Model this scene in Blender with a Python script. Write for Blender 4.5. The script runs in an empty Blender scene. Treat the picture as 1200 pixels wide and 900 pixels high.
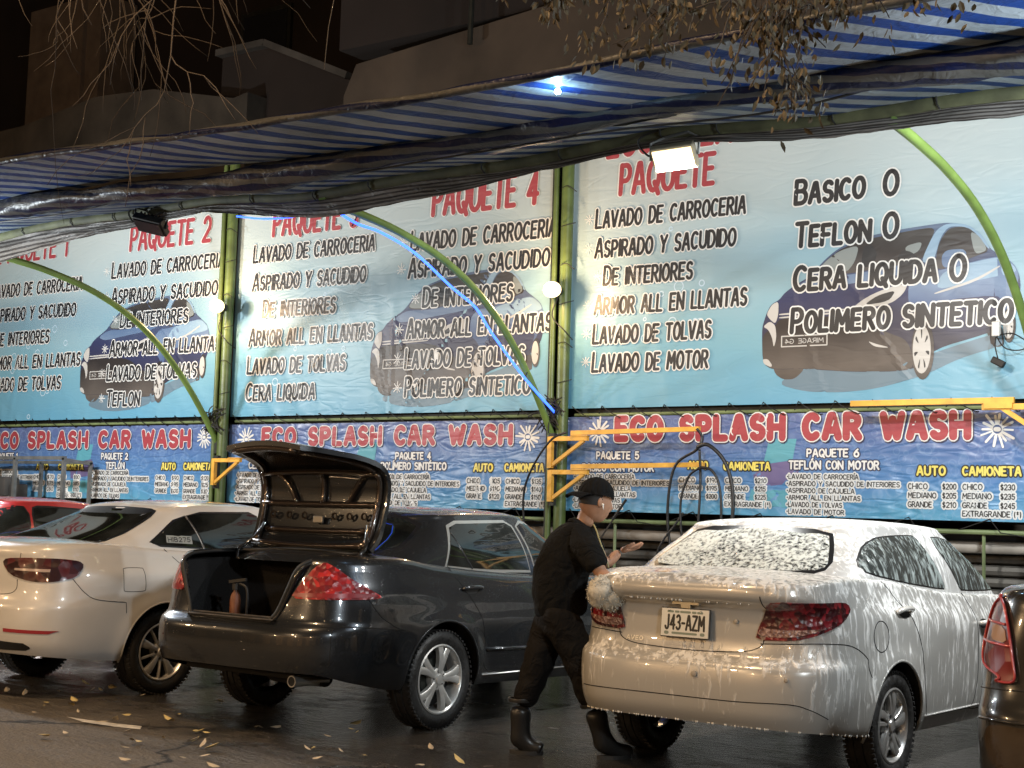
import bpy, bmesh, math, random
import numpy as np
from mathutils import Vector, Matrix, noise
from mathutils.bvhtree import BVHTree
from mathutils.geometry import delaunay_2d_cdt

SC = bpy.context.scene
COL = SC.collection
R_ = math.radians
random.seed(7)

# ------------------------------------------------------------------ camera
YAW, PIT, ROL = R_(35.6), R_(5.13), R_(1.70)
fw = Vector((-math.sin(YAW)*math.cos(PIT), math.cos(YAW)*math.cos(PIT), math.sin(PIT)))
r0 = Vector((math.cos(YAW), math.sin(YAW), 0)); u0 = r0.cross(fw)
cr = r0*math.cos(ROL) + u0*math.sin(ROL); cu = -r0*math.sin(ROL) + u0*math.cos(ROL)
cd = bpy.data.cameras.new("camera"); cam = bpy.data.objects.new("camera", cd); COL.objects.link(cam)
M = Matrix((cr, cu, -fw)).transposed().to_4x4(); M.translation = Vector((0, 0, 1.417))
cam.matrix_world = M
cd.sensor_width = 36; cd.sensor_fit = 'HORIZONTAL'; cd.lens = 1728/1200*36
cd.clip_start = 0.05; cd.clip_end = 600
SC.camera = cam

# ------------------------------------------------------------------ world, exposure
W = bpy.data.worlds.new("World"); SC.world = W; W.use_nodes = True
bg = W.node_tree.nodes["Background"]
bg.inputs[0].default_value = (0.016, 0.0105, 0.0075, 1); bg.inputs[1].default_value = 1.0
vs = SC.view_settings
vs.view_transform = 'Standard'; vs.look = 'None'; vs.exposure = 0.22; vs.gamma = 1.0
SC.render.film_transparent = False
SC.cycles.max_bounces = 6; SC.cycles.diffuse_bounces = 3; SC.cycles.glossy_bounces = 3
SC.cycles.transmission_bounces = 4; SC.cycles.caustics_reflective = False; SC.cycles.caustics_refractive = False
SC.cycles.sample_clamp_indirect = 6.0
SC.cycles.use_denoising = True

# ------------------------------------------------------------------ lights: lamps in view, lamps out of view, and unseen added ones
def lamp(name, typ, loc, energy, col, size=0.1, aim=None, spot=None):
    l = bpy.data.lights.new(name, typ); l.energy = energy; l.color = col
    if typ == 'AREA': l.size = size
    else: l.shadow_soft_size = size
    if spot: l.spot_size = R_(spot); l.spot_blend = 0.25
    o = bpy.data.objects.new(name, l); COL.objects.link(o); o.location = loc
    if aim is not None:
        o.rotation_euler = (Vector(aim) - Vector(loc)).to_track_quat('-Z', 'Y').to_euler()
    return o
WARM = (1.0, 0.66, 0.36); NEUT = (0.97, 0.985, 0.97); COOL = (0.86, 0.95, 1.0)
lamp("unseen_warm_light", 'POINT', (-8.5, -3.0, 4.6), 700, WARM, 0.22)
for x in (-16.0, -8.0, 0.0): lamp("unseen_warm_light", 'POINT', (x, -9.5, 4.2), 520, WARM, 0.16)  # unseen, added to brighten the shop front mirrored in the paint
lamp("unseen_warm_light", 'SPOT', (-6.5, 3.0, 8.0), 1500, WARM, 0.25, (-6.2, 5.6, 0), 105)  # unseen overhead light, added to brighten the ground but not the car rears
lamp("unseen_warm_light", 'POINT', (-17.0, 0.5, 4.2), 700, WARM, 0.22)
lamp("street_led_light", 'POINT', (3.2, 1.5, 4.2), 900, COOL, 0.2)
# floodlights that hang under the awning beam (one of them in view, the others beyond the frame)
lamp("flood_light", 'SPOT', (-5.12, 9.02, 3.86), 320, NEUT, 0.10, (-4.9, 12.4, 2.0), 172)
lamp("flood_light", 'SPOT', (-1.3, 9.1, 3.80), 540, NEUT, 0.12, (-2.4, 12.4, 2.0), 172)
lamp("under_tarp_light", 'POINT', (-1.5, 8.0, 3.55), 190, COOL, 0.08)  # unseen light added to brighten the right end of the tarp
lamp("under_tarp_light", 'POINT', (-13.2, 7.5, 3.2), 300, COOL, 0.08)  # unseen light added so the left tarp does not go dark
lamp("flood_light", 'SPOT', (-14.9, 9.1, 3.80), 540, NEUT, 0.12, (-13.6, 12.4, 2.0), 172)
# bulbs on the posts
lamp("bulb_light", 'POINT', (-13.36, 12.20, 3.87), 60, WARM, 0.06)
lamp("bulb_light", 'POINT', (-8.42, 12.20, 3.75), 60, WARM, 0.06)
lamp("under_tarp_light", 'POINT', (-5.05, 7.42, 4.00), 7, (0.45, 0.75, 1.0), 0.03)

# ------------------------------------------------------------------ helpers
def tag(o, label=None, cat=None, group=None, kind=None):
    if label: o["label"] = label
    if cat: o["category"] = cat
    if group: o["group"] = group
    if kind: o["kind"] = kind
    return o
def empty(name, loc=(0, 0, 0), rz=0, label=None, cat=None, group=None, parent=None):
    o = bpy.data.objects.new(name, None); COL.objects.link(o)
    o.location = loc; o.rotation_euler = (0, 0, rz); o.empty_display_size = 0.2
    if parent: o.parent = parent
    return tag(o, label, cat, group)

def crom(pts, n=6, closed=False):
    P = [Vector(p) for p in pts]; m = len(P); out = []
    if m < 3 and not closed: return P
    for i in range(m if closed else m-1):
        g = lambda k: P[k % m] if closed else P[min(max(k, 0), m-1)]
        a, b, c, d = g(i-1), g(i), g(i+1), g(i+2)
        for k in range(n):
            t = k/n
            out.append(0.5*((2*b) + (c-a)*t + (2*a-5*b+4*c-d)*t*t + (3*b-a-3*c+d)*t**3))
    if not closed: out.append(P[-1])
    return out

class MB:
    def __init__(s): s.v = []; s.f = []; s.m = []; s.uv = None
    def add(s, vs, fs, mi=0):
        b = len(s.v); s.v += [tuple(v) for v in vs]; s.f += [tuple(b+i for i in f) for f in fs]; s.m += [mi]*len(fs); return s
    def box(s, c, d, rot=None, mi=0, bev=0.0):
        x, y, z = d[0]/2, d[1]/2, d[2]/2
        if bev <= 0:
            P = [Vector((sx*x, sy*y, sz*z)) for sx in (-1, 1) for sy in (-1, 1) for sz in (-1, 1)]
            F = [(0, 1, 3, 2), (4, 6, 7, 5), (0, 4, 5, 1), (2, 3, 7, 6), (0, 2, 6, 4), (1, 5, 7, 3)]
        else:
            bm = bmesh.new(); bmesh.ops.create_cube(bm, size=1)
            for v in bm.verts: v.co = Vector((v.co.x*d[0], v.co.y*d[1], v.co.z*d[2]))
            bmesh.ops.bevel(bm, geom=bm.edges[:], offset=min(bev, 0.45*min(d)), segments=2, affect='EDGES', profile=0.5)
            bm.verts.index_update(); P = [v.co.copy() for v in bm.verts]; F = [[v.index for v in f.verts] for f in bm.faces]; bm.free()
        if rot is not None: P = [rot @ p for p in P]
        c = Vector(c); return s.add([p+c for p in P], F, mi)
    def bar(s, a, b, w, h, mi=0, bev=0.0, up=(0, 0, 1)):
        a, b = Vector(a), Vector(b); d = b-a; L = d.length; d.normalize()
        upv = Vector(up); 
        if abs(d.dot(upv)) > 0.98: upv = Vector((0, 1, 0))
        x = d.cross(upv).normalized(); z = x.cross(d)
        return s.box((a+b)/2, (w, L, h), Matrix((x, d, z)).transposed(), mi, bev)
    def tube(s, pts, r, n=8, mi=0, cap=True, closed=False):
        P = [Vector(p) for p in pts]; m = len(P); rr = r if isinstance(r, (list, tuple)) else [r]*m
        rings = []; prev = None
        for i in range(m):
            t = (P[(i+1) % m]-P[i-1]) if (closed or 0 < i < m-1) else (P[min(i+1, m-1)]-P[max(i-1, 0)])
            t.normalize()
            if prev is None:
                a = t.orthogonal().normalized()
            else:
                a = (prev - t*prev.dot(t))
                a = a.normalized() if a.length > 1e-6 else t.orthogonal().normalized()
            prev = a; b = t.cross(a)
            rings.append([P[i]+(a*math.cos(2*math.pi*k/n)+b*math.sin(2*math.pi*k/n))*rr[i] for k in range(n)])
        vs = [p for ring in rings for p in ring]; F = []
        for i in range(m if closed else m-1):
            j = (i+1) % m
            for k in range(n):
                l = (k+1) % n; F.append((i*n+k, i*n+l, j*n+l, j*n+k))
        if cap and not closed: F.append(tuple(range(n-1, -1, -1))); F.append(tuple((m-1)*n+k for k in range(n)))
        return s.add(vs, F, mi)
    def lathe(s, prof, n=32, mat=None, mi=0, closed=False):
        # prof: (radius, height) about local Z; mat: Matrix placing it
        mat = mat or Matrix(); m = len(prof); vs = []; F = []
        for (r, h) in prof:
            for k in range(n):
                a = 2*math.pi*k/n; vs.append(mat @ Vector((r*math.cos(a), r*math.sin(a), h)))
        for i in range(m if closed else m-1):
            j = (i+1) % m
            for k in range(n):
                l = (k+1) % n; F.append((i*n+k, i*n+l, j*n+l, j*n+k))
        return s.add(vs, F, mi)
    def grid(s, fn, nu, nv, mi=0):
        vs = [fn(i/nu, j/nv) for j in range(nv+1) for i in range(nu+1)]
        F = [(j*(nu+1)+i, j*(nu+1)+i+1, (j+1)*(nu+1)+i+1, (j+1)*(nu+1)+i) for j in range(nv) for i in range(nu)]
        return s.add(vs, F, mi)
    def ico(s, c, r, sub=2, sc=(1, 1, 1), mi=0, jit=0.0):
        bm = bmesh.new(); bmesh.ops.create_icosphere(bm, subdivisions=sub, radius=1)
        bm.verts.index_update(); c = Vector(c)
        P = [c+Vector((v.co.x*r*sc[0], v.co.y*r*sc[1], v.co.z*r*sc[2]))*(1+jit*noise.noise(v.co*2.3+c*7)) for v in bm.verts]
        F = [[v.index for v in f.verts] for f in bm.faces]; bm.free(); return s.add(P, F, mi)
    def build(s, name, mats, parent=None, smooth=False, loc=None, recalc=False):
        me = bpy.data.meshes.new(name); me.from_pydata(s.v, [], s.f)
        for m in (mats if isinstance(mats, (list, tuple)) else [mats]): me.materials.append(m)
        if len(s.m): me.polygons.foreach_set("material_index", s.m)
        if smooth: me.polygons.foreach_set("use_smooth", [True]*len(s.f))
        if recalc:
            bm = bmesh.new(); bm.from_mesh(me); bmesh.ops.recalc_face_normals(bm, faces=bm.faces); bm.to_mesh(me); bm.free()
        me.update()
        if smooth == 'auto': me.set_sharp_from_angle(angle=R_(35))
        o = bpy.data.objects.new(name, me); COL.objects.link(o)
        if parent: o.parent = parent
        if loc is not None: o.location = loc
        return o

# ------------------------------------------------------------------ materials
def newmat(name):
    m = bpy.data.materials.new(name); m.use_nodes = True
    return m, m.node_tree.nodes, m.node_tree.links, m.node_tree.nodes["Principled BSDF"]
def mat(name, col, rough=0.5, metal=0.0, coat=0.0, spec=0.5, noise_amt=0.0, nscale=6.0, bump=0.0, bscale=30.0, emit=None, estr=0.0, trans=0.0, coat_rough=0.05, rvar=0.0, sheen=0.0):
    m, N, L, b = newmat(name)
    b.inputs["Base Color"].default_value = (*col, 1); b.inputs["Roughness"].default_value = rough
    b.inputs["Metallic"].default_value = metal; b.inputs["Coat Weight"].default_value = coat
    b.inputs["Coat Roughness"].default_value = coat_rough; b.inputs["Specular IOR Level"].default_value = spec
    b.inputs["Transmission Weight"].default_value = trans; b.inputs["Sheen Weight"].default_value = sheen
    if emit: b.inputs["Emission Color"].default_value = (*emit, 1); b.inputs["Emission Strength"].default_value = estr
    tc = N.new("ShaderNodeTexCoord")
    if noise_amt > 0 or rvar > 0:
        n = N.new("ShaderNodeTexNoise"); n.inputs["Scale"].default_value = nscale; n.inputs["Detail"].default_value = 6
        L.new(tc.outputs["Object"], n.inputs["Vector"])
        if noise_amt > 0:
            r = N.new("ShaderNodeValToRGB"); e = r.color_ramp.elements
            e[0].position = 0.3; e[1].position = 0.7
            e[0].color = (*[max(0, c*(1-noise_amt)) for c in col], 1); e[1].color = (*[min(1, c*(1+noise_amt)) for c in col], 1)
            L.new(n.outputs["Fac"], r.inputs["Fac"]); L.new(r.outputs["Color"], b.inputs["Base Color"])
        if rvar > 0:
            mr = N.new("ShaderNodeMapRange"); mr.inputs["From Min"].default_value = 0.3; mr.inputs["From Max"].default_value = 0.7
            mr.inputs["To Min"].default_value = max(0.02, rough-rvar); mr.inputs["To Max"].default_value = min(1, rough+rvar)
            L.new(n.outputs["Fac"], mr.inputs["Value"]); L.new(mr.outputs["Result"], b.inputs["Roughness"])
    if bump > 0:
        n2 = N.new("ShaderNodeTexNoise"); n2.inputs["Scale"].default_value = bscale; n2.inputs["Detail"].default_value = 4
        L.new(tc.outputs["Object"], n2.inputs["Vector"])
        bp = N.new("ShaderNodeBump"); bp.inputs["Strength"].default_value = bump; bp.inputs["Distance"].default_value = 0.02
        L.new(n2.outputs["Fac"], bp.inputs["Height"]); L.new(bp.outputs["Normal"], b.inputs["Normal"])
    return m

BLACK = mat("black_rubber", (0.012, 0.012, 0.012), 0.6)
TRIM = mat("black_trim", (0.010, 0.010, 0.011), 0.3, spec=0.5)
CHROME = mat("chrome_trim", (0.66, 0.65, 0.62), 0.32, 0.9)
ALLOY = mat("alloy_wheel", (0.66, 0.65, 0.62), 0.34, 0.7, noise_amt=0.12, nscale=14, coat=0.3)
TYRE = mat("tyre_rubber", (0.016, 0.0155, 0.015), 0.5, rvar=0.22, nscale=22, bump=0.25, bscale=60)
DARK = mat("dark_underside", (0.006, 0.006, 0.006), 0.85)
GREEN = mat("green_painted_steel", (0.085, 0.125, 0.035), 0.38, noise_amt=0.30, nscale=5, bump=0.08, bscale=18, spec=0.5)
GREENB = mat("bright_green_arch_paint", (0.15, 0.235, 0.06), 0.34, noise_amt=0.22, nscale=5)
YELLOW = mat("yellow_painted_steel", (0.72, 0.38, 0.05), 0.45, noise_amt=0.22, nscale=9)
DSTEEL = mat("dark_steel", (0.022, 0.024, 0.020), 0.5, 0.3, noise_amt=0.3, nscale=7)
ROPE = mat("black_cord", (0.008, 0.008, 0.008), 0.6)
GREY = mat("grey_steel", (0.20, 0.21, 0.21), 0.45, 0.5, noise_amt=0.25, nscale=8)

def ground_mat():
    m, N, L, b = newmat("wet_asphalt")
    tc = N.new("ShaderNodeTexCoord")
    def nz(sc, det=8, rough=0.6, mapping=None):
        n = N.new("ShaderNodeTexNoise"); n.inputs["Scale"].default_value = sc; n.inputs["Detail"].default_value = det; n.inputs["Roughness"].default_value = rough
        if mapping:
            mp = N.new("ShaderNodeMapping"); mp.inputs["Scale"].default_value = mapping; L.new(tc.outputs["Object"], mp.inputs["Vector"]); L.new(mp.outputs["Vector"], n.inputs["Vector"])
        else: L.new(tc.outputs["Object"], n.inputs["Vector"])
        return n
    def math_(op, a, c=None, v=0.0, clamp=False):
        q = N.new("ShaderNodeMath"); q.operation = op; q.use_clamp = clamp; L.new(a, q.inputs[0])
        if c is not None: L.new(c, q.inputs[1])
        else: q.inputs[1].default_value = v
        return q.outputs[0]
    sep = N.new("ShaderNodeSeparateXYZ"); L.new(tc.outputs["Object"], sep.inputs[0])
    big = nz(0.55, 5); mid = nz(3.0, 8, 0.65, (1.0, 1.8, 1)); fine = nz(62, 6, 0.75)
    # how dry: the street side in front of the bay rear line is drier
    mr = N.new("ShaderNodeMapRange"); mr.inputs["From Min"].default_value = 7.5; mr.inputs["From Max"].default_value = 5.6
    yv = math_('ADD', sep.outputs["Y"], math_('MULTIPLY', sep.outputs["X"], v=0.30)); 
    yv2 = math_('ADD', yv, v=2.45)
    L.new(yv2, mr.inputs["Value"])
    dry0 = math_('ADD', mr.outputs["Result"], math_('MULTIPLY', math_('SUBTRACT', big.outputs["Fac"], v=0.5), v=1.3))
    dry = math_('ADD', dry0, math_('MULTIPLY', math_('SUBTRACT', mid.outputs["Fac"], v=0.5), v=1.2), clamp=True)
    cr_ = N.new("ShaderNodeValToRGB"); e = cr_.color_ramp.elements
    e[0].color = (0.030, 0.027, 0.024, 1); e[0].position = 0.05; e[1].color = (0.155, 0.138, 0.118, 1); e[1].position = 0.85
    L.new(dry, cr_.inputs["Fac"])
    mx = N.new("ShaderNodeMixRGB"); mx.blend_type = 'MULTIPLY'; mx.inputs[0].default_value = 0.75
    fr = N.new("ShaderNodeValToRGB"); fr.color_ramp.elements[0].position = 0.34; fr.color_ramp.elements[1].position = 0.66
    fr.color_ramp.elements[0].color = (0.22, 0.21, 0.20, 1); fr.color_ramp.elements[1].color = (1.7, 1.7, 1.65, 1)
    L.new(fine.outputs["Fac"], fr.inputs["Fac"]); L.new(cr_.outputs["Color"], mx.inputs[1]); L.new(fr.outputs["Color"], mx.inputs[2])
    # cracks
    vo = N.new("ShaderNodeTexVoronoi"); vo.feature = 'DISTANCE_TO_EDGE'; vo.inputs["Scale"].default_value = 0.42
    wn = nz(2.5, 4); vm = N.new("ShaderNodeVectorMath"); vm.operation = 'MULTIPLY_ADD'
    L.new(wn.outputs["Color"], vm.inputs[0]); vm.inputs[1].default_value = (0.55, 0.55, 0); L.new(tc.outputs["Object"], vm.inputs[2]); L.new(vm.outputs[0], vo.inputs["Vector"])
    ck = N.new("ShaderNodeMapRange"); ck.inputs["From Min"].default_value = 0.004; ck.inputs["From Max"].default_value = 0.018; L.new(vo.outputs["Distance"], ck.inputs["Value"])
    mx2 = N.new("ShaderNodeMixRGB"); L.new(ck.outputs["Result"], mx2.inputs[0]); mx2.inputs[1].default_value = (0.012, 0.011, 0.010, 1); L.new(mx.outputs["Color"], mx2.inputs[2])
    L.new(mx2.outputs["Color"], b.inputs["Base Color"])
    rr = N.new("ShaderNodeMapRange"); rr.inputs["To Min"].default_value = 0.13; rr.inputs["To Max"].default_value = 0.85; L.new(dry, rr.inputs["Value"])
    L.new(math_('ADD', rr.outputs["Result"], math_('MULTIPLY', math_('SUBTRACT', fine.outputs["Fac"], v=0.5), v=0.35)), b.inputs["Roughness"])
    bp = N.new("ShaderNodeBump"); bp.inputs["Strength"].default_value = 1.0; bp.inputs["Distance"].default_value = 0.028
    rip = nz(14, 4, 0.6, (1.0, 1.6, 1)); hsum = math_('ADD', math_('ADD', math_('MULTIPLY', fine.outputs["Fac"], v=0.40), math_('MULTIPLY', mid.outputs["Fac"], v=1.6)), math_('MULTIPLY', rip.outputs["Fac"], v=1.5))
    L.new(hsum, bp.inputs["Height"]); L.new(bp.outputs["Normal"], b.inputs["Normal"])
    return m

# ------------------------------------------------------------------ ground
mb = MB(); mb.grid(lambda u, v: (-70+140*u, -25+95*v, 0), 8, 8)
tag(mb.build("ground", ground_mat()), kind='structure')
LINE = mat("worn_white_road_paint", (0.62, 0.60, 0.55), 0.6, noise_amt=0.35, nscale=16)
mb = MB(); ln = [(-8.15, 6.42), (-7.95, 6.43), (-7.7, 6.455), (-7.5, 6.50), (-7.40, 6.40), (-7.6, 6.36), (-7.9, 6.35)]
mb.add([(x, y, 0.004) for x, y in ln], [tuple(range(len(ln)-1, -1, -1))])
tag(mb.build("road_marking", LINE), kind='structure')
# ------------------------------------------------------------------ rear fence below the banners, buildings behind
YW = 12.8
SLAT = mat("grimy_corrugated_steel", (0.10, 0.095, 0.085), 0.5, 0.35, noise_amt=0.45, nscale=3.5, rvar=0.15, bump=0.1, bscale=25)
WALLC = mat("dark_wall_plaster", (0.05, 0.045, 0.04), 0.9, noise_amt=0.4, nscale=2)
def corrugated(x0, x1, name, label):
    r = empty(name, ((x0+x1)/2, YW+0.35, 0), 0, label, "fence", "steel fence sections behind the parking bays")
    mb = MB(); n = 12
    for k in range(n):
        z = 0.12+k*0.105
        mb.tube([((x0-(x0+x1)/2)+0.03, -0.02*(k % 2), z), ((x1-(x0+x1)/2)-0.03, -0.02*(k % 2), z)], 0.048, 8)
    mb.build("slat_panel", SLAT, r, smooth='auto')
    mb = MB(); w = (x1-x0)/2
    mb.box((0, 0.08, 0.7), (2*w-0.02, 0.04, 1.36)); mb.build("backing_sheet", DARK, r)
    mb = MB(); mb.box((0, -0.14, 0.36), (2*w-.02, .12, .72), bev=.02); mb.build("reflector_strip", mat("pale_reflector", (0.42, 0.42, 0.40), 0.7, noise_amt=.35, nscale=3), r)  # unseen pale strip, added so the wet ground mirrors it as glints
    mb = MB(); mb.tube([(-w, -0.16, 1.27), (0, -0.18, 1.255), (w, -0.15, 1.27)], 0.052, 12)
    mb.build("grey_pipe", mat("pale_dusty_pipe", (0.33, 0.30, 0.26), 0.55, noise_amt=0.25, nscale=4), r, smooth=True)
corrugated(-18.4, -13.55, "steel_fence", "dark slatted steel fence below the banners at the far left bay")
corrugated(-13.45, -8.55, "steel_fence", "dark slatted steel fence behind the grey sedan with open trunk")
corrugated(-8.45, -3.4, "steel_fence", "dark slatted steel fence behind the washer and the foamy sedan")

PL_TAN = mat("stained_tan_plaster", (0.058, 0.043, 0.031), 0.95, noise_amt=0.4, nscale=0.9, bump=0.25, bscale=6)
PL_BRN = mat("dark_brown_plaster", (0.016, 0.011, 0.0095), 0.95, noise_amt=0.3, nscale=0.7)
CONC = mat("stained_concrete", (0.045, 0.038, 0.030), 0.95, noise_amt=0.55, nscale=1.3, bump=0.3, bscale=5)
PILA = mat("grey_brown_render", (0.15, 0.115, 0.09), 0.9, noise_amt=0.2, nscale=3)
def prism_xz(pts, y0, y1):
    # outline in XZ given a real depth from y0 to y1
    n = len(pts); mb = MB()
    mb.add([(x, y0, z) for x, z in pts]+[(x, y1, z) for x, z in pts],
           [tuple(range(n))]+[tuple(range(2*n-1, n-1, -1))]+[(i, n+i, n+(i+1) % n, (i+1) % n) for i in range(n)])
    return mb
# tall dark building that fills the background
b = empty("brown_building", (-20, 22, 0), 0, "tall dark brown building behind the car wash canopy", "building")
mb = MB(); mb.box((3, 2, 9), (44, 4, 18)); mb.build("wall", PL_BRN, b)
for x in (-9, -2.5, 4, 11):
    mb = MB(); mb.box((x, -0.02, 11.2), (1.5, 0.12, 1.9)); w = mb.build("window", DSTEEL, b)
    mb = MB(); mb.box((x, -0.06, 11.2), (1.3, 0.06, 1.7)); mb.build("pane", mat("dark_window_glass", (0.01, 0.012, 0.015), 0.1), w)
mb = MB(); mb.box((-8.05, -0.55, 6.5), (2.6, 1.0, 13.0)); mb.build("pilaster", PILA, b)
mb = MB(); mb.box((-7.3, -1.1, 6.5), (0.12, 0.12, 13.0)); mb.build("drain_pipe", PILA, b)
# low stained concrete parapet at the left
b = empty("concrete_parapet_building", (-21, 15, 0), 0, "low flat roofed building with a stained concrete parapet at left", "building")
mb = prism_xz([(-5, 0), (5.3, 0), (5.3, 7.55), (5.0, 7.50), (3.2, 7.9), (1.8, 7.98), (0.0, 7.75), (-5, 7.6)], 0, 3.6); mb.build("wall", CONC, b)
mb = MB(); mb.box((0, 1.5, 7.2), (9.6, 0.3, 1.3)); mb.build("roof", WALLC, b)
# small gabled block
b = empty("gabled_shed", (-15.0, 15.4, 0), 0, "small brown plaster block with sloping top behind the awning", "building")
mb = prism_xz([(-1.7, 0), (1.9, 0), (1.9, 7.75), (0.9, 7.6), (-0.7, 8.35), (-1.7, 8.35)], 0, 2.6); mb.build("wall", PL_BRN, b)
mb = MB(); mb.bar((-1.72, -0.04, 8.38), (-0.7, -0.04, 8.38), 0.2, 0.1); mb.bar((-0.7, -0.04, 8.38), (1.0, -0.04, 7.62), 0.2, 0.1); mb.build("roof_edge", WALLC, b)
# tan plaster block
b = empty("tan_building", (-8.0, 14.2, 0), 0, "tan plaster building with a low rooftop parapet behind the leafy branches", "building")
mb = prism_xz([(-5.05, 0), (7.5, 0), (7.5, 8.2), (-1.0, 7.62), (-4.85, 7.3), (-5.05, 6.9)], 0, 4.5); mb.build("wall", PL_TAN, b)
mb = MB(); mb.box((1.2, 0.4, 8.9), (13, 0.5, 2.6)); mb.build("upper_wall", PL_BRN, b)
for x in (-2.0, 0.4, 2.6): 
    mb = MB(); mb.box((x, -0.01, 5.9), (0.02, 0.03, 1.0)); 
mb = MB(); mb.tube([(-2.85, -0.15, 7.2), (-2.8, -0.15, 10.5)], 0.035, 8); mb.build("downpipe", DSTEEL, b)
t = empty("rooftop_pole", (-10.35, 14.6, 7.3), 0, "pale grey pole standing on the tan building's roof edge", "pole")
mb = MB(); mb.tube([(0, 0, 0), (0.05, 0, 3.2)], 0.10, 10); mb.build("shaft", GREY, t, smooth='auto')
mb = MB(); mb.box((0.0, 0, 0.02), (0.3, 0.3, 0.05)); mb.build("base_plate", GREY, t)

# street front across the road: it only shows mirrored in the car paint
b = empty("street_facade", (-8, -13, 0), 0, "low plaster shop front across the road, mirrored in the cars' paint", "building")
mb = MB(); mb.box((0, 0, 2.6), (46, .4, 5.2)); mb.build("wall", mat("ochre_plaster", (0.42, 0.30, 0.19), .9, noise_amt=.3, nscale=.6), b)
for k in range(9):
    x = -20+k*5.0; mb = MB(); mb.box((x, .22, 1.5), (2.2, .06, 2.9)); d_ = mb.build("shutter", mat("grey_shutter", (.16, .15, .14), .6), b)
    mb = MB(); mb.box((x+2.4, .22, 3.6), (1.1, .06, 1.2)); mb.build("window", DSTEEL, b)
# ------------------------------------------------------------------ posts and rails
BOLT = DSTEEL
def post(x, label):
    r = empty("green_post", (x, YW-0.12, 0), 0, label, "post", "green steel posts between the banners")
    mb = MB(); mb.tube([(0.07, 0, 0), (0.07, 0, 5.7)], 0.064, 18); mb.build("main_tube", GREEN, r, smooth='auto')
    mb = MB(); mb.tube([(-0.06, -0.02, 0), (-0.06, -0.02, 5.7)], 0.030, 12); mb.build("slim_tube", GREEN, r, smooth='auto')
    mb = MB(); mb.box((-0.12, 0.06, 2.85), (0.05, 0.06, 5.7)); mb.build("black_channel", DSTEEL, r)
    mb = MB(); mb.box((0.0, 0, 0.012), (0.42, 0.34, 0.024)); mb.build("base_plate", DSTEEL, r)
    for k in range(7): 
        z = 2.8+k*0.41; s = (-1)**k; mb = MB()
        mb.tube(crom([(0.06, -0.09, z), (0.13, -0.085, z+0.015), (0.19, -0.02, z+0.04*s)], 4), 0.005, 6); mb.build("cable_tie", ROPE, r)
    mb = MB(); 
    for k in range(26):
        a = random.uniform(0, 6.28); c = Vector((random.uniform(-.12, .13), -0.10, 2.50+random.uniform(-.13, .10)))
        d = Vector((math.cos(a), -0.3, math.sin(a)))*random.uniform(.06, .15)
        mb.tube(crom([c-d, c+Vector((0, -.03, .02)), c+d], 4), 0.007, 5)
    mb.build("wire_knot", ROPE, r)
    return r
post(-13.5, "green post at the left bay behind the white sedan and red car")
post(-8.5, "green post in the middle beside the washer's head")
post(-3.5, "green post at the right end of the large right banner")
RAILG = mat("dull_green_rail", (0.17, 0.22, 0.10), 0.5, noise_amt=0.3, nscale=4)
for (x0, x1, lb) in ((-18.5, -13.62, "left bay"), (-13.36, -8.62, "middle bay"), (-8.36, -3.62, "right bay")):
    r = empty("banner_rail", ((x0+x1)/2, YW+0.02, 0), 0, "pair of thin green rails holding the banners of the "+lb, "rail", "horizontal rails between the posts")
    h = (x1-x0)/2
    mb = MB(); mb.tube([(-h, 0, 2.485), (h, 0, 2.485)], 0.018, 8); mb.build("upper_rail", RAILG, r, smooth='auto')
    mb = MB(); mb.tube([(-h, 0.0, 1.40), (h, 0.0, 1.40)], 0.022, 8)
    for k in range(5):
        x = -h+0.5+k*(2*h-1)/4; mb.tube([(x, 0.03, 1.40), (x, 0.03, 0.0)], 0.016, 6)
    mb.build("lower_rail", RAILG, r, smooth='auto')
    mb = MB(); mb.box((0, 0.07, 2.50), (2*h, 0.03, 0.13)); mb.build("dark_backing_bar", DSTEEL, r)
    mb = MB(); mb.box((0, 0.16, 4.1), (2*h, 0.03, 3.0)); mb.box((0, 0.16, 1.95), (2*h, 0.02, 0.95)); mb.build("backing_sheet", DARK, r)

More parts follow.
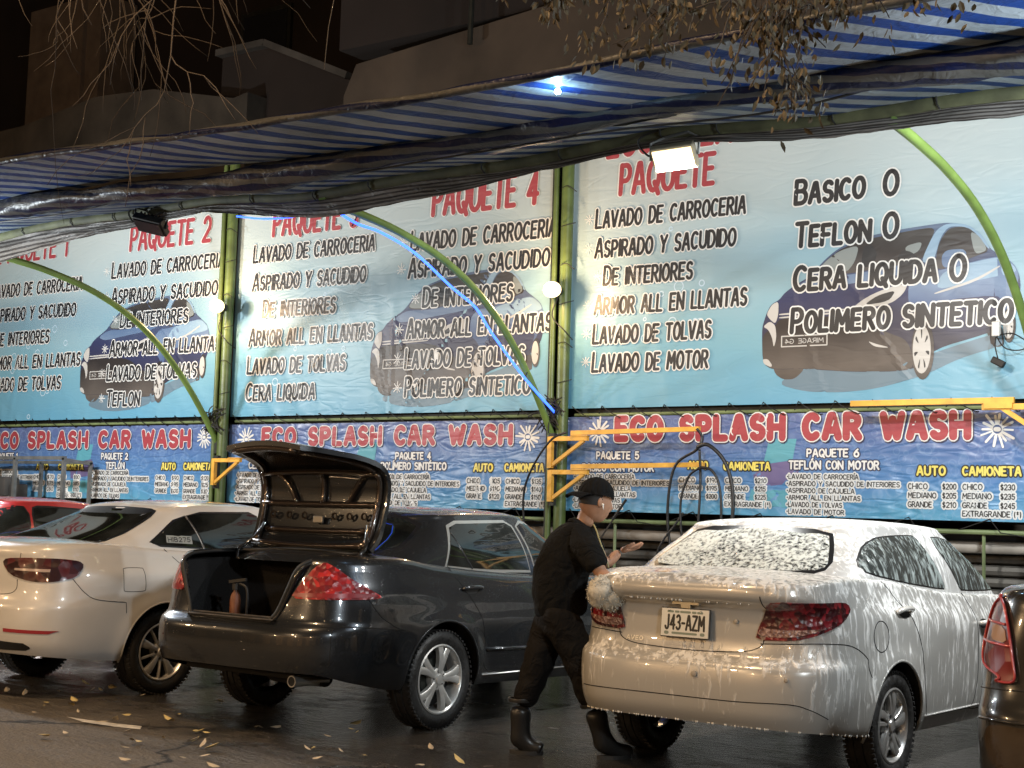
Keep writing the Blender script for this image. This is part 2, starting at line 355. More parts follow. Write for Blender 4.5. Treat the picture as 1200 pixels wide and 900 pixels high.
# ------------------------------------------------------------------ lettering (own stroke alphabet)
def arc(cx, cy, rx, ry, a0, a1, n=10):
    return [(cx+rx*math.cos(R_(a0+(a1-a0)*i/n)), cy+ry*math.sin(R_(a0+(a1-a0)*i/n))) for i in range(n+1)]
GL = {
 'A': (1, [[(0, 0), (.42, 1), (.58, 1), (1, 0)], [(.2, .33), (.8, .33)]]),
 'B': (.9, [[(0, 0), (0, 1)], [(0, 1), (.5, 1)]+arc(.5, .77, .4, .23, 90, -90, 8)+[(0, .54)], [(0, .54), (.55, .54)]+arc(.55, .27, .45, .27, 90, -90, 8)+[(0, 0)]]),
 'C': (.92, [arc(.55, .5, .55, .5, 50, 310, 16)]),
 'D': (.95, [[(0, 0), (0, 1)], [(0, 1), (.35, 1)]+arc(.35, .5, .65, .5, 90, -90, 12)+[(0, 0)]]),
 'E': (.8, [[(.95, 1), (0, 1), (0, 0), (.95, 0)], [(0, .52), (.8, .52)]]),
 'F': (.78, [[(.95, 1), (0, 1), (0, 0)], [(0, .52), (.8, .52)]]),
 'G': (.98, [arc(.55, .5, .55, .5, 50, 330, 16)+[(1.02, .42), (.6, .42)]]),
 'H': (.95, [[(0, 0), (0, 1)], [(1, 0), (1, 1)], [(0, .5), (1, .5)]]),
 'I': (.02, [[(.5, 0), (.5, 1)]]),
 'J': (.75, [[(.9, 1), (.9, .3)]+arc(.45, .28, .45, .28, 0, -160, 8)]),
 'L': (.78, [[(0, 1), (0, 0), (.95, 0)]]),
 'M': (1.15, [[(0, 0), (.08, 1), (.5, .35), (.92, 1), (1, 0)]]),
 'N': (.98, [[(0, 0), (0, 1), (1, 0), (1, 1)]]),
 'O': (1, [arc(.5, .5, .5, .5, 90, 450, 22)]),
 'P': (.85, [[(0, 0), (0, 1)], [(0, 1), (.5, 1)]+arc(.5, .73, .45, .27, 90, -90, 9)+[(0, .46)]]),
 'Q': (1, [arc(.5, .5, .5, .5, 90, 450, 22), [(.6, .28), (1.0, -.12)]]),
 'R': (.9, [[(0, 0), (0, 1)], [(0, 1), (.5, 1)]+arc(.5, .75, .42, .25, 90, -90, 9)+[(0, .5)], [(.45, .5), (1, 0)]]),
 'S': (.85, [arc(.5, .75, .45, .25, 35, 270, 10)+arc(.5, .25, .47, .25, 90, -150, 10)]),
 'T': (.9, [[(0, 1), (1, 1)], [(.5, 1), (.5, 0)]]),
 'U': (.95, [[(0, 1), (0, .35)]+arc(.5, .35, .5, .35, 180, 360, 12)+[(1, 1)]]),
 'V': (.98, [[(0, 1), (.46, 0), (.54, 0), (1, 1)]]),
 'W': (1.3, [[(0, 1), (.25, 0), (.5, .8), (.75, 0), (1, 1)]]),
 'X': (.95, [[(0, 0), (1, 1)], [(0, 1), (1, 0)]]),
 'Y': (.95, [[(0, 1), (.5, .45), (1, 1)], [(.5, .45), (.42, 0)]]),
 'Z': (.9, [[(0, 1), (1, 1), (0, 0), (1, 0)]]),
 '0': (.85, [arc(.5, .5, .5, .5, 90, 450, 20)]),
 '1': (.4, [[(0, .75), (.7, 1), (.7, 0)]]),
 '2': (.85, [arc(.5, .7, .46, .3, 160, -35, 10)+[(0, 0), (1, 0)]]),
 '3': (.8, [arc(.45, .75, .45, .25, 150, -90, 9), arc(.45, .26, .5, .26, 90, -150, 9)]),
 '4': (.9, [[(.72, 0), (.72, 1), (0, .3), (1, .3)]]),
 '5': (.85, [[(.9, 1), (.1, 1), (.05, .56)]+arc(.45, .32, .5, .32, 120, -150, 11)]),
 '6': (.85, [[(.8, 1), (.25, .7)]+arc(.5, .32, .5, .32, 160, 520, 16)]),
 '7': (.8, [[(0, 1), (1, 1), (.4, 0)]]), '8': (.85, [arc(.5, .75, .42, .25, 0, 360, 14), arc(.5, .27, .5, .27, 0, 360, 14)]), 'K': (.9, [[(0, 0), (0, 1)], [(.95, 1), (.05, .45)], [(.35, .65), (1, 0)]]),
 '9': (.85, [arc(.5, .68, .48, .32, 0, 360, 16), [(.98, .68), (.7, 0)]]),
 '$': (.8, [arc(.5, .72, .42, .22, 35, 270, 8)+arc(.5, .28, .44, .22, 90, -150, 8), [(.5, -.1), (.5, 1.1)]]),
 '(': (.35, [arc(1.2, .45, 1.2, .7, 130, 230, 6)]), ')': (.35, [arc(-.2, .45, 1.2, .7, 50, -50, 6)]),
 '*': (.4, [[(.1, .6), (.9, .95)], [(.1, .95), (.9, .6)], [(.5, .5), (.5, 1)]]),
 '-': (.5, [[(0, .45), (1, .45)]]), '.': (.1, [[(.4, .02), (.6, .02)]]), '•': (.35, [arc(.5, .5, .22, .1, 0, 360, 8)]),
 ' ': (.62, []),
}
ACC = {'Í': 'I', 'É': 'E', 'Ó': 'O'}
def layout(txt, gap, sc=1.0):
    # -> list of strokes in cap units (x already in cap units for aspect 1), total width
    out = []; x = 0
    for i, ch in enumerate(txt):
        acc = ch in ACC; g = GL[ACC.get(ch, ch)]; k = 1.0 if (sc == 1 or i == 0) else sc; w = g[0]*(k if sc != 1 else 1)
        for st in g[1]: out.append([(x+p[0]*w, p[1]*k) for p in st])
        if acc: out.append([(x+.4*w, 1.17), (x+.4*w+.22, 1.34)])
        x += w+gap
    return out, max(x-gap, 1e-3)
class Ink:
    """collects flat strokes and filled shapes printed on a banner; every piece a hair above the one before"""
    def __init__(s, surf): s.surf = surf; s.mb = MB(); s.k = 0
    def poly(s, pts, h, mi):
        s.k += 1; h2 = h+0.00003*(s.k % 40)
        # triangulate and refine so that the print follows the sheet
        P = [Vector((p[0], p[1])) for p in pts]; n = len(P)
        x = min(p.x for p in P)+.023; G = []
        while x < max(p.x for p in P):
            y = min(p.y for p in P)+.023
            while y < max(p.y for p in P): G.append(Vector((x, y))); y += .05
            x += .05
        V, _, F, _, _, _ = delaunay_2d_cdt(P+G, [], [list(range(n))], 1, 1e-6)
        s.mb.add([s.surf(v.x, v.y, h2) for v in V], [tuple(f) for f in F], mi)
    def stroke(s, pts, hw, h, mi, slant=0):
        s.k += 1; h2 = h+0.00003*(s.k % 40)
        P = [Vector(p) for p in pts]
        Q = [P[0]]
        for p in P[1:]:
            if (p-Q[-1]).length > 1e-5: Q.append(p)
        n = len(Q)
        if n < 2: return
        for i in range(1, n-1):      # break at sharp corners, the round ends then overlap
            d0 = (Q[i]-Q[i-1]).normalized(); d1 = (Q[i+1]-Q[i]).normalized()
            if d0.dot(d1) < 0.72:
                s.stroke(Q[:i+1], hw, h, mi); s.stroke(Q[i:], hw, h, mi); return
        # ribbon with mitred joins and round ends
        L, Rr = [], []
        for i in range(n):
            d0 = (Q[i]-Q[i-1]).normalized() if i > 0 else (Q[1]-Q[0]).normalized()
            d1 = (Q[i+1]-Q[i]).normalized() if i < n-1 else d0
            nn = Vector((-d0.y-d1.y, d0.x+d1.x))
            if nn.length < 1e-4: nn = Vector((-d0.y, d0.x))
            nn.normalize(); c = max(0.55, nn.dot(Vector((-d0.y, d0.x)))); nn *= hw/c
            L.append(Q[i]+nn); Rr.append(Q[i]-nn)
        vs = []; fs = []
        for i in range(n): vs += [L[i], Rr[i]]
        for i in range(n-1): fs.append((2*i, 2*i+1, 2*i+3, 2*i+2))
        for end, d in ((0, (Q[0]-Q[1]).normalized()), (n-1, (Q[-1]-Q[-2]).normalized())):
            base = len(vs); a0 = math.atan2(d.y, d.x)
            caps = [Q[end]+Vector((math.cos(a0+R_(a)), math.sin(a0+R_(a))))*hw for a in (-90, -54, -18, 18, 54, 90)]
            vs += caps; fs.append(tuple(range(base, base+6)))
        s.mb.add([s.surf(v[0], v[1], h2) for v in vs], fs, mi)
    def text(s, txt, x0, x1, z, cap, layers, gap=0.30, slant=0.0, jit=0.0, sc=1.0):
        """layers: list of (half-width in cap units, height, material index, shift x, shift z)"""
        st, w = layout(txt, gap, sc); sx = (x1-x0)/w
        rnd = random.Random(hash(txt) % 999 if False else len(txt)*31+int(abs(x0)*10))
        js = [(rnd.uniform(-jit, jit)) for _ in st]
        for (hw, h, mi, ox, oz) in layers:
            for q, p in enumerate(st):
                pts = [(x0+a*sx+b*cap*slant+ox*cap, z+(b+js[q])*cap+oz*cap) for a, b in p]
                s.stroke(pts, hw*cap, h, mi)
    def star(s, x, z, r, h, mi, n=14):
        rnd = random.Random(int(abs(x)*10))
        for k in range(n):
            a = 2*math.pi*k/n+rnd.uniform(-.1, .1); r1 = r*rnd.uniform(.75, 1.05); r0_ = r*.36
            s.stroke([(x+r0_*math.cos(a), z+r0_*math.sin(a)), (x+r1*math.cos(a), z+r1*math.sin(a))], r*rnd.uniform(.05, .085), h, mi)
        s.stroke(arc(0, 0, 0, 0, 0, 1, 1) if False else [(x+r*.30*math.cos(i*.628), z+r*.30*math.sin(i*.628)) for i in range(11)], r*.04, h, mi)
        s.stroke([(x-r*.08, z), (x+r*.08, z)], r*.13, h, mi)

def wrinkle(N, L, b, st=.09):
    tc = N.new("ShaderNodeTexCoord"); hs = []
    for rot, sc, seed in ((.55, (1.0, 1.0, 3.6), 0.0), (-.75, (1.1, 1.0, 4.2), 7.3)):
        mp = N.new("ShaderNodeMapping"); mp.inputs["Rotation"].default_value = (0, rot, 0); mp.inputs["Scale"].default_value = sc; mp.inputs["Location"].default_value = (seed, 0, seed); L.new(tc.outputs["Object"], mp.inputs["Vector"])
        n = N.new("ShaderNodeTexNoise"); n.inputs["Scale"].default_value = 1.15; n.inputs["Detail"].default_value = 2; n.inputs["Distortion"].default_value = .5; L.new(mp.outputs["Vector"], n.inputs["Vector"])
        a = N.new("ShaderNodeMath"); a.operation = 'SUBTRACT'; L.new(n.outputs["Fac"], a.inputs[0]); a.inputs[1].default_value = .5
        c = N.new("ShaderNodeMath"); c.operation = 'ABSOLUTE'; L.new(a.outputs[0], c.inputs[0]); hs.append(c.outputs[0])
    s_ = N.new("ShaderNodeMath"); s_.operation = 'MINIMUM'; L.new(hs[0], s_.inputs[0]); L.new(hs[1], s_.inputs[1])
    m_ = N.new("ShaderNodeMapRange"); m_.interpolation_type = 'SMOOTHSTEP'; m_.inputs["From Max"].default_value = .07; L.new(s_.outputs[0], m_.inputs["Value"])
    bp = N.new("ShaderNodeBump"); bp.inputs["Strength"].default_value = st; bp.inputs["Distance"].default_value = .02; L.new(m_.outputs["Result"], bp.inputs["Height"]); L.new(bp.outputs["Normal"], b.inputs["Normal"])
def ink(name, c, rough=0.42):
    m = mat(name, c, rough, spec=0.4); wrinkle(m.node_tree.nodes, m.node_tree.links, m.node_tree.nodes["Principled BSDF"]); return m
I_DARK = ink("printed_charcoal", (0.026, 0.028, 0.032)); I_WHITE = ink("printed_white", (0.66, 0.68, 0.68)); I_RED = ink("printed_red", (0.33, 0.055, 0.070))
I_SH = ink("printed_shadow_blue", (0.03, 0.035, 0.08)); I_YEL = ink("printed_yellow", (0.72, 0.62, 0.14)); I_SPL = ink("printed_pale_splash", (0.45, 0.60, 0.72))
def gink(name, stops, z0=2.62, z1=4.12):
    m, N, L, b = newmat(name); tc = N.new("ShaderNodeTexCoord"); sp = N.new("ShaderNodeSeparateXYZ"); L.new(tc.outputs["Object"], sp.inputs[0])
    n = N.new("ShaderNodeTexNoise"); n.inputs["Scale"].default_value = 1.7; n.inputs["Detail"].default_value = 3; L.new(tc.outputs["Object"], n.inputs["Vector"])
    a = N.new("ShaderNodeMath"); a.operation = 'MULTIPLY_ADD'; L.new(n.outputs["Fac"], a.inputs[0]); a.inputs[1].default_value = .5; L.new(sp.outputs["Z"], a.inputs[2])
    mr = N.new("ShaderNodeMapRange"); mr.inputs["From Min"].default_value = z0+.25; mr.inputs["From Max"].default_value = z1+.25; L.new(a.outputs[0], mr.inputs["Value"])
    r = N.new("ShaderNodeValToRGB"); e = r.color_ramp.elements
    while len(e) < len(stops): e.new(.5)
    for i, (p, c) in enumerate(stops): e[i].position = p; e[i].color = (*c, 1)
    L.new(mr.outputs["Result"], r.inputs["Fac"]); L.new(r.outputs["Color"], b.inputs["Base Color"]); b.inputs["Roughness"].default_value = .42; b.inputs["Specular IOR Level"].default_value = .4; wrinkle(N, L, b)
    return m
I_NAVY = gink("printed_navy", [(0.0, (0.06, 0.055, 0.058)), (0.35, (0.035, 0.036, 0.065)), (0.6, (0.030, 0.038, 0.10)), (1.0, (0.10, 0.14, 0.22))]); I_BLUE = gink("printed_blue_metal", [(0.15, (0.035, 0.045, 0.10)), (0.5, (0.07, 0.115, 0.23)), (0.62, (0.15, 0.22, 0.34)), (0.75, (0.10, 0.16, 0.28)), (1.0, (0.2, 0.3, 0.4))]); I_LBLUE = ink("printed_light_blue_metal", (0.24, 0.36, 0.48))
I_BRN = gink("printed_dark_brown", [(0.0, (0.035, 0.033, 0.032)), (0.15, (0.105, 0.093, 0.085)), (0.40, (0.030, 0.027, 0.028)), (1.0, (0.035, 0.032, 0.03))]); I_GLASS = gink("printed_window_brown", [(0.0, (0.05, 0.045, 0.045)), (0.72, (0.075, 0.07, 0.07)), (0.85, (0.030, 0.027, 0.028)), (1.0, (0.06, 0.056, 0.053))]); I_GREY = ink("printed_silver", (0.46, 0.46, 0.45)); I_TAUPE = ink("printed_floor_shadow", (0.13, 0.20, 0.26)); I_TEAL = ink("printed_teal", (0.10, 0.33, 0.42)); I_PLUM = ink("printed_plum", (0.14, 0.12, 0.26)); I_LTEAL = ink("printed_pale_glass", (0.22, 0.25, 0.25))
INKS = [I_DARK, I_WHITE, I_RED, I_SH, I_YEL, I_SPL, I_NAVY, I_BLUE, I_LBLUE, I_BRN, I_GLASS, I_GREY, I_TAUPE, I_TEAL, I_PLUM, I_LTEAL]
(DK, WH, RD, SH, YE, SP, NV, BL, LB, BR, GLS, GR, TP, TE, PLM, LT) = range(16)

def banner_mat(name, stops, zlo, zhi, bub=0.0, rough=0.42):
    m, N, L, b = newmat(name); tc = N.new("ShaderNodeTexCoord"); sp = N.new("ShaderNodeSeparateXYZ"); L.new(tc.outputs["Object"], sp.inputs[0])
    mr = N.new("ShaderNodeMapRange"); mr.inputs["From Min"].default_value = zlo; mr.inputs["From Max"].default_value = zhi; L.new(sp.outputs["Z"], mr.inputs["Value"])
    n = N.new("ShaderNodeTexNoise"); n.inputs["Scale"].default_value = 0.9; n.inputs["Detail"].default_value = 3; L.new(tc.outputs["Object"], n.inputs["Vector"])
    a = N.new("ShaderNodeMath"); a.operation = 'MULTIPLY_ADD'; L.new(n.outputs["Fac"], a.inputs[0]); a.inputs[1].default_value = 0.35; 
    s_ = N.new("ShaderNodeMath"); s_.operation = 'SUBTRACT'; L.new(mr.outputs["Result"], s_.inputs[0]); s_.inputs[1].default_value = 0.175; L.new(s_.outputs[0], a.inputs[2])
    r = N.new("ShaderNodeValToRGB"); e = r.color_ramp.elements
    while len(e) < len(stops): e.new(0.5)
    for i, (p, c) in enumerate(stops): e[i].position = p; e[i].color = (*c, 1)
    L.new(a.outputs[0], r.inputs["Fac"]); out = r.outputs["Color"]
    if bub > 0:
        for sc, w in ((5.0, bub), (11.0, bub*0.8)):
            v = N.new("ShaderNodeTexVoronoi"); v.inputs["Scale"].default_value = sc; L.new(tc.outputs["Object"], v.inputs["Vector"])
            m2 = N.new("ShaderNodeMapRange"); m2.inputs["From Min"].default_value = 0.30; m2.inputs["From Max"].default_value = 0.40; m2.inputs["To Min"].default_value = 0; m2.inputs["To Max"].default_value = w; L.new(v.outputs["Distance"], m2.inputs["Value"])
            m3 = N.new("ShaderNodeMapRange"); m3.inputs["From Min"].default_value = 0.46; m3.inputs["From Max"].default_value = 0.40; L.new(v.outputs["Distance"], m3.inputs["Value"])
            ml = N.new("ShaderNodeMath"); ml.operation = 'MULTIPLY'; L.new(m2.outputs["Result"], ml.inputs[0]); L.new(m3.outputs["Result"], ml.inputs[1])
            mx = N.new("ShaderNodeMixRGB"); L.new(ml.outputs[0], mx.inputs[0]); L.new(out, mx.inputs[1]); mx.inputs[2].default_value = (0.30, 0.45, 0.66, 1); out = mx.outputs["Color"]
    L.new(out, b.inputs["Base Color"]); b.inputs["Roughness"].default_value = rough; b.inputs["Specular IOR Level"].default_value = 0.45
    wrinkle(N, L, b,   .09 if bub == 0 else .34)
    return m
M_UP = banner_mat("printed_vinyl_sky", [(0.0, (0.12, 0.33, 0.49)), (0.22, (0.17, 0.36, 0.46)), (0.5, (0.28, 0.42, 0.49)), (0.75, (0.39, 0.48, 0.51)), (1.0, (0.46, 0.52, 0.53))], 2.54, 5.45)
M_LO = banner_mat("printed_vinyl_blue", [(0.0, (0.10, 0.32, 0.50)), (0.35, (0.085, 0.22, 0.46)), (0.75, (0.085, 0.15, 0.34)), (1.0, (0.105, 0.145, 0.31))], 1.49, 2.45, bub=0.20, rough=0.34)

def sheet_fn(x0, x1, z0, z1, amp, ties, sharp):
    """height of the sheet in front of the banner plane: slack waves, and short tension creases under each lace hole"""
    rnd = random.Random(int(abs(x0)*100)+int(z0*10))
    W_ = [(rnd.uniform(.6, 1.6), rnd.uniform(-.8, .8), rnd.uniform(0, 6.28), rnd.uniform(.4, 1)) for _ in range(5)]
    C_ = [(rnd.uniform(x0, x1), rnd.uniform(-.9, .9), rnd.uniform(.02, .05), rnd.uniform(.4, 1)) for _ in range(int(22*sharp))]
    def f(x, z, h=0.0):
        d = sum(a*math.sin(kx*x*2+kz*z*2+ph) for kx, kz, ph, a in W_)*amp*0.3
        for (cx, sl, wd, a) in C_:
            t = (x-cx-sl*(z-z0)); d += amp*a*0.9*math.exp(-(t/wd)**2)*min(1.0, abs(z1-z)/(z1-z0)*1.2)
        for tx in ties:
            e = (x-tx)
            if abs(e) < 0.25:
                dz = min(abs(z-z0), abs(z1-z)); d += amp*0.9*math.exp(-(e/(0.03+0.25*dz))**2)*math.exp(-dz/0.13)
        return Vector((x, YW-0.02-d-h, z))
    return f
def banner(name, label, x0, x1, z0, z1, m, amp, sharp, group, nx, nz):
    n = int((x1-x0)/0.36); ties = [x0+0.06+(x1-x0-0.12)*k/n for k in range(n+1)]
    S = sheet_fn(x0, x1, z0, z1, amp, ties, sharp)
    r = empty(name, (0, 0, 0), 0, label, "banner", group)
    mb = MB(); mb.grid(lambda u, v: S(x0+(x1-x0)*u, z0+(z1-z0)*v), nx, nz); mb.build("sheet", m, r, smooth=True)
    mb = MB()
    zr = 2.485 if z1 > 3 else None
    lace = []
    for k, tx in enumerate(ties):
        if z1 > 3: lace += [S(tx, z0+0.02, .006), Vector((tx+0.07, YW-0.05, z0-0.03)), Vector((tx+0.22, YW-0.045, 2.445)), Vector((tx+0.27, YW+0.03, 2.455))]
        elif k % 2 == 0: lace += [S(tx, z0+0.02, .006), Vector((tx+0.09, YW-0.04, 1.40)), Vector((tx+0.3, YW+0.03, 1.37))]
    mb.tube(lace, 0.005, 5)
    mb.build("lacing_cord", ROPE, r)
    return r, S
UPG = "large package banners"; LOG = "narrow price banners under the large ones"

# the printed compact car, traced once in its own unit frame (0..1 wide, 0..1 high)
PC = lambda pts: [((x-50)/1085, (830-y)/750) for x, y in pts]
CARPIC = [
 (TP, 0, PC([(120, 780), (240, 705), (700, 700), (800, 660), (1060, 580), (1075, 640), (900, 690), (760, 760), (560, 815), (400, 828), (250, 820)])),
 (BR, 0, PC([(1000, 560), (1060, 540), (1075, 640), (1050, 650), (1020, 640)])),
 (BR, 0, PC([(100, 690), (250, 690), (238, 725), (200, 760), (150, 760), (115, 735)])),
 (NV, 0, PC([(50, 540), (52, 500), (70, 440), (90, 400), (128, 380), (150, 350), (200, 315), (270, 275), (330, 205), (400, 150), (520, 112), (650, 95), (800, 85), (850, 84), (930, 100), (985, 150), (1020, 220), (1060, 250), (1110, 290), (1130, 340), (1135, 400), (1120, 500), (1060, 560), (1000, 590), (800, 645), (720, 730), (640, 740), (450, 735), (240, 712), (100, 712), (55, 680)])),
 (BR, 1, PC([(50, 545), (110, 505), (128, 470), (300, 470), (470, 478), (600, 560), (690, 600), (720, 725), (640, 738), (450, 733), (240, 710), (100, 710), (56, 678)])),
 (BL, 1, PC([(690, 345), (740, 300), (800, 300), (960, 265), (1060, 250), (1110, 290), (1130, 340), (1112, 420), (1060, 550), (800, 640), (770, 545), (735, 480), (690, 440)])),
 (NV, 2, PC([(800, 430), (1090, 420), (1060, 550), (800, 640), (775, 560)])),
 (LB, 2, PC([(800, 385), (830, 300), (960, 268), (1058, 254), (1112, 300), (1120, 330), (960, 352)])),
 (GLS, 1, PC([(282, 272), (340, 205), (410, 155), (520, 125), (700, 105), (805, 98), (772, 180), (745, 247), (600, 262), (400, 283)])),
 (LT, 2, PC([(287, 268), (340, 207), (400, 167), (482, 150), (462, 230), (422, 278)])),
 (LT, 2, PC([(672, 175), (748, 158), (735, 200), (690, 222)])),
 (DK, 2, PC([(490, 230), (500, 160), (530, 150), (560, 190), (545, 250), (500, 258)])),
 (DK, 2, PC([(640, 240), (660, 190), (700, 200), (735, 235), (720, 246)])),
 (GLS, 3, PC([(800, 262), (815, 170), (852, 112), (900, 105), (950, 125), (990, 170), (1015, 228), (960, 245), (880, 275), (815, 295)])),
 (LT, 4, PC([(938, 130), (975, 155), (1010, 222), (958, 240)])),
 (LB, 3, PC([(742, 247), (800, 115), (850, 86), (930, 100), (985, 150), (1018, 215), (1008, 215), (975, 158), (930, 112), (855, 100), (820, 150), (795, 250), (770, 262)])),
 (BL, 2, PC([(200, 322), (290, 280), (420, 288), (600, 266), (735, 254), (690, 300), (420, 330), (250, 350)])),
 (GR, 3, PC([(440, 450), (520, 390), (620, 352), (690, 347), (668, 392), (620, 430), (520, 445)])),
 (DK, 4, PC([(500, 432), (560, 390), (640, 370), (610, 420)])),
 (GR, 3, PC([(70, 445), (95, 400), (125, 387), (125, 450), (112, 495), (85, 470)])),
 (GR, 3, PC([(55, 505), (85, 480), (112, 500), (118, 560), (106, 610), (98, 560), (80, 520)])),
 (GR, 3, PC([(128, 446), (440, 440), (440, 449), (128, 456)])), (GR, 3, PC([(128, 462), (430, 453), (430, 461), (128, 471)])),
 (GR, 3, PC([(520, 595), (560, 613), (605, 626), (608, 632), (550, 624)])), (GR, 3, PC([(55, 660), (80, 660), (100, 690), (95, 700), (62, 684)])),
 (BL, 5, PC([(826, 232), (846, 207), (910, 207), (927, 225), (915, 277), (840, 288), (828, 270)])),
 (GR, 3, PC([(795, 395), (960, 345), (1055, 292), (1058, 300), (960, 358), (800, 402)])),
]
def wheelpic(cx, cy, rx, ry):
    e = lambda k, dx=0: PC([(cx+dx+k*rx*math.cos(a*math.pi/12), cy+k*ry*math.sin(a*math.pi/12)) for a in range(24)])
    out = [(BR, 5, e(1.25, 4)), (GR, 6, e(1.0))]
    for k in range(7):
        a = k*2*math.pi/7+.2
        out.append((DK, 7, PC([(cx+rx*.35*math.cos(a), cy+ry*.35*math.sin(a)), (cx+rx*.85*math.cos(a-.13), cy+ry*.85*math.sin(a-.13)), (cx+rx*.85*math.cos(a+.13), cy+ry*.85*math.sin(a+.13))])))
    return out
CARPIC += wheelpic(747, 645, 37, 108)+wheelpic(1088, 555, 20, 62)
def soft(pts, n=2):
    for _ in range(n):
        R = []
        for i in range(len(pts)):
            a, b_ = pts[i], pts[(i+1) % len(pts)]; R += [(a[0]*.8+b_[0]*.2, a[1]*.8+b_[1]*.2), (a[0]*.2+b_[0]*.8, a[1]*.2+b_[1]*.8)]
        pts = R
    return pts
def car_picture(K, x0, x1, z0, z1):
    for mi, lv, pts in CARPIC: K.poly([(x0+u*(x1-x0), z0+v*(z1-z0)) for u, v in soft(pts)], 0.0022+0.0009*lv, mi)
    # lettered plate frame (reads mirrored, as printed)
    q = lambda x, y: (x0+(x-50)/1085*(x1-x0), z0+(830-y)/750*(z1-z0))
    a, b_ = q(142, 605), q(345, 556)
    K.stroke([a, (b_[0], a[1]), b_, (a[0], b_[1]), a], 0.006, 0.0075, GR)
    st, w = layout("MIRAGE G4", .3); ww = (b_[0]-a[0])*.84; cap = (b_[1]-a[1])*.42; xs = b_[0]-(b_[0]-a[0])*.08
    for p in st: K.stroke([(xs-u*ww/w, a[1]+cap*.65+v*cap) for u, v in p], cap*.085, 0.0078, GR)
def splash(K, x, z, r, seed):
    rnd = random.Random(seed)
    for k in range(16):
        a = rnd.uniform(0, 6.28); d = r*rnd.uniform(.15, 1); rr = r*rnd.uniform(.02, .07)
        cx, cz = x+d*math.cos(a), z+d*math.sin(a)*1.1
        K.stroke([(cx+rr*math.cos(i*.524), cz+rr*math.sin(i*.524)) for i in range(13)], .006, 0.001, SP)

HAND = dict(gap=0.36, slant=0.06, sc=0.84)
def hand(K, txt, x0, x1, z, cap, big=False):
    t = 0.080 if not big else 0.104
    K.text(txt, x0, x1, z, cap, [(t+0.068, 0.011, WH, 0, 0), (t, 0.0135, DK, 0, 0)], jit=0.012, **HAND)
def redt(K, txt, x0, x1, z, cap):
    K.text(txt, x0, x1, z, cap, [(0.125, 0.011, WH, -0.02, 0.01), (0.090, 0.0135, RD, 0, 0)], jit=0.01, gap=.40, slant=.05)
def snow(K, x, z, r): K.star(x, z, r, 0.006, WH, 8)

LAV, ASP, DEI, ARM, TOL, MOTR = "LAVADO DE CARROCERIA", "ASPIRADO Y SACUDIDO", "DE INTERIORES", "ARMOR ALL EN LLANTAS", "LAVADO DE TOLVAS", "LAVADO DE MOTOR"
# left large banner: packages 1 and 2
r, S = banner("package_banner", "large pale blue banner listing packages 1 and 2, farthest left", -18.45, -13.62, 2.55, 5.6, M_UP, 0.012, 0.4, UPG, 100, 60)
K = Ink(S); car_picture(K, -16.36, -13.85, 2.64, 4.14); splash(K, -17.25, 3.35, .75, 3)
redt(K, "PAQUETE 1", -18.25, -16.76, 4.83, .285)
for t_, xa, xb, z in ((LAV, -18.40, -16.41, 4.33), (ASP, -18.40, -16.52, 3.98), (DEI, -18.26, -17.05, 3.63), (ARM, -18.40, -16.37, 3.29), (TOL, -18.40, -16.75, 2.98)): hand(K, t_, xa, xb, z, .195)
redt(K, "PAQUETE 2", -15.44, -13.93, 4.79, .30)
for t_, xa, xb, z in ((LAV, -15.79, -13.66, 4.44), (ASP, -15.77, -13.75, 4.09), (DEI, -15.56, -14.26, 3.765), (ARM, -15.75, -13.66, 3.385), (TOL, -15.78, -14.06, 3.06), ("TEFLON", -15.76, -15.1, 2.72)): hand(K, t_, xa, xb, z, .20); snow(K, xa-.12, z+.1, .07)
K.mb.build("printed_artwork", INKS, r)
# middle large banner
r, S = banner("package_banner", "large pale blue banner listing packages 3 and 4, behind the open trunk lid", -13.42, -8.60, 2.54, 5.6, M_UP, 0.012, 0.6, UPG, 100, 60)
K = Ink(S); car_picture(K, -11.16, -8.75, 2.60, 4.11); splash(K, -12.25, 3.4, .75, 5)
redt(K, "PAQUETE 3", -12.8, -11.44, 4.755, .30)
for t_, xa, xb, z in ((LAV, -13.12, -11.16, 4.445), (ASP, -13.11, -11.28, 4.09), (DEI, -12.92, -11.74, 3.755), (ARM, -13.13, -11.14, 3.41), (TOL, -13.14, -11.55, 3.065), ("CERA LIQUIDA", -13.14, -12.01, 2.738)): hand(K, t_, xa, xb, z, .20)
redt(K, "PAQUETE 4", -10.3, -8.89, 4.775, .325)
for t_, xa, xb, z in ((LAV, -10.6, -8.64, 4.395), (ASP, -10.62, -8.71, 4.08), (DEI, -10.4, -9.18, 3.735), (ARM, -10.62, -8.66, 3.39), (TOL, -10.63, -9.0, 3.053), ("POLIMERO SINTETICO", -10.62, -8.91, 2.728)): hand(K, t_, xa, xb, z, .208); snow(K, xa-.12, z+.1, .07)
K.mb.build("printed_artwork", INKS, r)
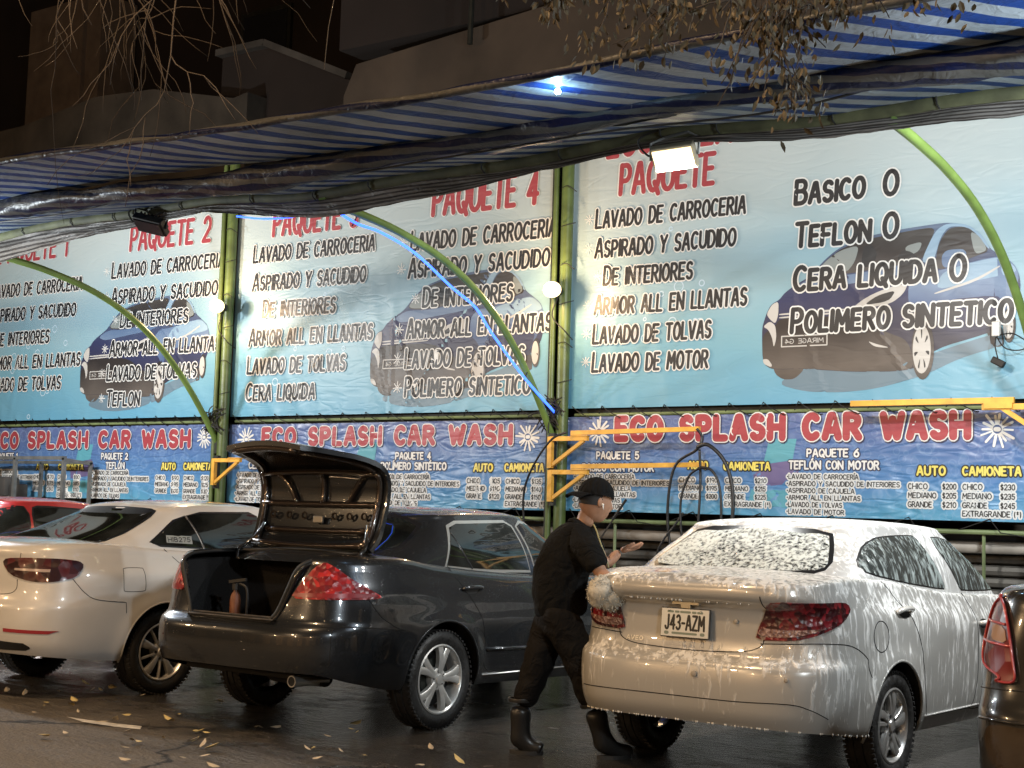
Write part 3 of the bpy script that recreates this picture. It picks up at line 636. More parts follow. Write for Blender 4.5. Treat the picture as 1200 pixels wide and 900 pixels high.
# right large banner
r, S = banner("package_banner", "large pale blue banner with BASICO and TEFLON, farthest right", -8.42, -3.60, 2.55, 5.6, M_UP, 0.011, 0.4, UPG, 100, 60)
K = Ink(S); car_picture(K, -6.22, -3.78, 2.64, 4.15); splash(K, -7.35, 3.55, .75, 8)
redt(K, "ECO SPLASH", -8.0, -6.2, 5.16, .30)
redt(K, "PAQUETE", -7.84, -6.77, 4.752, .297)
for t_, xa, xb, z in ((LAV, -8.13, -6.42, 4.425), (ASP, -8.13, -6.52, 4.115), (DEI, -8.02, -6.99, 3.82), (ARM, -8.12, -6.39, 3.52), (TOL, -8.13, -6.77, 3.22), (MOTR, -8.13, -6.80, 2.93)): hand(K, t_, xa, xb, z, .19); snow(K, xa-.085, z+.1, .06)
for t_, xa, xb, z in (("BASICO", -5.89, -5.21, 4.456), ("0", -5.01, -4.89, 4.452), ("TEFLON", -5.88, -5.15, 4.043), ("0", -5.01, -4.89, 4.056), ("CERA LIQUIDA", -5.89, -4.53, 3.628), ("0", -4.39, -4.27, 3.615), ("POLIMERO SINTETICO", -5.91, -3.86, 3.226)): hand(K, t_, xa, xb, z, .215, True)
K.mb.build("printed_artwork", INKS, r)

# narrow price banners
def title(K, x0, x1, z, cap):
    K.text("ECO SPLASH CAR WASH", x0, x1, z, cap, [(0.245, 0.004, SH, .04, -.05), (0.235, 0.0062, WH, 0, 0), (0.178, 0.0088, RD, 0, 0)], gap=0.56, jit=0.0)
def small(K, txt, x0, x1, z, cap, mi=DK, halo=WH, t=.095, hh=.42): 
    K.text(txt, x0, x1, z, cap, [(hh, 0.004, halo, 0, 0), (t, 0.0066, mi, 0, 0)], gap=0.32)
def yel(K, txt, x0, x1, z, cap):
    K.text(txt, x0, x1, z, cap, [(.30, 0.004, DK, 0, 0), (.13, 0.0066, YE, 0, 0)], gap=0.42)
def wht(K, txt, x0, x1, z, cap):
    K.text(txt, x0, x1, z, cap, [(.26, 0.004, SH, 0, 0), (.12, 0.0066, WH, 0, 0)], gap=0.36)
ITEMS = ["•LAVADO DE CARROCERÍA", "•ASPIRADO Y SACUDIDO DE INTERIORES", "•ASPIRADO DE CAJUELA", "•ARMOR ALL EN LLANTAS", "•LAVADO DE TOLVAS", "•LAVADO DE MOTOR"]
LW = [.72, 1.12, .68, .74, .56, .58]
def services(K, x, z, dz, n, sc=1.0, cap=.042):
    for k in range(n): small(K, ITEMS[k], x, x+LW[k]*sc, z-dz*k, cap, t=.10, hh=.42)
def prices(K, xa, xb, z, a, b_, cap=.045, dz=.082, sc=1.0):
    small_ = lambda *q: small(K, *q, cap)
    for k, (w, l) in enumerate((("CHICO", .17), ("MEDIANO", .25), ("GRANDE", .21))):
        small(K, w, xa, xa+l*sc, z-dz*k, cap); small(K, "$%d" % a[k], xa+.31*sc, xa+.43*sc, z-dz*k, cap)
        small(K, w, xb, xb+l*sc, z-dz*k, cap); small(K, "$%d" % b_[k], xb+.33*sc, xb+.45*sc, z-dz*k, cap)
    small(K, "EXTRAGRANDE (*)", xb, xb+.50*sc, z-dz*2.9, cap)
def carwash_scene(K, x, z):
    K.poly([(x-.14, z+.12), (x+.16, z+.16), (x+.20, z+.36), (x-.08, z+.36)], .0012, TE)
    K.poly([(x-.22, z-.10), (x+.16, z-.06), (x+.24, z+.08), (x+.18, z+.16), (x-.12, z+.12), (x-.24, z+.02)], .0010, PLM)
    K.poly([(x-.30, z-.30), (x+.22, z-.28), (x+.26, z-.12), (x-.26, z-.12)], .0014, TE)
r, S = banner("price_banner", "narrow blue price banner with packages 1 and 2, farthest left", -18.4, -13.66, 1.49, 2.45, M_LO, 0.016, 1.0, LOG, 130, 28)
K = Ink(S); carwash_scene(K, -16.2, 1.85); title(K, -18.2, -14.12, 2.182, .185); K.star(-13.86, 2.29, .14, .006, WH)
wht(K, "PAQUETE 2", -15.81, -15.28, 2.014, .075); wht(K, "TEFLÓN", -15.71, -15.34, 1.89, .078); services(K, -15.98, 1.81, .075, 5, 1.0, .046)
wht(K, "PAQUETE 1", -18.1, -17.6, 2.014, .075); services(K, -18.3, 1.81, .075, 4, 1.0, .046)
yel(K, "AUTO", -14.61, -14.36, 1.885, .076); yel(K, "CAMIONETA", -14.2, -13.70, 1.887, .076); prices(K, -14.72, -14.19, 1.754, (90, 95, 100), (120, 125, 130), .047)
yel(K, "AUTO", -17.15, -16.89, 1.87, .07); yel(K, "CAMIONETA", -16.67, -16.17, 1.873, .07); prices(K, -17.2, -16.68, 1.745, (70, 75, 80), (100, 105, 110), .047)
K.mb.build("printed_artwork", INKS, r)
r, S = banner("price_banner", "narrow blue price banner with package 4, behind the grey sedan", -13.42, -8.64, 1.49, 2.44, M_LO, 0.018, 1.3, LOG, 130, 28)
K = Ink(S); carwash_scene(K, -11.2, 1.85); title(K, -12.83, -9.15, 2.20, .175); K.star(-13.12, 2.26, .15, .006, WH); K.star(-8.93, 2.26, .15, .006, WH)
wht(K, "PAQUETE 4", -10.71, -10.21, 2.022, .070); wht(K, "POLÍMERO SINTÉTICO", -10.92, -9.99, 1.906, .074); services(K, -10.97, 1.80, .073, 5, 1.04, .046)
wht(K, "PAQUETE 3", -13.0, -12.5, 2.022, .070); wht(K, "CERA LIQUIDA", -13.05, -12.4, 1.906, .074); services(K, -13.25, 1.80, .073, 5, 1.0, .046)
yel(K, "AUTO", -9.61, -9.37, 1.895, .074); yel(K, "CAMIONETA", -9.21, -8.72, 1.898, .074); prices(K, -9.70, -9.19, 1.766, (105, 110, 120), (135, 140, 150), .047)
yel(K, "AUTO", -12.1, -11.86, 1.895, .074); yel(K, "CAMIONETA", -11.75, -11.3, 1.898, .074); prices(K, -12.15, -11.75, 1.766, (95, 100, 110), (125, 130, 140), .047, sc=.9)
K.mb.build("printed_artwork", INKS, r)
r, S = banner("price_banner", "narrow blue price banner with package 6, behind the foamy white sedan", -8.42, -3.62, 1.495, 2.46, M_LO, 0.016, 1.0, LOG, 130, 28)
K = Ink(S); carwash_scene(K, -6.05, 1.86); title(K, -7.81, -4.24, 2.232, .20); K.star(-8.03, 2.30, .15, .006, WH); K.star(-3.98, 2.29, .155, .006, WH)
wht(K, "PAQUETE 5", -8.05, -7.55, 2.03, .068); wht(K, "BASICO CON MOTOR", -8.22, -7.38, 1.905, .070); services(K, -8.32, 1.827, .0595, 6, 1.0, .041)
wht(K, "PAQUETE 6", -5.74, -5.24, 2.054, .066); wht(K, "TEFLÓN CON MOTOR", -5.92, -5.05, 1.94, .070); services(K, -5.94, 1.846, .065, 6, .97, .041)
yel(K, "AUTO", -6.99, -6.78, 1.936, .066); yel(K, "CAMIONETA", -6.6, -6.12, 1.928, .066); prices(K, -7.08, -6.58, 1.803, (190, 195, 200), (210, 215, 225), .041, .078, .95)
yel(K, "AUTO", -4.69, -4.44, 1.893, .072); yel(K, "CAMIONETA", -4.28, -3.78, 1.893, .070); prices(K, -4.77, -4.28, 1.768, (200, 205, 210), (230, 235, 245), .045, .08)
K.mb.build("printed_artwork", INKS, r)
# ------------------------------------------------------------------ awning: arches, beam, striped tarp
ARCH = [(12.70, 2.20), (12.30, 2.72), (11.86, 3.17), (11.35, 3.54), (10.75, 3.80), (10.1, 3.95), (9.5, 4.02), (9.06, 4.05)]
for x, lb in ((-13.53, "slender green arch springing from the left post in front of packages 1 and 2"), (-8.53, "green arch from the middle post with a blue light rope along it"), (-3.5, "bright green arch crossing the right banner from the far right post")):
    r = empty("green_arch", (x, 0, 0), 0, lb, "awning arch", "arched tubes that carry the awning")
    mb = MB(); mb.tube([(0, p[1], p[2]) for p in crom([(0, a, b) for a, b in ARCH], 5)], 0.036, 14); mb.build("curved_tube", GREENB, r, smooth='auto')
    mb = MB(); mb.box((0, 12.70, 2.16), (0.12, 0.10, 0.16)); mb.build("clamp", DSTEEL, r)
BEAMZ = 4.12; BEAMY = 9.1
def beamz(x): return BEAMZ+0.035*math.sin(x*1.1+1)-0.02*math.sin(x*2.7)
r = empty("awning_beam", (-8, BEAMY, 0), 0, "weathered beam along the front edge of the banner bays under the striped tarp", "beam")
WOODG = mat("weathered_olive_beam", (0.085, 0.09, 0.045), 0.7, noise_amt=0.5, nscale=4, bump=0.2, bscale=14)
mb = MB(); mb.tube([(x+8, 0, beamz(x)+0.03) for x in np.linspace(-20, 1.5, 60)], 0.058, 10); mb.build("beam_tube", WOODG, r, smooth=True)
mb = MB()
for k in range(26):
    x = -19+k*0.8+random.uniform(-.2, .2); z = beamz(x)+0.03
    mb.tube([(x+8+0.03*math.cos(a)+.02*a/6.28, 0.07*math.cos(a), z+0.07*math.sin(a)) for a in [i*.7 for i in range(10)]], 0.006, 5)
mb.build("lashing_cord", ROPE, r)

def tarp_mat(name, ang, period, dark=1.0, grime=0.5, c1=(0.012, 0.040, 0.27), c2=(0.62, 0.63, 0.62)):
    m, N, L, b = newmat(name); tc = N.new("ShaderNodeTexCoord"); sp = N.new("ShaderNodeSeparateXYZ"); L.new(tc.outputs["UV"], sp.inputs[0])
    def mth(op, a, v=None, c=None):
        q = N.new("ShaderNodeMath"); q.operation = op; L.new(a, q.inputs[0])
        if c is not None: L.new(c, q.inputs[1])
        elif v is not None: q.inputs[1].default_value = v
        return q.outputs[0]
    t = mth('ADD', mth('MULTIPLY', sp.outputs["X"], math.sin(R_(ang))/period), None, mth('MULTIPLY', sp.outputs["Y"], -math.cos(R_(ang))/period))
    fr = mth('FRACT', t); pp = mth('PINGPONG', t, 0.5)
    st = N.new("ShaderNodeMapRange"); st.inputs["From Min"].default_value = 0.225; st.inputs["From Max"].default_value = 0.25; L.new(pp, st.inputs["Value"])
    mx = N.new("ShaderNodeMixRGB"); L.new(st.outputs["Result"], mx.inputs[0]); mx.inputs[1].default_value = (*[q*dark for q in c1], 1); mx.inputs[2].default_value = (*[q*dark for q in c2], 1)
    n = N.new("ShaderNodeTexNoise"); n.inputs["Scale"].default_value = 1.6; n.inputs["Detail"].default_value = 7; L.new(tc.outputs["UV"], n.inputs["Vector"])
    r = N.new("ShaderNodeValToRGB"); r.color_ramp.elements[0].position = 0.3; r.color_ramp.elements[1].position = 0.65
    r.color_ramp.elements[0].color = (1-grime, 1-grime, (1-grime)*.95, 1); r.color_ramp.elements[1].color = (1, 1, 1, 1); L.new(n.outputs["Fac"], r.inputs["Fac"])
    m2 = N.new("ShaderNodeMixRGB"); m2.blend_type = 'MULTIPLY'; m2.inputs[0].default_value = 1; L.new(mx.outputs["Color"], m2.inputs[1]); L.new(r.outputs["Color"], m2.inputs[2])
    L.new(m2.outputs["Color"], b.inputs["Base Color"]); b.inputs["Roughness"].default_value = 0.42; b.inputs["Specular IOR Level"].default_value = 0.35
    tr = N.new("ShaderNodeBsdfTranslucent"); L.new(m2.outputs["Color"], tr.inputs["Color"]); ms = N.new("ShaderNodeMixShader"); ms.inputs[0].default_value = 0.18
    out = N["Material Output"]; L.new(b.outputs[0], ms.inputs[1]); L.new(tr.outputs[0], ms.inputs[2]); L.new(ms.outputs[0], out.inputs["Surface"])
    n2 = N.new("ShaderNodeTexNoise"); n2.inputs["Scale"].default_value = 7; n2.inputs["Detail"].default_value = 6; n2.inputs["Distortion"].default_value = 1.5; L.new(tc.outputs["UV"], n2.inputs["Vector"])
    bp = N.new("ShaderNodeBump"); bp.inputs["Strength"].default_value = 0.55; bp.inputs["Distance"].default_value = 0.03; L.new(n2.outputs["Fac"], bp.inputs["Height"]); L.new(bp.outputs["Normal"], b.inputs["Normal"])
    return m
T1 = tarp_mat("striped_tarp", 54, 0.25, 0.75, 0.55, (0.010, 0.055, 0.28), (0.36, 0.42, 0.49)); T2 = tarp_mat("striped_tarp_inner", 58, 0.25, 0.8, 0.5, (0.010, 0.05, 0.20), (0.34, 0.42, 0.48)); T3 = tarp_mat("shaded_tarp_fold", 8, 0.12, 0.16, 0.6)  # gathered copy is darkened: the fold's shade is put into its colour
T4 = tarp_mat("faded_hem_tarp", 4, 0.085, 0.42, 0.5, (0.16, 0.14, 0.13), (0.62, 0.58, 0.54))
def uvsheet(name, fn, nu, nv, lu, lv, m, parent):
    mb = MB(); mb.grid(fn, nu, nv); o = mb.build(name, m, parent, smooth=True)
    uv = o.data.uv_layers.new(name="UVMap"); n1 = nu+1
    for lp in o.data.loops:
        j, i = divmod(lp.vertex_index, n1); uv.data[lp.index].uv = (i/nu*lu, j/nv*lv)
    return o
X0, X1 = -19.5, 1.0; LU = X1-X0
root = empty("striped_awning", (0, 0, 0), 0, "blue and white striped plastic tarp awning sagging over the parking bays", "awning")
def nz(x, y, s=1.0, seed=0.0): return noise.noise(Vector((x*s, y*s, seed)))
def yfold(x): return 8.15+0.10*math.sin(x*0.8)+0.12*nz(x, 0, .5, 3)
def outer(u, v):
    x = X0+LU*u; y0 = 7.12+0.05*math.sin(x*.7); y1 = yfold(x); y = y0+(y1-y0)*v
    sag = -0.03*math.sin(math.pi*v)*(0.6+0.4*math.sin(x*1.3)); z = 4.13+0.03*math.sin(x*.55+1)+sag+0.018*nz(x, y, 1.2)+0.006*nz(x, y*2, 3)
    return Vector((x, y, z))
uvsheet("outer_tarp", outer, 260, 16, LU, 1.05, T1, root)
def inner(u, v):
    x = X0+LU*u; y0 = yfold(x)-0.08; y1 = BEAMY; y = y0+(y1-y0)*v
    sag = -0.03*math.sin(math.pi*v)*(0.7+0.3*math.sin(x*1.7+2)); z = 4.08+(beamz(x)+.06-4.08)*v+sag+0.018*nz(x, y, 1.4, 5)+0.006*nz(x, y*2, 3)
    return Vector((x, y, z))
uvsheet("inner_tarp", inner, 260, 16, LU, 1.0, T2, root)
def roll(u, v):   # the gathered fold between the two sheets
    x = X0+LU*u; a = -0.4+v*5.4; rr = 0.085+0.035*nz(x, v*2, 1.3, 9)+0.03*math.sin(x*2.1)*.4
    return Vector((x, yfold(x)-0.03+rr*1.6*math.cos(a)+0.03*nz(x, v*3, 3, 2), 4.06+0.05*math.sin(x*.9)+rr*math.sin(a)*1.0+0.02*nz(x, v*4, 5, 1)))
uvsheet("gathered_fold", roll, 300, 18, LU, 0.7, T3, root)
def edge(u, v):   # rolled outer edge
    x = X0+LU*u; a = v*6.0; rr = 0.028+0.012*nz(x, v, 2, 4)
    p = outer(u, 0); return Vector((x, p.y-0.02+rr*1.3*math.cos(a), p.z-0.03+rr*math.sin(a)))
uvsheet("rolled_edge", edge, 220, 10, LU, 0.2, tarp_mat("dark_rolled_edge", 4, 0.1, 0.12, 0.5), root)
def hem(u, v):    # the loose strip hanging below the beam
    x = X0+LU*u; drop = float(np.interp(x, (-14, -12.2, -11.2, -10.0, -9.2, -8.2, -7.2, -6.3, -5.2, -3.0, 0), (.24, .20, .10, .06, .11, .17, .14, .05, .06, .10, .10)))+0.02*nz(x, 0, .9, 8)
    z = beamz(x)-0.03-drop*v+0.012*nz(x, v, 6, 1)*v
    return Vector((x, BEAMY-0.05-0.02*v+0.03*nz(x, v*2, 2.5, 6), z))
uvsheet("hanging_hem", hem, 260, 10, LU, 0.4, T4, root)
mb = MB()
for k, (x0, x1) in enumerate(((-19.5, 1.0),)):
    mb.tube([(x, yfold(x)+0.03*math.sin(x*3), 3.985+0.03*math.sin(x*1.9)) for x in np.linspace(x0, x1, 90)], 0.008, 5)
mb.build("tension_rope", ROPE, root)

# ------------------------------------------------------------------ lights in view
LENS = mat("lit_lamp_face", (1, .9, .7), 0.5, emit=(1.0, 0.78, 0.42), estr=2.3)
LENSW = mat("lit_led_bulb", (0.8, 0.95, 1), 0.4, emit=(0.55, 0.85, 1.0), estr=60)
LAMPB = mat("pale_lamp_housing", (0.30, 0.27, 0.20), 0.45, 0.2); LAMPK = mat("black_lamp_housing", (0.014, 0.014, 0.013), 0.45, 0.3)
def floodlight(loc, rot, lit, label, sc=1.0):
    r = empty("floodlight", loc, 0, label, "floodlight", "floodlights under the awning beam")
    rm = Matrix.Rotation(rot[2], 4, 'Z') @ Matrix.Rotation(rot[1], 4, 'Y') @ Matrix.Rotation(rot[0], 4, 'X')
    rr = rm.to_3x3(); B = LAMPB if lit else LAMPK
    mb = MB(); mb.box(rr @ Vector((0, 0.03, 0)), (0.34*sc, 0.075*sc, 0.20*sc), rr, bev=0.012)
    for k in range(7): mb.box(rr @ Vector(((-.13+.0433*k)*sc, 0.085*sc, 0)), (0.008, 0.05*sc, 0.15*sc), rr)
    mb.build("housing", B, r)
    mb = MB(); mb.box(rr @ Vector((0, -0.013*sc, 0)), (0.30*sc, 0.012, 0.165*sc), rr); mb.build("lamp_face", LENS if lit else TRIM, r)
    mb = MB(); mb.tube([rr @ Vector((-.185*sc, .02, 0)), rr @ Vector((-.19*sc, .03, 0))+Vector((0, 0, .12)), Vector((-.10*sc, 0.03, .17)), Vector((.10*sc, 0.03, .19)), rr @ Vector((.19*sc, .03, 0))+Vector((0, 0, .12)), rr @ Vector((.185*sc, .02, 0))], 0.011, 6)
    mb.build("bracket", LAMPK if not lit else GREY, r)
    mb = MB(); mb.tube(crom([rr @ Vector((.05, .06, .08)), (.12, .10, .20), (.02, .05, .24), (-.2, .02, .22), (-.3, .0, .16), (-.22, .02, .05), rr @ Vector((-.12, .08, .03))], 5), 0.008, 5); mb.build("cable", ROPE, r)
    return r
floodlight((-5.10, 9.02, 3.985), (R_(42), R_(-4), R_(12)), True, "lit floodlight glowing warm white above the word PAQUETE", 0.95)
floodlight((-10.66, 9.02, 4.00), (R_(58), R_(14), R_(16)), False, "unlit black floodlight hanging askew above PAQUETE 2", 0.95)
for x, z, lb in ((-13.36, 3.87, "glowing round bulb on the left green post"), (-8.42, 3.75, "glowing round bulb on the middle green post")):
    r = empty("post_lamp", (x, YW-0.38, z), 0, lb, "lamp", "bulbs fixed on the posts")
    mb = MB(); mb.ico((0, 0, 0), 0.085, 3, (1.15, 1, 1)); mb.build("bulb", LENS, r, smooth=True)
    mb = MB(); mb.tube([(0.0, 0.06, 0), (0.0, 0.14, 0.0)], 0.045, 12); mb.build("socket", LAMPK, r, smooth='auto')
    mb = MB(); mb.tube([(0.0, 0.14, 0), (-.04, 0.22, -0.02)], 0.015, 8); mb.build("bracket", GREEN, r)
    mb = MB(); mb.tube(crom([(0.02, 0.12, -0.02), (-0.06, 0.1, -0.25), (0.12, .06, -0.42), (0.12, .22, -0.5)], 6), 0.007, 5); mb.build("cable", ROPE, r)
r = empty("led_bulb", (-5.05, 7.45, 4.065), 0, "small cold white light under the awning near the hanging leaves", "lamp")
mb = MB(); mb.ico((0, 0, 0), 0.020, 2); mb.build("bulb", LENSW, r, smooth=True)
mb = MB(); mb.tube([(0, 0, 0.025), (0, 0.01, 0.09)], 0.018, 8); mb.build("socket", LAMPK, r)

# blue light rope: along the arch, then swagged under the beam
ROPEB = mat("blue_light_rope", (0.1, 0.2, 1.0), 0.4, emit=(0.03, 0.12, 1.0), estr=3.2)
pa = [(-8.49+0.02, 12.6, 2.50), (-8.50, 12.1, 2.80), (-8.53, 11.55, 3.20), (-8.55, 11.30, 3.42), (-8.55, 10.9, 3.57), (-8.55, 10.35, 3.80), (-8.54, 9.85, 3.905), (-8.54, 9.5, 3.93), (-8.54, 9.12, 4.03)]
r = empty("light_rope", (0, 0, 0), 0, "glowing blue light rope strung along the middle arch", "light rope")
mb = MB(); mb.tube(crom(pa, 5), 0.0125, 8); mb.build("glowing_tube", ROPEB, r, smooth=True)
mb = MB()
for p in (pa[1], pa[3], pa[5], pa[7]): mb.tube([(p[0]-.03, p[1], p[2]-.03), (p[0]+.01, p[1]+.02, p[2]+.07)], 0.006, 5)
mb.build("tie", ROPE, r)
sw = [(-9.62, 9.13, 4.02), (-9.3, 9.15, 3.97), (-8.95, 9.15, 3.955), (-8.65, 9.14, 3.99), (-8.54, 9.12, 4.03)]
mb = MB(); mb.tube(crom(sw, 6), 0.008, 8); mb.build("swagged_tube", ROPEB, r, smooth=True)

# ------------------------------------------------------------------ yellow swing arms and hoses
def swing_arm(x, z, L, label, dx=0.0, armz=0.02):
    r = empty("yellow_swing_arm", (x, YW-0.30, z), 0, label, "swing arm", "yellow hose arms fixed on the posts")
    mb = MB(); mb.bar((0, 0, 0.02), (0, 0, -0.30), 0.05, 0.05); mb.bar((0, 0, 0.0), (0.45, 0, 0.0), 0.045, 0.045); mb.bar((0.02, 0.002, -0.27), (0.40, 0.002, -0.02), 0.035, 0.035); mb.build("triangular_bracket", YELLOW, r)
    mb = MB(); mb.box((0.36, -.004, .025), (0.20, .06, .012)); mb.build("hinge_plate", YELLOW, r)
    if L > 0: mb = MB(); mb.bar((0.26, -0.01, 0.056+armz-.02), (0.26+L, -0.05, 0.06+armz), 0.045, 0.045); mb.build("arm", YELLOW, r)
    mb = MB(); mb.box((-0.01, 0.05, -0.14), (0.07, 0.05, 0.4)); mb.build("mounting_plate", DSTEEL, r)
    return r
swing_arm(-8.44, 2.22, 1.48, "yellow swing arm on the middle post, upper of two crossing ECO")
swing_arm(-8.43, 1.88, 1.52, "yellow swing arm on the middle post, lower of two above BASICO CON MOTOR")
swing_arm(-13.36, 1.99, 0, "small yellow triangular bracket on the left green post")
r = empty("yellow_swing_arm", (-3.4, YW-0.30, 2.46), 0, "long yellow swing arm at the right end above CAR WASH", "swing arm", "yellow hose arms fixed on the posts")
mb = MB(); mb.bar((0, 0, 0), (-0.62, 0, 0), 0.045, 0.05); mb.bar((0, .002, -.32), (-0.45, .002, -.01), 0.035, 0.04); mb.bar((0, 0, .03), (0, 0, -.36), .05, .05); mb.build("triangular_bracket", YELLOW, r)
mb = MB(); mb.bar((-0.35, -.01, .055), (-1.78, -.05, .05), .045, .05); mb.build("arm", YELLOW, r)
mb = MB(); mb.box((-0.48, -.012, .01), (0.24, .055, .05)); mb.build("hinge_plate", YELLOW, r)
HOSE = mat("black_rubber_hose", (0.013, 0.013, 0.014), 0.42)
def hose(pts, rad, label):
    mb = MB(); mb.tube(crom(pts, 7), rad, 8); return tag(mb.build("pressure_hose", HOSE, None, smooth=True), label, "hose", "black hoses hanging from the yellow arms")
y = 12.42
hose([(-6.70, y-.03, 2.30), (-6.66, y, 2.22), (-6.70, y-.02, 2.10), (-6.92, y-.03, 1.95), (-7.0, y-.02, 1.6), (-6.98, y, 1.2), (-6.8, y, 0.7), (-6.5, y, .4)], .014, "black hose looping from the tip of the upper yellow arm, leftmost strand")
hose([(-6.68, y-.05, 2.12), (-6.55, y-.07, 2.14), (-6.38, y-.06, 1.98), (-6.30, y-.05, 1.7), (-6.31, y-.05, 1.3), (-6.4, y, .8), (-6.6, y, .3)], .019, "thick black hose hanging from the upper yellow arm, rightmost strand")
hose([(-6.66, y-.04, 2.10), (-6.65, y-.03, 1.8), (-6.66, y-.04, 1.4), (-6.7, y-.02, .9), (-6.75, y, .3)], .013, "straight black hose dropping in the middle of the hose bundle")
hose([(-6.64, y-.08, 1.92), (-6.76, y-.06, 1.84), (-6.84, y-.06, 1.6), (-6.82, y-.05, 1.2), (-6.76, y, .6)], .012, "thin black hose looping from the tip of the lower yellow arm, inner strand")
hose([(-6.63, y-.09, 1.93), (-6.50, y-.09, 1.90), (-6.42, y-.08, 1.74), (-6.40, y-.08, 1.4), (-6.46, y-.05, .8)], .013, "black hose bending over right of the lower yellow arm's tip")
hose([(-6.82, y-.04, 1.50), (-6.90, y-.06, 1.38), (-7.02, y-.08, 1.22), (-7.08, y-.08, 1.05), (-7.08, y-.06, .6)], .011, "thin black hose slanting down left of the hose bundle")
hose([(-8.12, y-.12, 2.27), (-8.25, y-.18, 2.2), (-8.44, y-.16, 2.0), (-8.62, y-.10, 1.72), (-8.66, y-.05, 1.4), (-8.6, y, .9)], .012, "olive black hose slung around the brackets of the middle post")
t = empty("black_wand", (-7.55, y-.3, 1.25), 0, "thin black spray wand leaning behind the washer's face", "spray wand")
mb = MB(); mb.bar((-.25, 0, -.32), (.22, 0.02, .33), .012, .012); mb.build("lance", HOSE, t)
mb = MB(); mb.tube([(.10, .01, .165), (.24, .02, .36)], .013, 8); mb.build("grip", BLACK, t)
t = empty("cable_outlet", (-3.86, YW-.10, 2.98), 0, "small white socket box with loose wires at the right banner edge", "socket")
mb = MB(); mb.box((-.10, -.02, .17), (.07, .05, .13), bev=.008); mb.build("socket_box", mat("white_plastic", (.55, .55, .53), .4), t)
mb = MB(); mb.box((-.08, -.03, -.12), (.12, .05, .06), Matrix.Rotation(.5, 3, 'Y'), bev=.01); mb.build("adapter", BLACK, t)
mb = MB(); mb.tube(crom([(-.10, -.02, .11), (-.02, -.04, .0), (.12, -.03, -.02), (.25, -.02, .06), (.33, -.02, .02)], 6), .006, 5); mb.tube(crom([(-.10, -.02, .11), (.05, -.05, .12), (.2, -.04, .04), (.3, -.03, .12)], 6), .006, 5); mb.tube(crom([(-.08, -.03, -.10), (-.1, -.05, .02), (-.10, -.02, .11)], 6), .006, 5); mb.build("wire", ROPE, t)

# ------------------------------------------------------------------ welded rack at the far left
t = empty("equipment_rack", (-16.75, 12.2, 0), 0, "grey welded tube rack with a compressor in front of the far left price banner", "rack")
mb = MB()
for x in (-1.1, -.1, .92):
    mb.bar((x, 0, 0), (x, 0, 2.0), .045, .045)
    mb.bar((x, .42, 0), (x, .42, 1.96), .04, .04)
for z in (2.0,): mb.bar((-1.12, 0, z), (.94, 0, z), .045, .045, up=(0, 1, 0)); mb.bar((-1.12, .42, z-.04), (.94, .42, z-.04), .04, .04, up=(0, 1, 0))
for x in (-1.1, .92): mb.bar((x, 0.02, 1.98), (x, .42, 1.94), .04, .04, up=(1, 0, 0))
mb.bar((-1.1, .2, 1.0), (.92, .2, 1.0), .4, .03); mb.build("frame", GREY, t)
c = MB(); c.tube([(-.85, .2, 1.3), (-.82, .2, 1.3), (-.25, .2, 1.3), (-.22, .2, 1.3)], [.05, .2, .2, .05], 16); c.build("tank", mat("pale_grey_tank", (.42, .42, .40), .5, noise_amt=.3), t, smooth='auto')
c = MB(); c.box((-.55, .2, 1.62), (.28, .26, .26), bev=.04); c.box((-.3, .22, 1.56), (.16, .2, .2), bev=.03); c.tube([(-.7, .05, 1.5), (-.7, .02, 1.85)], .05, 10); c.build("motor", mat("dark_motor", (.05, .05, .05), .5), t, smooth='auto')
c = MB(); c.tube(crom([(-.1, .1, 1.02), (-.02, 0, 1.4), (.12, 0.02, 1.36), (.2, .05, 1.05)], 6), .03, 8); c.box((.15, .1, 1.25), (.24, .12, .1)); c.build("pump", BLACK, t)

# ------------------------------------------------------------------ trees
BARK = mat("grey_brown_bark", (0.13, 0.095, 0.07), 0.9, noise_amt=0.4, nscale=9, bump=0.5, bscale=22)
TWIG = mat("dry_twig", (0.055, 0.043, 0.034), 0.95)
LEAF = mat("dry_brown_leaf", (0.080, 0.060, 0.030), 0.65, noise_amt=0.5, nscale=5)
ZMIN = [lambda p: -9]
def branch(mb, p, d, L, r, depth, rnd, tips, droop=0.10):
    pts = [Vector(p)]; rr = [r]; d = Vector(d).normalized(); n = 6
    for k in range(n):
        d = (d+Vector((rnd.uniform(-.28, .28), rnd.uniform(-.28, .28), rnd.uniform(-.25, .2)-droop*.6))).normalized()
        q = pts[-1]+d*L/n
        if q.z < ZMIN[0](q) and k > 0: break
        pts.append(q); rr.append(r*(1-.75*(k+1)/n)+.0012)
    mb.tube(pts, rr, 6 if r > .012 else 4)
    tips.append((pts[-1], d))
    n = len(pts)-1
    if depth > 0 and n >= 2:
        for k in range(rnd.randint(3, 4) if depth > 1 else rnd.randint(2, 4)):
            i = rnd.randint(2, n); e = (d+Vector((rnd.uniform(-1, 1), rnd.uniform(-.8, .8), rnd.uniform(-.8, .45)))).normalized()
            branch(mb, pts[i], e, L*rnd.uniform(.45, .75), rr[i]*.75, depth-1, rnd, tips, droop)
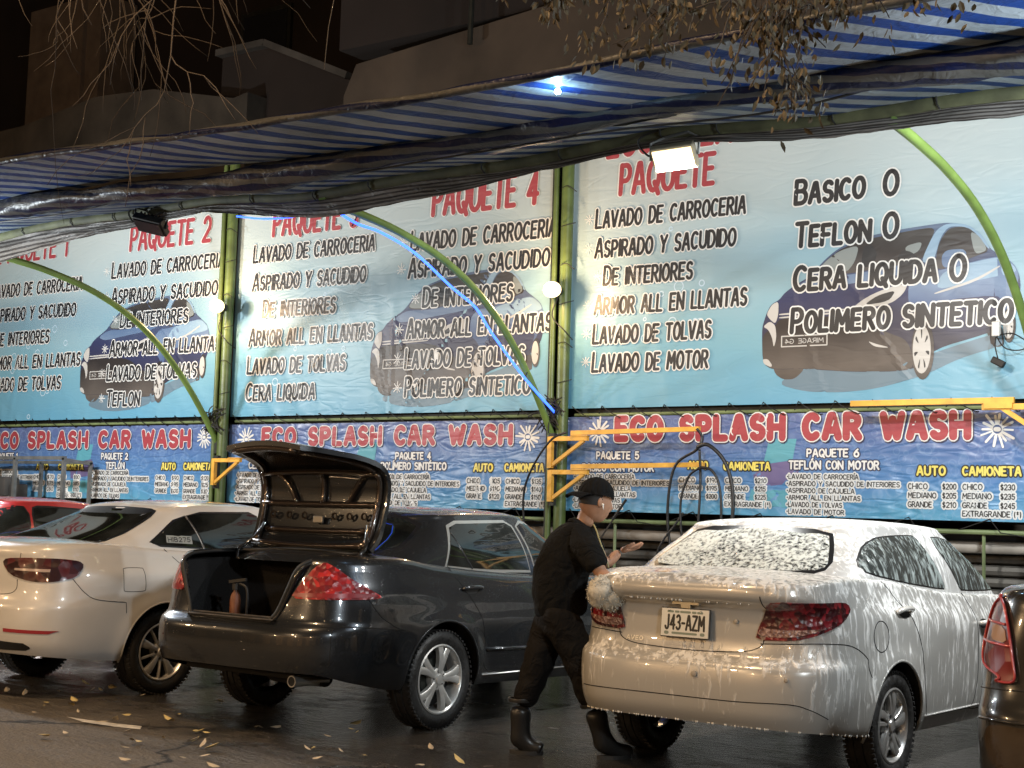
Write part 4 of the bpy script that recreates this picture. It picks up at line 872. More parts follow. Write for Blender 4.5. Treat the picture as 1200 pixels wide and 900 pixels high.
# bare tree at left, its trunk stands just outside the picture
rnd = random.Random(21); t = empty("bare_tree", (-10.9, 6.1, 0), 0, "leafless tree whose thin twigs hang in front of the dark building at upper left", "tree")
mb = MB(); mb.tube(crom([(0, 0, 0), (.05, .05, 1.6), (-.05, .1, 3.4), (.3, .2, 5.2), (.9, .3, 6.6)], 6), [.17-.004*k for k in range(25)], 12); mb.build("trunk", BARK, t, smooth=True)
mb = MB(); tips = []
for p, d, L in (((.6, .25, 6.0), (1, .15, .05), 1.8), ((.9, .3, 6.55), (1, .1, .0), 2.4), ((.8, .3, 6.3), (1, .0, -.1), 2.0), ((.9, .3, 6.6), (1, .1, .10), 3.2)):
    branch(mb, p, d, L, .015, 2, rnd, tips, .10)
for a, b_ in (((2.2, .4, 6.2), (2.9, .4, 4.75)), ((2.9, .4, 6.0), (3.25, .4, 4.45)), ((3.0, .4, 5.9), (4.2, .4, 4.35)), ((2.4, .3, 5.6), (2.0, .3, 4.9))):
    branch(mb, a, Vector(b_)-Vector(a), (Vector(b_)-Vector(a)).length*1.0, .010, 2, rnd, tips, .02)
mb.build("branch", TWIG, t, smooth=True)
# leafy tree, trunk outside the picture at right
rnd = random.Random(4); t = empty("leafy_tree", (0.75, 4.9, 0), 0, "tree with dry brown leaves hanging in front of the awning at upper right", "tree")
mb = MB(); mb.tube(crom([(0, 0, 0), (-.04, .03, 1.5), (.05, .05, 3.0), (-.3, .2, 4.2), (-.6, .35, 5.0)], 6), [.16-.004*k for k in range(25)], 12); mb.build("trunk", BARK, t, smooth=True)
mb = MB(); tips = []; T0 = Vector(t.location)
def sprig(a, b_, r=.008, dep=2):
    a = Vector(a)-T0; b_ = Vector(b_)-T0
    if not (-2.55 < b_.x+T0.x < -2.38): b_.z += .16
    branch(mb, a, b_-a, (b_-a).length, r, dep, rnd, tips, .10)
mb.tube(crom([(-.3, .2, 4.2), (-1.2, .25, 4.5), (-2.2, .3, 4.4), (-3.2, .3, 4.15), (-4.4, .3, 4.05)], 6), [.06-.0020*k for k in range(25)], 8)
Y5 = 5.15
ZMIN[0] = lambda q: 3.0 if -2.56 < q.x+T0.x < -2.30 else 3.36
for a, b_, dep in (((-2.2, Y5, 4.0), (-2.52, Y5, 3.05), 2), ((-2.3, Y5, 3.8), (-2.62, Y5, 3.25), 2), ((-2.5, Y5, 3.9), (-2.75, Y5, 3.35), 2), ((-2.7, Y5, 3.9), (-2.95, Y5, 3.42), 2), ((-2.9, Y5, 3.9), (-3.05, Y5, 3.55), 1), ((-3.3, Y5, 4.0), (-3.38, Y5, 3.42), 2), ((-3.5, Y5, 3.95), (-3.48, Y5, 3.6), 2), ((-2.1, Y5, 3.8), (-2.35, Y5, 3.35), 1), ((-1.9, Y5, 3.9), (-2.15, Y5, 3.30), 1), ((-3.1, Y5, 3.9), (-3.2, Y5, 3.55), 1), ((-2.45, Y5, 3.6), (-2.40, Y5, 3.02), 1), ((-3.7, Y5, 4.1), (-3.75, Y5, 3.7), 1), ((-2.0, Y5, 4.0), (-2.42, Y5, 3.3), 2), ((-2.25, Y5, 4.0), (-2.6, Y5, 3.4), 2)):
    sprig(a, b_, .005, dep)
mb.build("branch", TWIG, t, smooth=True)
lf = MB()
def leaf(mb, p, d, L, w, rnd):
    d = Vector(d).normalized(); s = d.cross(Vector((rnd.uniform(-1, 1), rnd.uniform(-1, 1), rnd.uniform(-1, 1)))).normalized(); n = d.cross(s)
    q = [p, p+d*L*.3+s*w*.8+n*L*.03, p+d*L*.65+s*w*.75+n*L*.02, p+d*L-n*L*.08, p+d*L*.65-s*w*.75+n*L*.02, p+d*L*.3-s*w*.8+n*L*.03, p+d*L*.5-n*L*.06]
    mb.add(q, [(0, 1, 6), (1, 2, 6), (2, 3, 6), (3, 4, 6), (4, 5, 6), (5, 0, 6)])
for p, d in tips:
    if p.z < 3.36 and not (-2.54 < p.x+T0.x < -2.34): continue
    for k in range(rnd.randint(6, 11)):
        q = p+Vector((rnd.gauss(0, .035), rnd.gauss(0, .05), rnd.gauss(0, .05)))
        leaf(lf, q, (rnd.uniform(-.5, .5), rnd.uniform(-.5, .5), -1+rnd.uniform(-.2, .7)), rnd.uniform(.03, .055), rnd.uniform(.009, .015), rnd)
lf.build("crown", LEAF, t)

# ------------------------------------------------------------------ fallen leaves on the ground
rnd = random.Random(11)
LEAFY = [mat("fallen_yellow_leaf", (0.58, 0.46, 0.20), 0.6, noise_amt=.25, nscale=20), mat("fallen_tan_leaf", (0.50, 0.43, 0.32), 0.7, noise_amt=.25, nscale=20)]
base = []
for m in LEAFY:
    mb = MB(); leaf(mb, Vector((-.03, 0, .012)), (1, .1, .25), .075, .026, rnd); o = mb.build("fallen_leaf", m); base.append(o)
lab = ["small yellow dry leaf lying on the wet asphalt", "small curled tan leaf lying on the wet asphalt"]
n = 0
for k in range(400):
    x = rnd.uniform(-9.6, -4.6); q = rnd.betavariate(1.4, 1.8); y = 5.4+2.6*q
    if x > -1.414*0.98*y+1.2 and False: continue
    if y < 5.2-.30*(x+6): continue
    if x > -5.6 and rnd.random() < .75: continue
    i = rnd.randint(0, 1); o = base[i] if n in (0,) and i == 0 else base[i].copy()
    if o.name not in COL.objects: COL.objects.link(o)
    o.location = (x, y, 0.004); o.rotation_euler = (rnd.uniform(-.25, .25), rnd.uniform(-.2, .35), rnd.uniform(0, 6.28)); s = rnd.uniform(.6, 1.5); o.scale = (s, s*rnd.uniform(.6, 1), s)
    tag(o, lab[i], "leaf", ("yellow" if i == 0 else "tan")+" leaves fallen on the asphalt"); n += 1
    if n >= 64: break
for i, o in enumerate(base):
    if "label" not in o:
        o.location = (-8.3+i, 6.2, .004); tag(o, lab[i], "leaf", ("yellow" if i == 0 else "tan")+" leaves fallen on the asphalt")
# ------------------------------------------------------------------ cars
def interp(tab):
    xs = np.array([t[0] for t in tab], float); ys = np.array([t[1] for t in tab], float)
    o = np.argsort(xs); xs, ys = xs[o], ys[o]
    # monotone cubic (pchip-like)
    h = np.diff(xs); dl = np.diff(ys)/h; m = np.zeros_like(ys)
    for i in range(1, len(xs)-1):
        if dl[i-1]*dl[i] > 0: m[i] = 2*dl[i-1]*dl[i]/(dl[i-1]+dl[i])
    m[0] = dl[0]; m[-1] = dl[-1]
    def f(x):
        x = min(max(x, xs[0]), xs[-1]); i = min(max(int(np.searchsorted(xs, x)-1), 0), len(h)-1)
        t = (x-xs[i])/h[i]; t2 = t*t; t3 = t2*t
        return float((2*t3-3*t2+1)*ys[i]+(t3-2*t2+t)*h[i]*m[i]+(-2*t3+3*t2)*ys[i+1]+(t3-t2)*h[i]*m[i+1])
    return f

def paint(name, col, rough, metal, coat, flake=0.0, drops=0.0, dirt=0.0):
    m, N, L, b = newmat(name); tc = N.new("ShaderNodeTexCoord")
    b.inputs["Base Color"].default_value = (*col, 1); b.inputs["Metallic"].default_value = metal; b.inputs["Roughness"].default_value = rough
    b.inputs["Coat Weight"].default_value = coat; b.inputs["Coat Roughness"].default_value = 0.04
    n = N.new("ShaderNodeTexNoise"); n.inputs["Scale"].default_value = 3.0; n.inputs["Detail"].default_value = 7; L.new(tc.outputs["Object"], n.inputs["Vector"])
    r = N.new("ShaderNodeValToRGB"); e = r.color_ramp.elements; e[0].position = .35; e[1].position = .7
    e[0].color = (*[c*(1-.10-dirt) for c in col], 1); e[1].color = (*col, 1); L.new(n.outputs["Fac"], r.inputs["Fac"]); L.new(r.outputs["Color"], b.inputs["Base Color"])
    if drops > 0:
        v = N.new("ShaderNodeTexVoronoi"); v.inputs["Scale"].default_value = 55; L.new(tc.outputs["Object"], v.inputs["Vector"])
        mr = N.new("ShaderNodeMapRange"); mr.inputs["From Min"].default_value = .30; mr.inputs["From Max"].default_value = .0; mr.interpolation_type = 'SMOOTHSTEP'; L.new(v.outputs["Distance"], mr.inputs["Value"])
        n3 = N.new("ShaderNodeTexNoise"); n3.inputs["Scale"].default_value = 9; L.new(tc.outputs["Object"], n3.inputs["Vector"])
        g = N.new("ShaderNodeMapRange"); g.inputs["From Min"].default_value = .45; g.inputs["From Max"].default_value = .6; L.new(n3.outputs["Fac"], g.inputs["Value"])
        mm = N.new("ShaderNodeMath"); mm.operation = 'MULTIPLY'; L.new(mr.outputs["Result"], mm.inputs[0]); L.new(g.outputs["Result"], mm.inputs[1])
        bp = N.new("ShaderNodeBump"); bp.inputs["Strength"].default_value = drops; bp.inputs["Distance"].default_value = .004; L.new(mm.outputs[0], bp.inputs["Height"]); L.new(bp.outputs["Normal"], b.inputs["Coat Normal"])
    return m
def foam_mat(name, col, rough, metal, coat, cover, glass=False, diag=0.0, fcol=(0.80, 0.80, 0.78), scale=1.0, soft=.06):
    """wet surface with soap foam sliding down in streaks"""
    m, N, L, b = newmat(name); tc = N.new("ShaderNodeTexCoord")
    b.inputs["Base Color"].default_value = (*col, 1); b.inputs["Metallic"].default_value = metal; b.inputs["Roughness"].default_value = rough; b.inputs["Coat Weight"].default_value = coat
    def mth(op, a, c=None, v=0.0):
        q = N.new("ShaderNodeMath"); q.operation = op
        L.new(a, q.inputs[0]) 
        if c is not None: L.new(c, q.inputs[1])
        else: q.inputs[1].default_value = v
        return q.outputs[0]
    mp = N.new("ShaderNodeMapping"); mp.inputs["Scale"].default_value = (19*scale, 19*scale, 2.6*scale) if diag == 0 else (42, 42, 13); mp.inputs["Rotation"].default_value = (0, diag, 0)
    L.new(tc.outputs["Object"], mp.inputs["Vector"])
    wn = N.new("ShaderNodeTexNoise"); wn.inputs["Scale"].default_value = 4; wn.inputs["Detail"].default_value = 3; L.new(tc.outputs["Object"], wn.inputs["Vector"])
    va = N.new("ShaderNodeVectorMath"); va.operation = 'MULTIPLY_ADD'; L.new(wn.outputs["Color"], va.inputs[0]); va.inputs[1].default_value = (2.6, 2.6, 1.2); L.new(mp.outputs["Vector"], va.inputs[2])
    n = N.new("ShaderNodeTexNoise"); n.inputs["Scale"].default_value = 1.0; n.inputs["Detail"].default_value = 5; n.inputs["Roughness"].default_value = .56; n.inputs["Distortion"].default_value = .5; L.new(va.outputs[0], n.inputs["Vector"])
    big = N.new("ShaderNodeTexNoise"); big.inputs["Scale"].default_value = 2.4; big.inputs["Detail"].default_value = 3; L.new(tc.outputs["Object"], big.inputs["Vector"])
    geo = N.new("ShaderNodeNewGeometry"); sp = N.new("ShaderNodeSeparateXYZ"); L.new(geo.outputs["Normal"], sp.inputs[0])
    up = mth('ADD', mth('MULTIPLY', sp.outputs["Z"], v=.16 if not glass else 0.0), mth('MULTIPLY', mth('ABSOLUTE', sp.outputs["Y"]), v=-.085 if not glass else 0.0))
    t = mth('ADD', mth('ADD', n.outputs["Fac"], up), mth('MULTIPLY', mth('SUBTRACT', big.outputs["Fac"], v=.5), v=.45))
    mr = N.new("ShaderNodeMapRange"); mr.inputs["From Min"].default_value = cover; mr.inputs["From Max"].default_value = cover+soft; mr.interpolation_type = 'SMOOTHSTEP'; L.new(t, mr.inputs["Value"])
    f = N.new("ShaderNodeBsdfPrincipled"); f.inputs["Base Color"].default_value = (*fcol, 1); f.inputs["Roughness"].default_value = .55; f.inputs["Subsurface Weight"].default_value = 0.0
    ms = N.new("ShaderNodeMixShader"); L.new(mth('MULTIPLY', mr.outputs["Result"], v=.93 if glass else .8), ms.inputs[0]); L.new(b.outputs[0], ms.inputs[1]); L.new(f.outputs[0], ms.inputs[2])
    bp = N.new("ShaderNodeBump"); bp.inputs["Strength"].default_value = .5; bp.inputs["Distance"].default_value = .006; L.new(mr.outputs["Result"], bp.inputs["Height"])
    L.new(bp.outputs["Normal"], f.inputs["Normal"]); L.new(bp.outputs["Normal"], b.inputs["Normal"])
    L.new(ms.outputs[0], N["Material Output"].inputs["Surface"])
    return m
def lens_mat(name, dark, bright, scale, rough=.12, est=0.0):
    m, N, L, b = newmat(name); tc = N.new("ShaderNodeTexCoord")
    v = N.new("ShaderNodeTexVoronoi"); v.inputs["Scale"].default_value = scale; L.new(tc.outputs["Object"], v.inputs["Vector"])
    r = N.new("ShaderNodeValToRGB"); e = r.color_ramp.elements; e[0].color = (*dark, 1); e[1].color = (*bright, 1); e[0].position = .35; e[1].position = .95
    sp = N.new("ShaderNodeSeparateColor"); L.new(v.outputs["Color"], sp.inputs[0]); L.new(sp.outputs[0], r.inputs["Fac"]); L.new(r.outputs["Color"], b.inputs["Base Color"])
    b.inputs["Roughness"].default_value = .3; b.inputs["Coat Weight"].default_value = 1.0; b.inputs["Coat Roughness"].default_value = rough*.4
    bp = N.new("ShaderNodeBump"); bp.inputs["Strength"].default_value = .7; bp.inputs["Distance"].default_value = .01; L.new(v.outputs["Distance"], bp.inputs["Height"]); L.new(bp.outputs["Normal"], b.inputs["Normal"])
    return m
def glass_mat(name, col, rough=.03):
    m, N, L, b = newmat(name); b.inputs["Base Color"].default_value = (*col, 1); b.inputs["Roughness"].default_value = rough; b.inputs["Specular IOR Level"].default_value = .75
    tc = N.new("ShaderNodeTexCoord"); n = N.new("ShaderNodeTexNoise"); n.inputs["Scale"].default_value = 3.5; n.inputs["Detail"].default_value = 5; L.new(tc.outputs["Object"], n.inputs["Vector"])
    r = N.new("ShaderNodeValToRGB"); e = r.color_ramp.elements; e[0].position = .38; e[1].position = .7; e[0].color = (*[c*.4 for c in col], 1); e[1].color = (*[c*1.9 for c in col], 1); L.new(n.outputs["Fac"], r.inputs["Fac"]); L.new(r.outputs["Color"], b.inputs["Base Color"])
    return m
DGLASS = glass_mat("dark_tinted_glass", (0.012, 0.014, 0.013))
SEAM = mat("panel_gap", (0.006, 0.006, 0.006), 0.9)
PLATE = mat("white_number_plate", (0.62, 0.61, 0.56), 0.4); PLTXT = mat("plate_lettering", (0.015, 0.015, 0.015), 0.5); PLGRN = mat("plate_print_grey_green", (.18, .22, .18), .5)

class Car:
    def __init__(s, name, loc, heading, label, P):
        s.P = P; s.root = empty(name, (loc[0], loc[1], 0), -heading, label, "car", "cars parked side by side at the car wash")
        s.w = interp(P['w']); s.yr = interp(P['yr']); s.yf = interp(P['yf']); s.H = interp(P['H']); s.zb = interp(P['zb'])
        s.ym = P.get('ym', .9); s.p, s.q = P.get('pq', (4.0, 9.0)); s.r = P.get('r', .06); s.crown = P.get('crown', .03)
        s.Ra = P['Ra']; s.wheels = ((0.0, P['rt']), (P['wb'], P['rt'])); s.flare = P.get('flare', .012)
        # arc-length table at reference height
        ph = np.linspace(0, math.pi, 4001); pts = np.array([s.base(a, .62)[:2] for a in ph]); d = np.hypot(*np.diff(pts, axis=0).T); s.ph, s.al = ph, np.concatenate([[0], np.cumsum(d)])
        s.build_shell()
    def base(s, phi, z):
        w, yr, yf = s.w(z), s.yr(z), s.yf(z); sn, c = max(0.0, math.sin(phi)), math.cos(phi)
        x = w*sn**(2/s.p); b = abs(c)**(2/s.q)
        y = s.ym-(s.ym-yr)*b if c >= 0 else s.ym+(yf-s.ym)*b
        return x, y, w
    def S(s, phi, z):
        x, y, w = s.base(phi, z); k = min(1, max(0, (x/w-.80)/.12)) if w > 0 else 0
        if k > 0:
            for wy, wz in s.wheels:
                d = math.hypot(y-wy, z-wz)-s.Ra
                if d > -.05: x += k*s.flare*math.exp(-(max(0, d)/.075)**2)
            for cr in s.P.get('crease', ()):   # (y0,z0,y1,z1,amp,width): soft horizontal feature line
                y0, z0, y1, z1, am, wd = cr
                if y0 <= y <= y1:
                    zl = z0+(z1-z0)*(y-y0)/(y1-y0); f = min(1, (y-y0)/.25, (y1-y)/.25); t = (z-zl)/wd
                    x += k*am*f*(math.exp(-t*t) if t > 0 else math.exp(-(t*.45)**2))
        return Vector((x, y, z))
    def phi_a(s, a): return float(np.interp(a, s.al, s.ph))
    def a_of(s, pt):
        # ('r',x,z) rear, ('s',y,z) right side
        k, u, z = pt
        if k == 'a': return u
        if k == 'r':
            w = s.w(z); phi = math.asin(min(1, max(0, abs(u)/w))**(s.p/2)); a = float(np.interp(phi, s.ph, s.al)); return a if u >= 0 else -a
        yr, yf = s.yr(z), s.yf(z)
        if u < s.ym: phi = math.acos(min(1, max(0, (s.ym-u)/(s.ym-yr)))**(s.q/2))
        else: phi = math.pi-math.acos(min(1, max(0, (u-s.ym)/(yf-s.ym)))**(s.q/2))
        return float(np.interp(phi, s.ph, s.al))
    def SA(s, a, z, off=0.0):
        sg = -1 if a < 0 else 1; ph = s.phi_a(abs(a)); p = s.S(ph, z)
        e = .004; p1 = s.S(min(math.pi, ph+e), z); p0 = s.S(max(0, ph-e), z); pu = s.S(ph, z+.01); pd = s.S(ph, z-.01)
        n = (p1-p0).cross(pu-pd); n = n.normalized() if n.length > 1e-12 else Vector((0, -1, 0))
        p = p+n*off; return Vector((p.x*sg, p.y, p.z))
    def build_shell(s):
        P = s.P
        A = s.al[-1]; aR = float(np.interp(s.ym, [0], [0])) ; steps = []
        a = 0.0
        while a < A: steps.append(a); a += .024 if a < P.get('fine', 3.2) else .06
        steps.append(A); phis = [s.phi_a(a) for a in steps]; nc = len(phis); nw, ncap = 40, 16
        V = np.zeros((nc, nw+ncap+1, 3)); 
        for i, ph in enumerate(phis):
            y = s.base(ph, .9)[1]; zt = s.H(y)-s.r
            for _ in range(3): y = s.base(ph, zt)[1]; zt = s.H(y)-s.r
            zb = s.zb(y)
            for j in range(nw+1): V[i, j] = s.S(ph, zb+(zt-zb)*j/nw)
            x0, y0, _ = V[i, nw]; yt = min(max(y0, s.yr(1)+.38), s.yf(.8)-.5); Lh = math.hypot(x0, yt-y0); w = s.w(zt)
            for j in range(1, ncap+1):
                t = (j/ncap)**1.9; x = x0*(1-t); yy = y0+(yt-y0)*t; d = t*Lh; q = 1-min(d/s.r, 1)
                V[i, nw+j] = (x, yy, s.H(yy)-s.r+s.r*math.sqrt(max(0, 1-q*q))+s.crown*max(0, min(1, (1-(x/w)**2)))*min(1, d/.1))
        nr = nw+ncap+1; Vs = V.reshape(-1, 3); nv = len(Vs)
        F = [(i*nr+j, (i+1)*nr+j, (i+1)*nr+j+1, i*nr+j+1) for i in range(nc-1) for j in range(nr-1)]
        ctr = np.array([Vs[list(f)].mean(0) for f in F]); isw = np.array([(f[0] % nr) < nw for f in F])
        keep = np.ones(len(F), bool)
        for wy, wz in s.wheels:
            d = np.hypot(ctr[:, 1]-wy, ctr[:, 2]-wz); inside = ((d < s.Ra) & (ctr[:, 2] >= wz)) | ((np.abs(ctr[:, 1]-wy) < s.Ra) & (ctr[:, 2] < wz))
            keep &= ~(inside & isw & (ctr[:, 0] > .5))
        rem = set(); kp = set()
        for f, k in zip(F, keep): (kp if k else rem).update(f)
        for vi in kp & rem:
            x, y, z = Vs[vi]
            for wy, wz in s.wheels:
                if abs(y-wy) < s.Ra+.12 and z < wz+s.Ra+.1:
                    if z >= wz: d = math.hypot(y-wy, z-wz); y2, z2 = wy+(y-wy)*s.Ra/d, wz+(z-wz)*s.Ra/d
                    else: y2, z2 = wy+math.copysign(s.Ra, y-wy), z
                    ph = s.phi_a(s.a_of(('s', y2, z2))); q = s.S(ph, z2); Vs[vi] = (q.x, y2, z2)
        F = [f for f, k in zip(F, keep) if k]; ctr = ctr[keep]; isw = isw[keep]
        # mirror (verts with x~0 are simply doubled; normals are set from the whole)
        Vall = np.vstack([Vs, Vs*np.array([-1, 1, 1])]); Fall = F+[tuple(nv+i for i in f[::-1]) for f in F]
        C = np.vstack([ctr, ctr*np.array([-1, 1, 1])]); ww = np.concatenate([isw, isw])
        s.shell_raw = (Vall, Fall)
        me = bpy.data.meshes.new("tmp"); me.from_pydata([tuple(v) for v in Vall], [], Fall)
        bm = bmesh.new(); bm.from_mesh(me); bmesh.ops.remove_doubles(bm, verts=bm.verts, dist=1e-5); bmesh.ops.recalc_face_normals(bm, faces=bm.faces)
        bm.normal_update(); bm.faces.ensure_lookup_table(); bm.verts.ensure_lookup_table()
        s.bvh = BVHTree.FromBMesh(bm)
        groups = {}
        for f in bm.faces:
            c = f.calc_center_median(); nm = 'body'
            for part, test in P['parts']:
                if test(c.x, c.y, c.z): nm = part; break
            groups.setdefault(nm, []).append(f)
        s.parts = {}
        for nm, fs in groups.items():
            if nm == 'void': continue
            idx = {}; vs = []; ns = []; faces = []
            for f in fs:
                fl = []
                for v in f.verts:
                    if v.index not in idx: idx[v.index] = len(vs); vs.append(tuple(v.co)); ns.append(tuple(v.normal))
                    fl.append(idx[v.index])
                faces.append(fl)
            key = nm.split('#')[0]
            m2 = bpy.data.meshes.new(key); m2.from_pydata(vs, [], faces); m2.materials.append(P['mats'].get(key, P['paint']))
            m2.polygons.foreach_set("use_smooth", [True]*len(faces)); m2.update(); m2.normals_split_custom_set_from_vertices(ns)
            o = bpy.data.objects.new(key, m2); COL.objects.link(o); o.parent = s.root; s.parts[nm] = o
        bm.free(); bpy.data.meshes.remove(me)
        s.body = s.parts['body']
        # dark closed underside, wheel wells, arch lips
        mb = MB(); zc = P['zb_in']
        for sg in (1,):
            mb.box((0, (P['under'][0]+P['under'][1])/2, zc+.21), (1.0, P['under'][1]-P['under'][0], .18)); 
        for (wy, wz) in s.wheels: mb.box((0, wy, wz+.13), (1.05, .5, .2)); mb.tube([(-.6, wy, wz-.02), (.6, wy, wz-.02)], .05, 10)
        mb.box((0, s.ym+.35, zc+.1), (1.5, P['wb']-2*s.Ra-.1, .16))
        mb.build("underside", DARK, s.root)
        for sg in (1, -1):
            for (wy, wz) in s.wheels:
                mb = MB(); n = 22; R1 = s.Ra+.004
                pr = [(wy+R1*math.cos(math.pi*k/n), wz+R1*math.sin(math.pi*k/n)) for k in range(n+1)]; pr = [(wy+R1, P['zb_in']+.06)]+pr+[(wy-R1, P['zb_in']+.06)]
                xs = [s.S(s.phi_a(s.a_of(('s', min(max(y, s.yr(.5)+.3), s.yf(.5)-.3), max(z, .3)))), max(z, .3)).x-.004 for y, z in pr]
                vs = [(sg*x, y, z) for x, (y, z) in zip(xs, pr)]+[(sg*.52, y, z) for y, z in pr]; m_ = len(pr)
                mb.add(vs, [(i, i+1, m_+i+1, m_+i) for i in range(m_-1)]+[tuple(m_+i for i in range(m_))]); mb.build("wheel_well", DARK, s.root)
        for sg in (1, -1):
            for (wy, wz) in s.wheels:
                pts = []; mb = MB()
                for k in range(29):
                    a = math.pi*(k/28); y, z = wy+s.Ra*math.cos(a), wz+s.Ra*math.sin(a); pts.append((y, z))
                pts = [(wy+s.Ra, wz-.06)]+pts+[(wy-s.Ra, wz-.06)]
                q = []
                for y, z in pts:
                    x = s.S(s.phi_a(s.a_of(('s', y, z))), z).x; q.append((sg*(x-.006), y, z))
                mb.tube(q, .0095, 6); mb.build("arch_lip", P['mats'].get('arch', P['paint']), s.root, smooth=True)
        if 'gh' in P: s.greenhouse(P['gh'])
    def greenhouse(s, G):
        wg = interp(G['w']); gr = interp(G['yr']); gf = interp(G['yf']); zt = interp(G['zt']); p, q = G.get('pq', (3.5, 8)); ym = G.get('ym', .9); r = .05; crown = G.get('crown', .04)
        n, nv_, ncap = 110, 22, 12; rings = []
        def pt(ph, v):
            w = wg(v); sn, c = max(0, math.sin(ph)), math.cos(ph); x = w*sn**(2/p); b = abs(c)**(2/q)
            y = ym-(ym-gr(v))*b if c >= 0 else ym+(gf(v)-ym)*b
            zb = s.H(y)-.05; bulge = G.get('bulge', .018)*math.sin(math.pi*v)*min(1, (x/w)**4)
            return Vector((x+bulge, y, zb+(zt(y)-zb)*v))
        ph = np.linspace(0, math.pi, 2001); P0 = np.array([pt(a, .5)[:2] for a in ph]); d = np.concatenate([[0], np.cumsum(np.hypot(*np.diff(P0, axis=0).T))]); phs = np.interp(np.linspace(0, d[-1], n+1), d, ph)
        mb = MB(); V = []
        for a in phs:
            col = [pt(a, k/nv_) for k in range(nv_+1)]; e = col[-1]; yt = min(max(e.y, gr(1)+.25), gf(1)-.25); Lh = math.hypot(e.x, yt-e.y); w = wg(1)
            for j in range(1, ncap+1):
                t = (j/ncap)**1.8; x = e.x*(1-t); yy = e.y+(yt-e.y)*t; dd = t*Lh; qq = 1-min(dd/r, 1)
                z0 = zt(e.y); z1 = zt(yy); col.append(Vector((x, yy, z0+(z1-z0)*min(1, t*1.2)+ .022*math.sqrt(max(0, 1-qq*qq))+crown*max(0, 1-(x/w)**2)*min(1, dd/.12))))
            V.append(col)
        nr = nv_+ncap+1; vs = [v for c in V for v in c]; nvv = len(vs); F = [(i*nr+j, (i+1)*nr+j, (i+1)*nr+j+1, i*nr+j+1) for i in range(n) for j in range(nr-1)]
        mb.add(vs+[Vector((-v.x, v.y, v.z)) for v in vs], F+[tuple(nvv+i for i in f[::-1]) for f in F])
        o = mb.build("roof", s.P['mats'].get('roof', s.P['paint']), s.root, smooth=True)
        bm = bmesh.new(); bm.from_mesh(o.data); bmesh.ops.remove_doubles(bm, verts=bm.verts, dist=1e-5); bmesh.ops.recalc_face_normals(bm, faces=bm.faces); bm.to_mesh(o.data); s.gbvh = BVHTree.FromBMesh(bm); bm.free()
        s.roof = o
    # ---- patches
    def cast(s, mode, u, v, which='g'):
        if mode == 'rear': o, d = Vector((u, -8, v)), Vector((0, 1, 0))
        elif mode == 'front': o, d = Vector((u, 12, v)), Vector((0, -1, 0))
        elif mode == 'side': o, d = Vector((5, u, v)), Vector((-1, 0, 0))
        elif mode == 'left': o, d = Vector((-5, u, v)), Vector((1, 0, 0))
        elif mode == 'top': o, d = Vector((u, v, 5)), Vector((0, 0, -1))
        hits = []
        for t in ((s.gbvh, s.bvh) if which == 'gb' else ((s.gbvh,) if which == 'g' else (s.bvh,))):
            h = t.ray_cast(o, d)
            if h[0] is not None: hits.append(h)
        if not hits: return None, None
        h = min(hits, key=lambda q: q[3]); n = h[1]
        if n.dot(d) > 0: n = -n
        return h[0], n
    def patch(s, name, pts, mode, off, m, parent=None, step=.03, rnd=2, mirror=False, which='g', grow=0.0, skirt=.008):
        if mode == 'wall': Q = [Vector((s.a_of(p), p[2])) for p in pts]
        else: Q = [Vector(p) for p in pts]
        for _ in range(rnd):
            R = []
            for i in range(len(Q)):
                a, b = Q[i], Q[(i+1) % len(Q)]; R += [a*.8+b*.2, a*.2+b*.8]
            Q = R
        area = sum(Q[i].x*Q[(i+1) % len(Q)].y-Q[(i+1) % len(Q)].x*Q[i].y for i in range(len(Q)))
        if area < 0: Q.reverse()
        if grow:
            R = []
            for i in range(len(Q)):
                d = (Q[(i+1) % len(Q)]-Q[i-1]).normalized(); R.append(Q[i]+Vector((d.y, -d.x))*grow)
            Q = R
        D = []
        for i in range(len(Q)):
            a, b = Q[i], Q[(i+1) % len(Q)]; n = max(1, int((b-a).length/step))
            D += [a.lerp(b, k/n) for k in range(n)]
        nb = len(D); lo = (min(q.x for q in D), min(q.y for q in D)); hi = (max(q.x for q in D), max(q.y for q in D))
        def ins(x, y):
            c = False
            for i in range(nb):
                a, b = D[i], D[i-1]
                if (a.y > y) != (b.y > y) and x < (b.x-a.x)*(y-a.y)/(b.y-a.y)+a.x: c = not c
            return c
        pts2 = list(D); x = lo[0]+step
        while x < hi[0]:
            y = lo[1]+step
            while y < hi[1]:
                if ins(x, y) and min((Vector((x, y))-d).length for d in D) > step*.6: pts2.append(Vector((x, y)))
                y += step
            x += step
        Vv, Ee, Ff, _, _, _ = delaunay_2d_cdt(pts2, [], [list(range(nb))], 1, 1e-7)
        P3 = []; N3 = []
        for q in Vv:
            if mode == 'wall': p = s.SA(q.x, q.y, off); p2 = s.SA(q.x, q.y, off-skirt)
            else:
                p, n = s.cast(mode, q.x, q.y, which)
                if p is None: p, n = s.cast(mode, q.x*.97, q.y*.985, which)
                if p is None: p, n = Vector((0, 0, .5)), Vector((0, 0, 1))
                p2 = p+n*(off-skirt); p = p+n*off
            P3.append(p); N3.append(p2)
        if mirror: P3 = [Vector((-p.x, p.y, p.z)) for p in P3]; N3 = [Vector((-p.x, p.y, p.z)) for p in N3]
        # boundary skirt
        cnt = {}
        for f in Ff:
            for i in range(len(f)):
                e = (f[i], f[(i+1) % len(f)]); cnt[tuple(sorted(e))] = cnt.get(tuple(sorted(e)), 0)+1
        mb = MB(); nV = len(P3); mb.add(P3+N3, [tuple(f) for f in Ff])
        sk = []
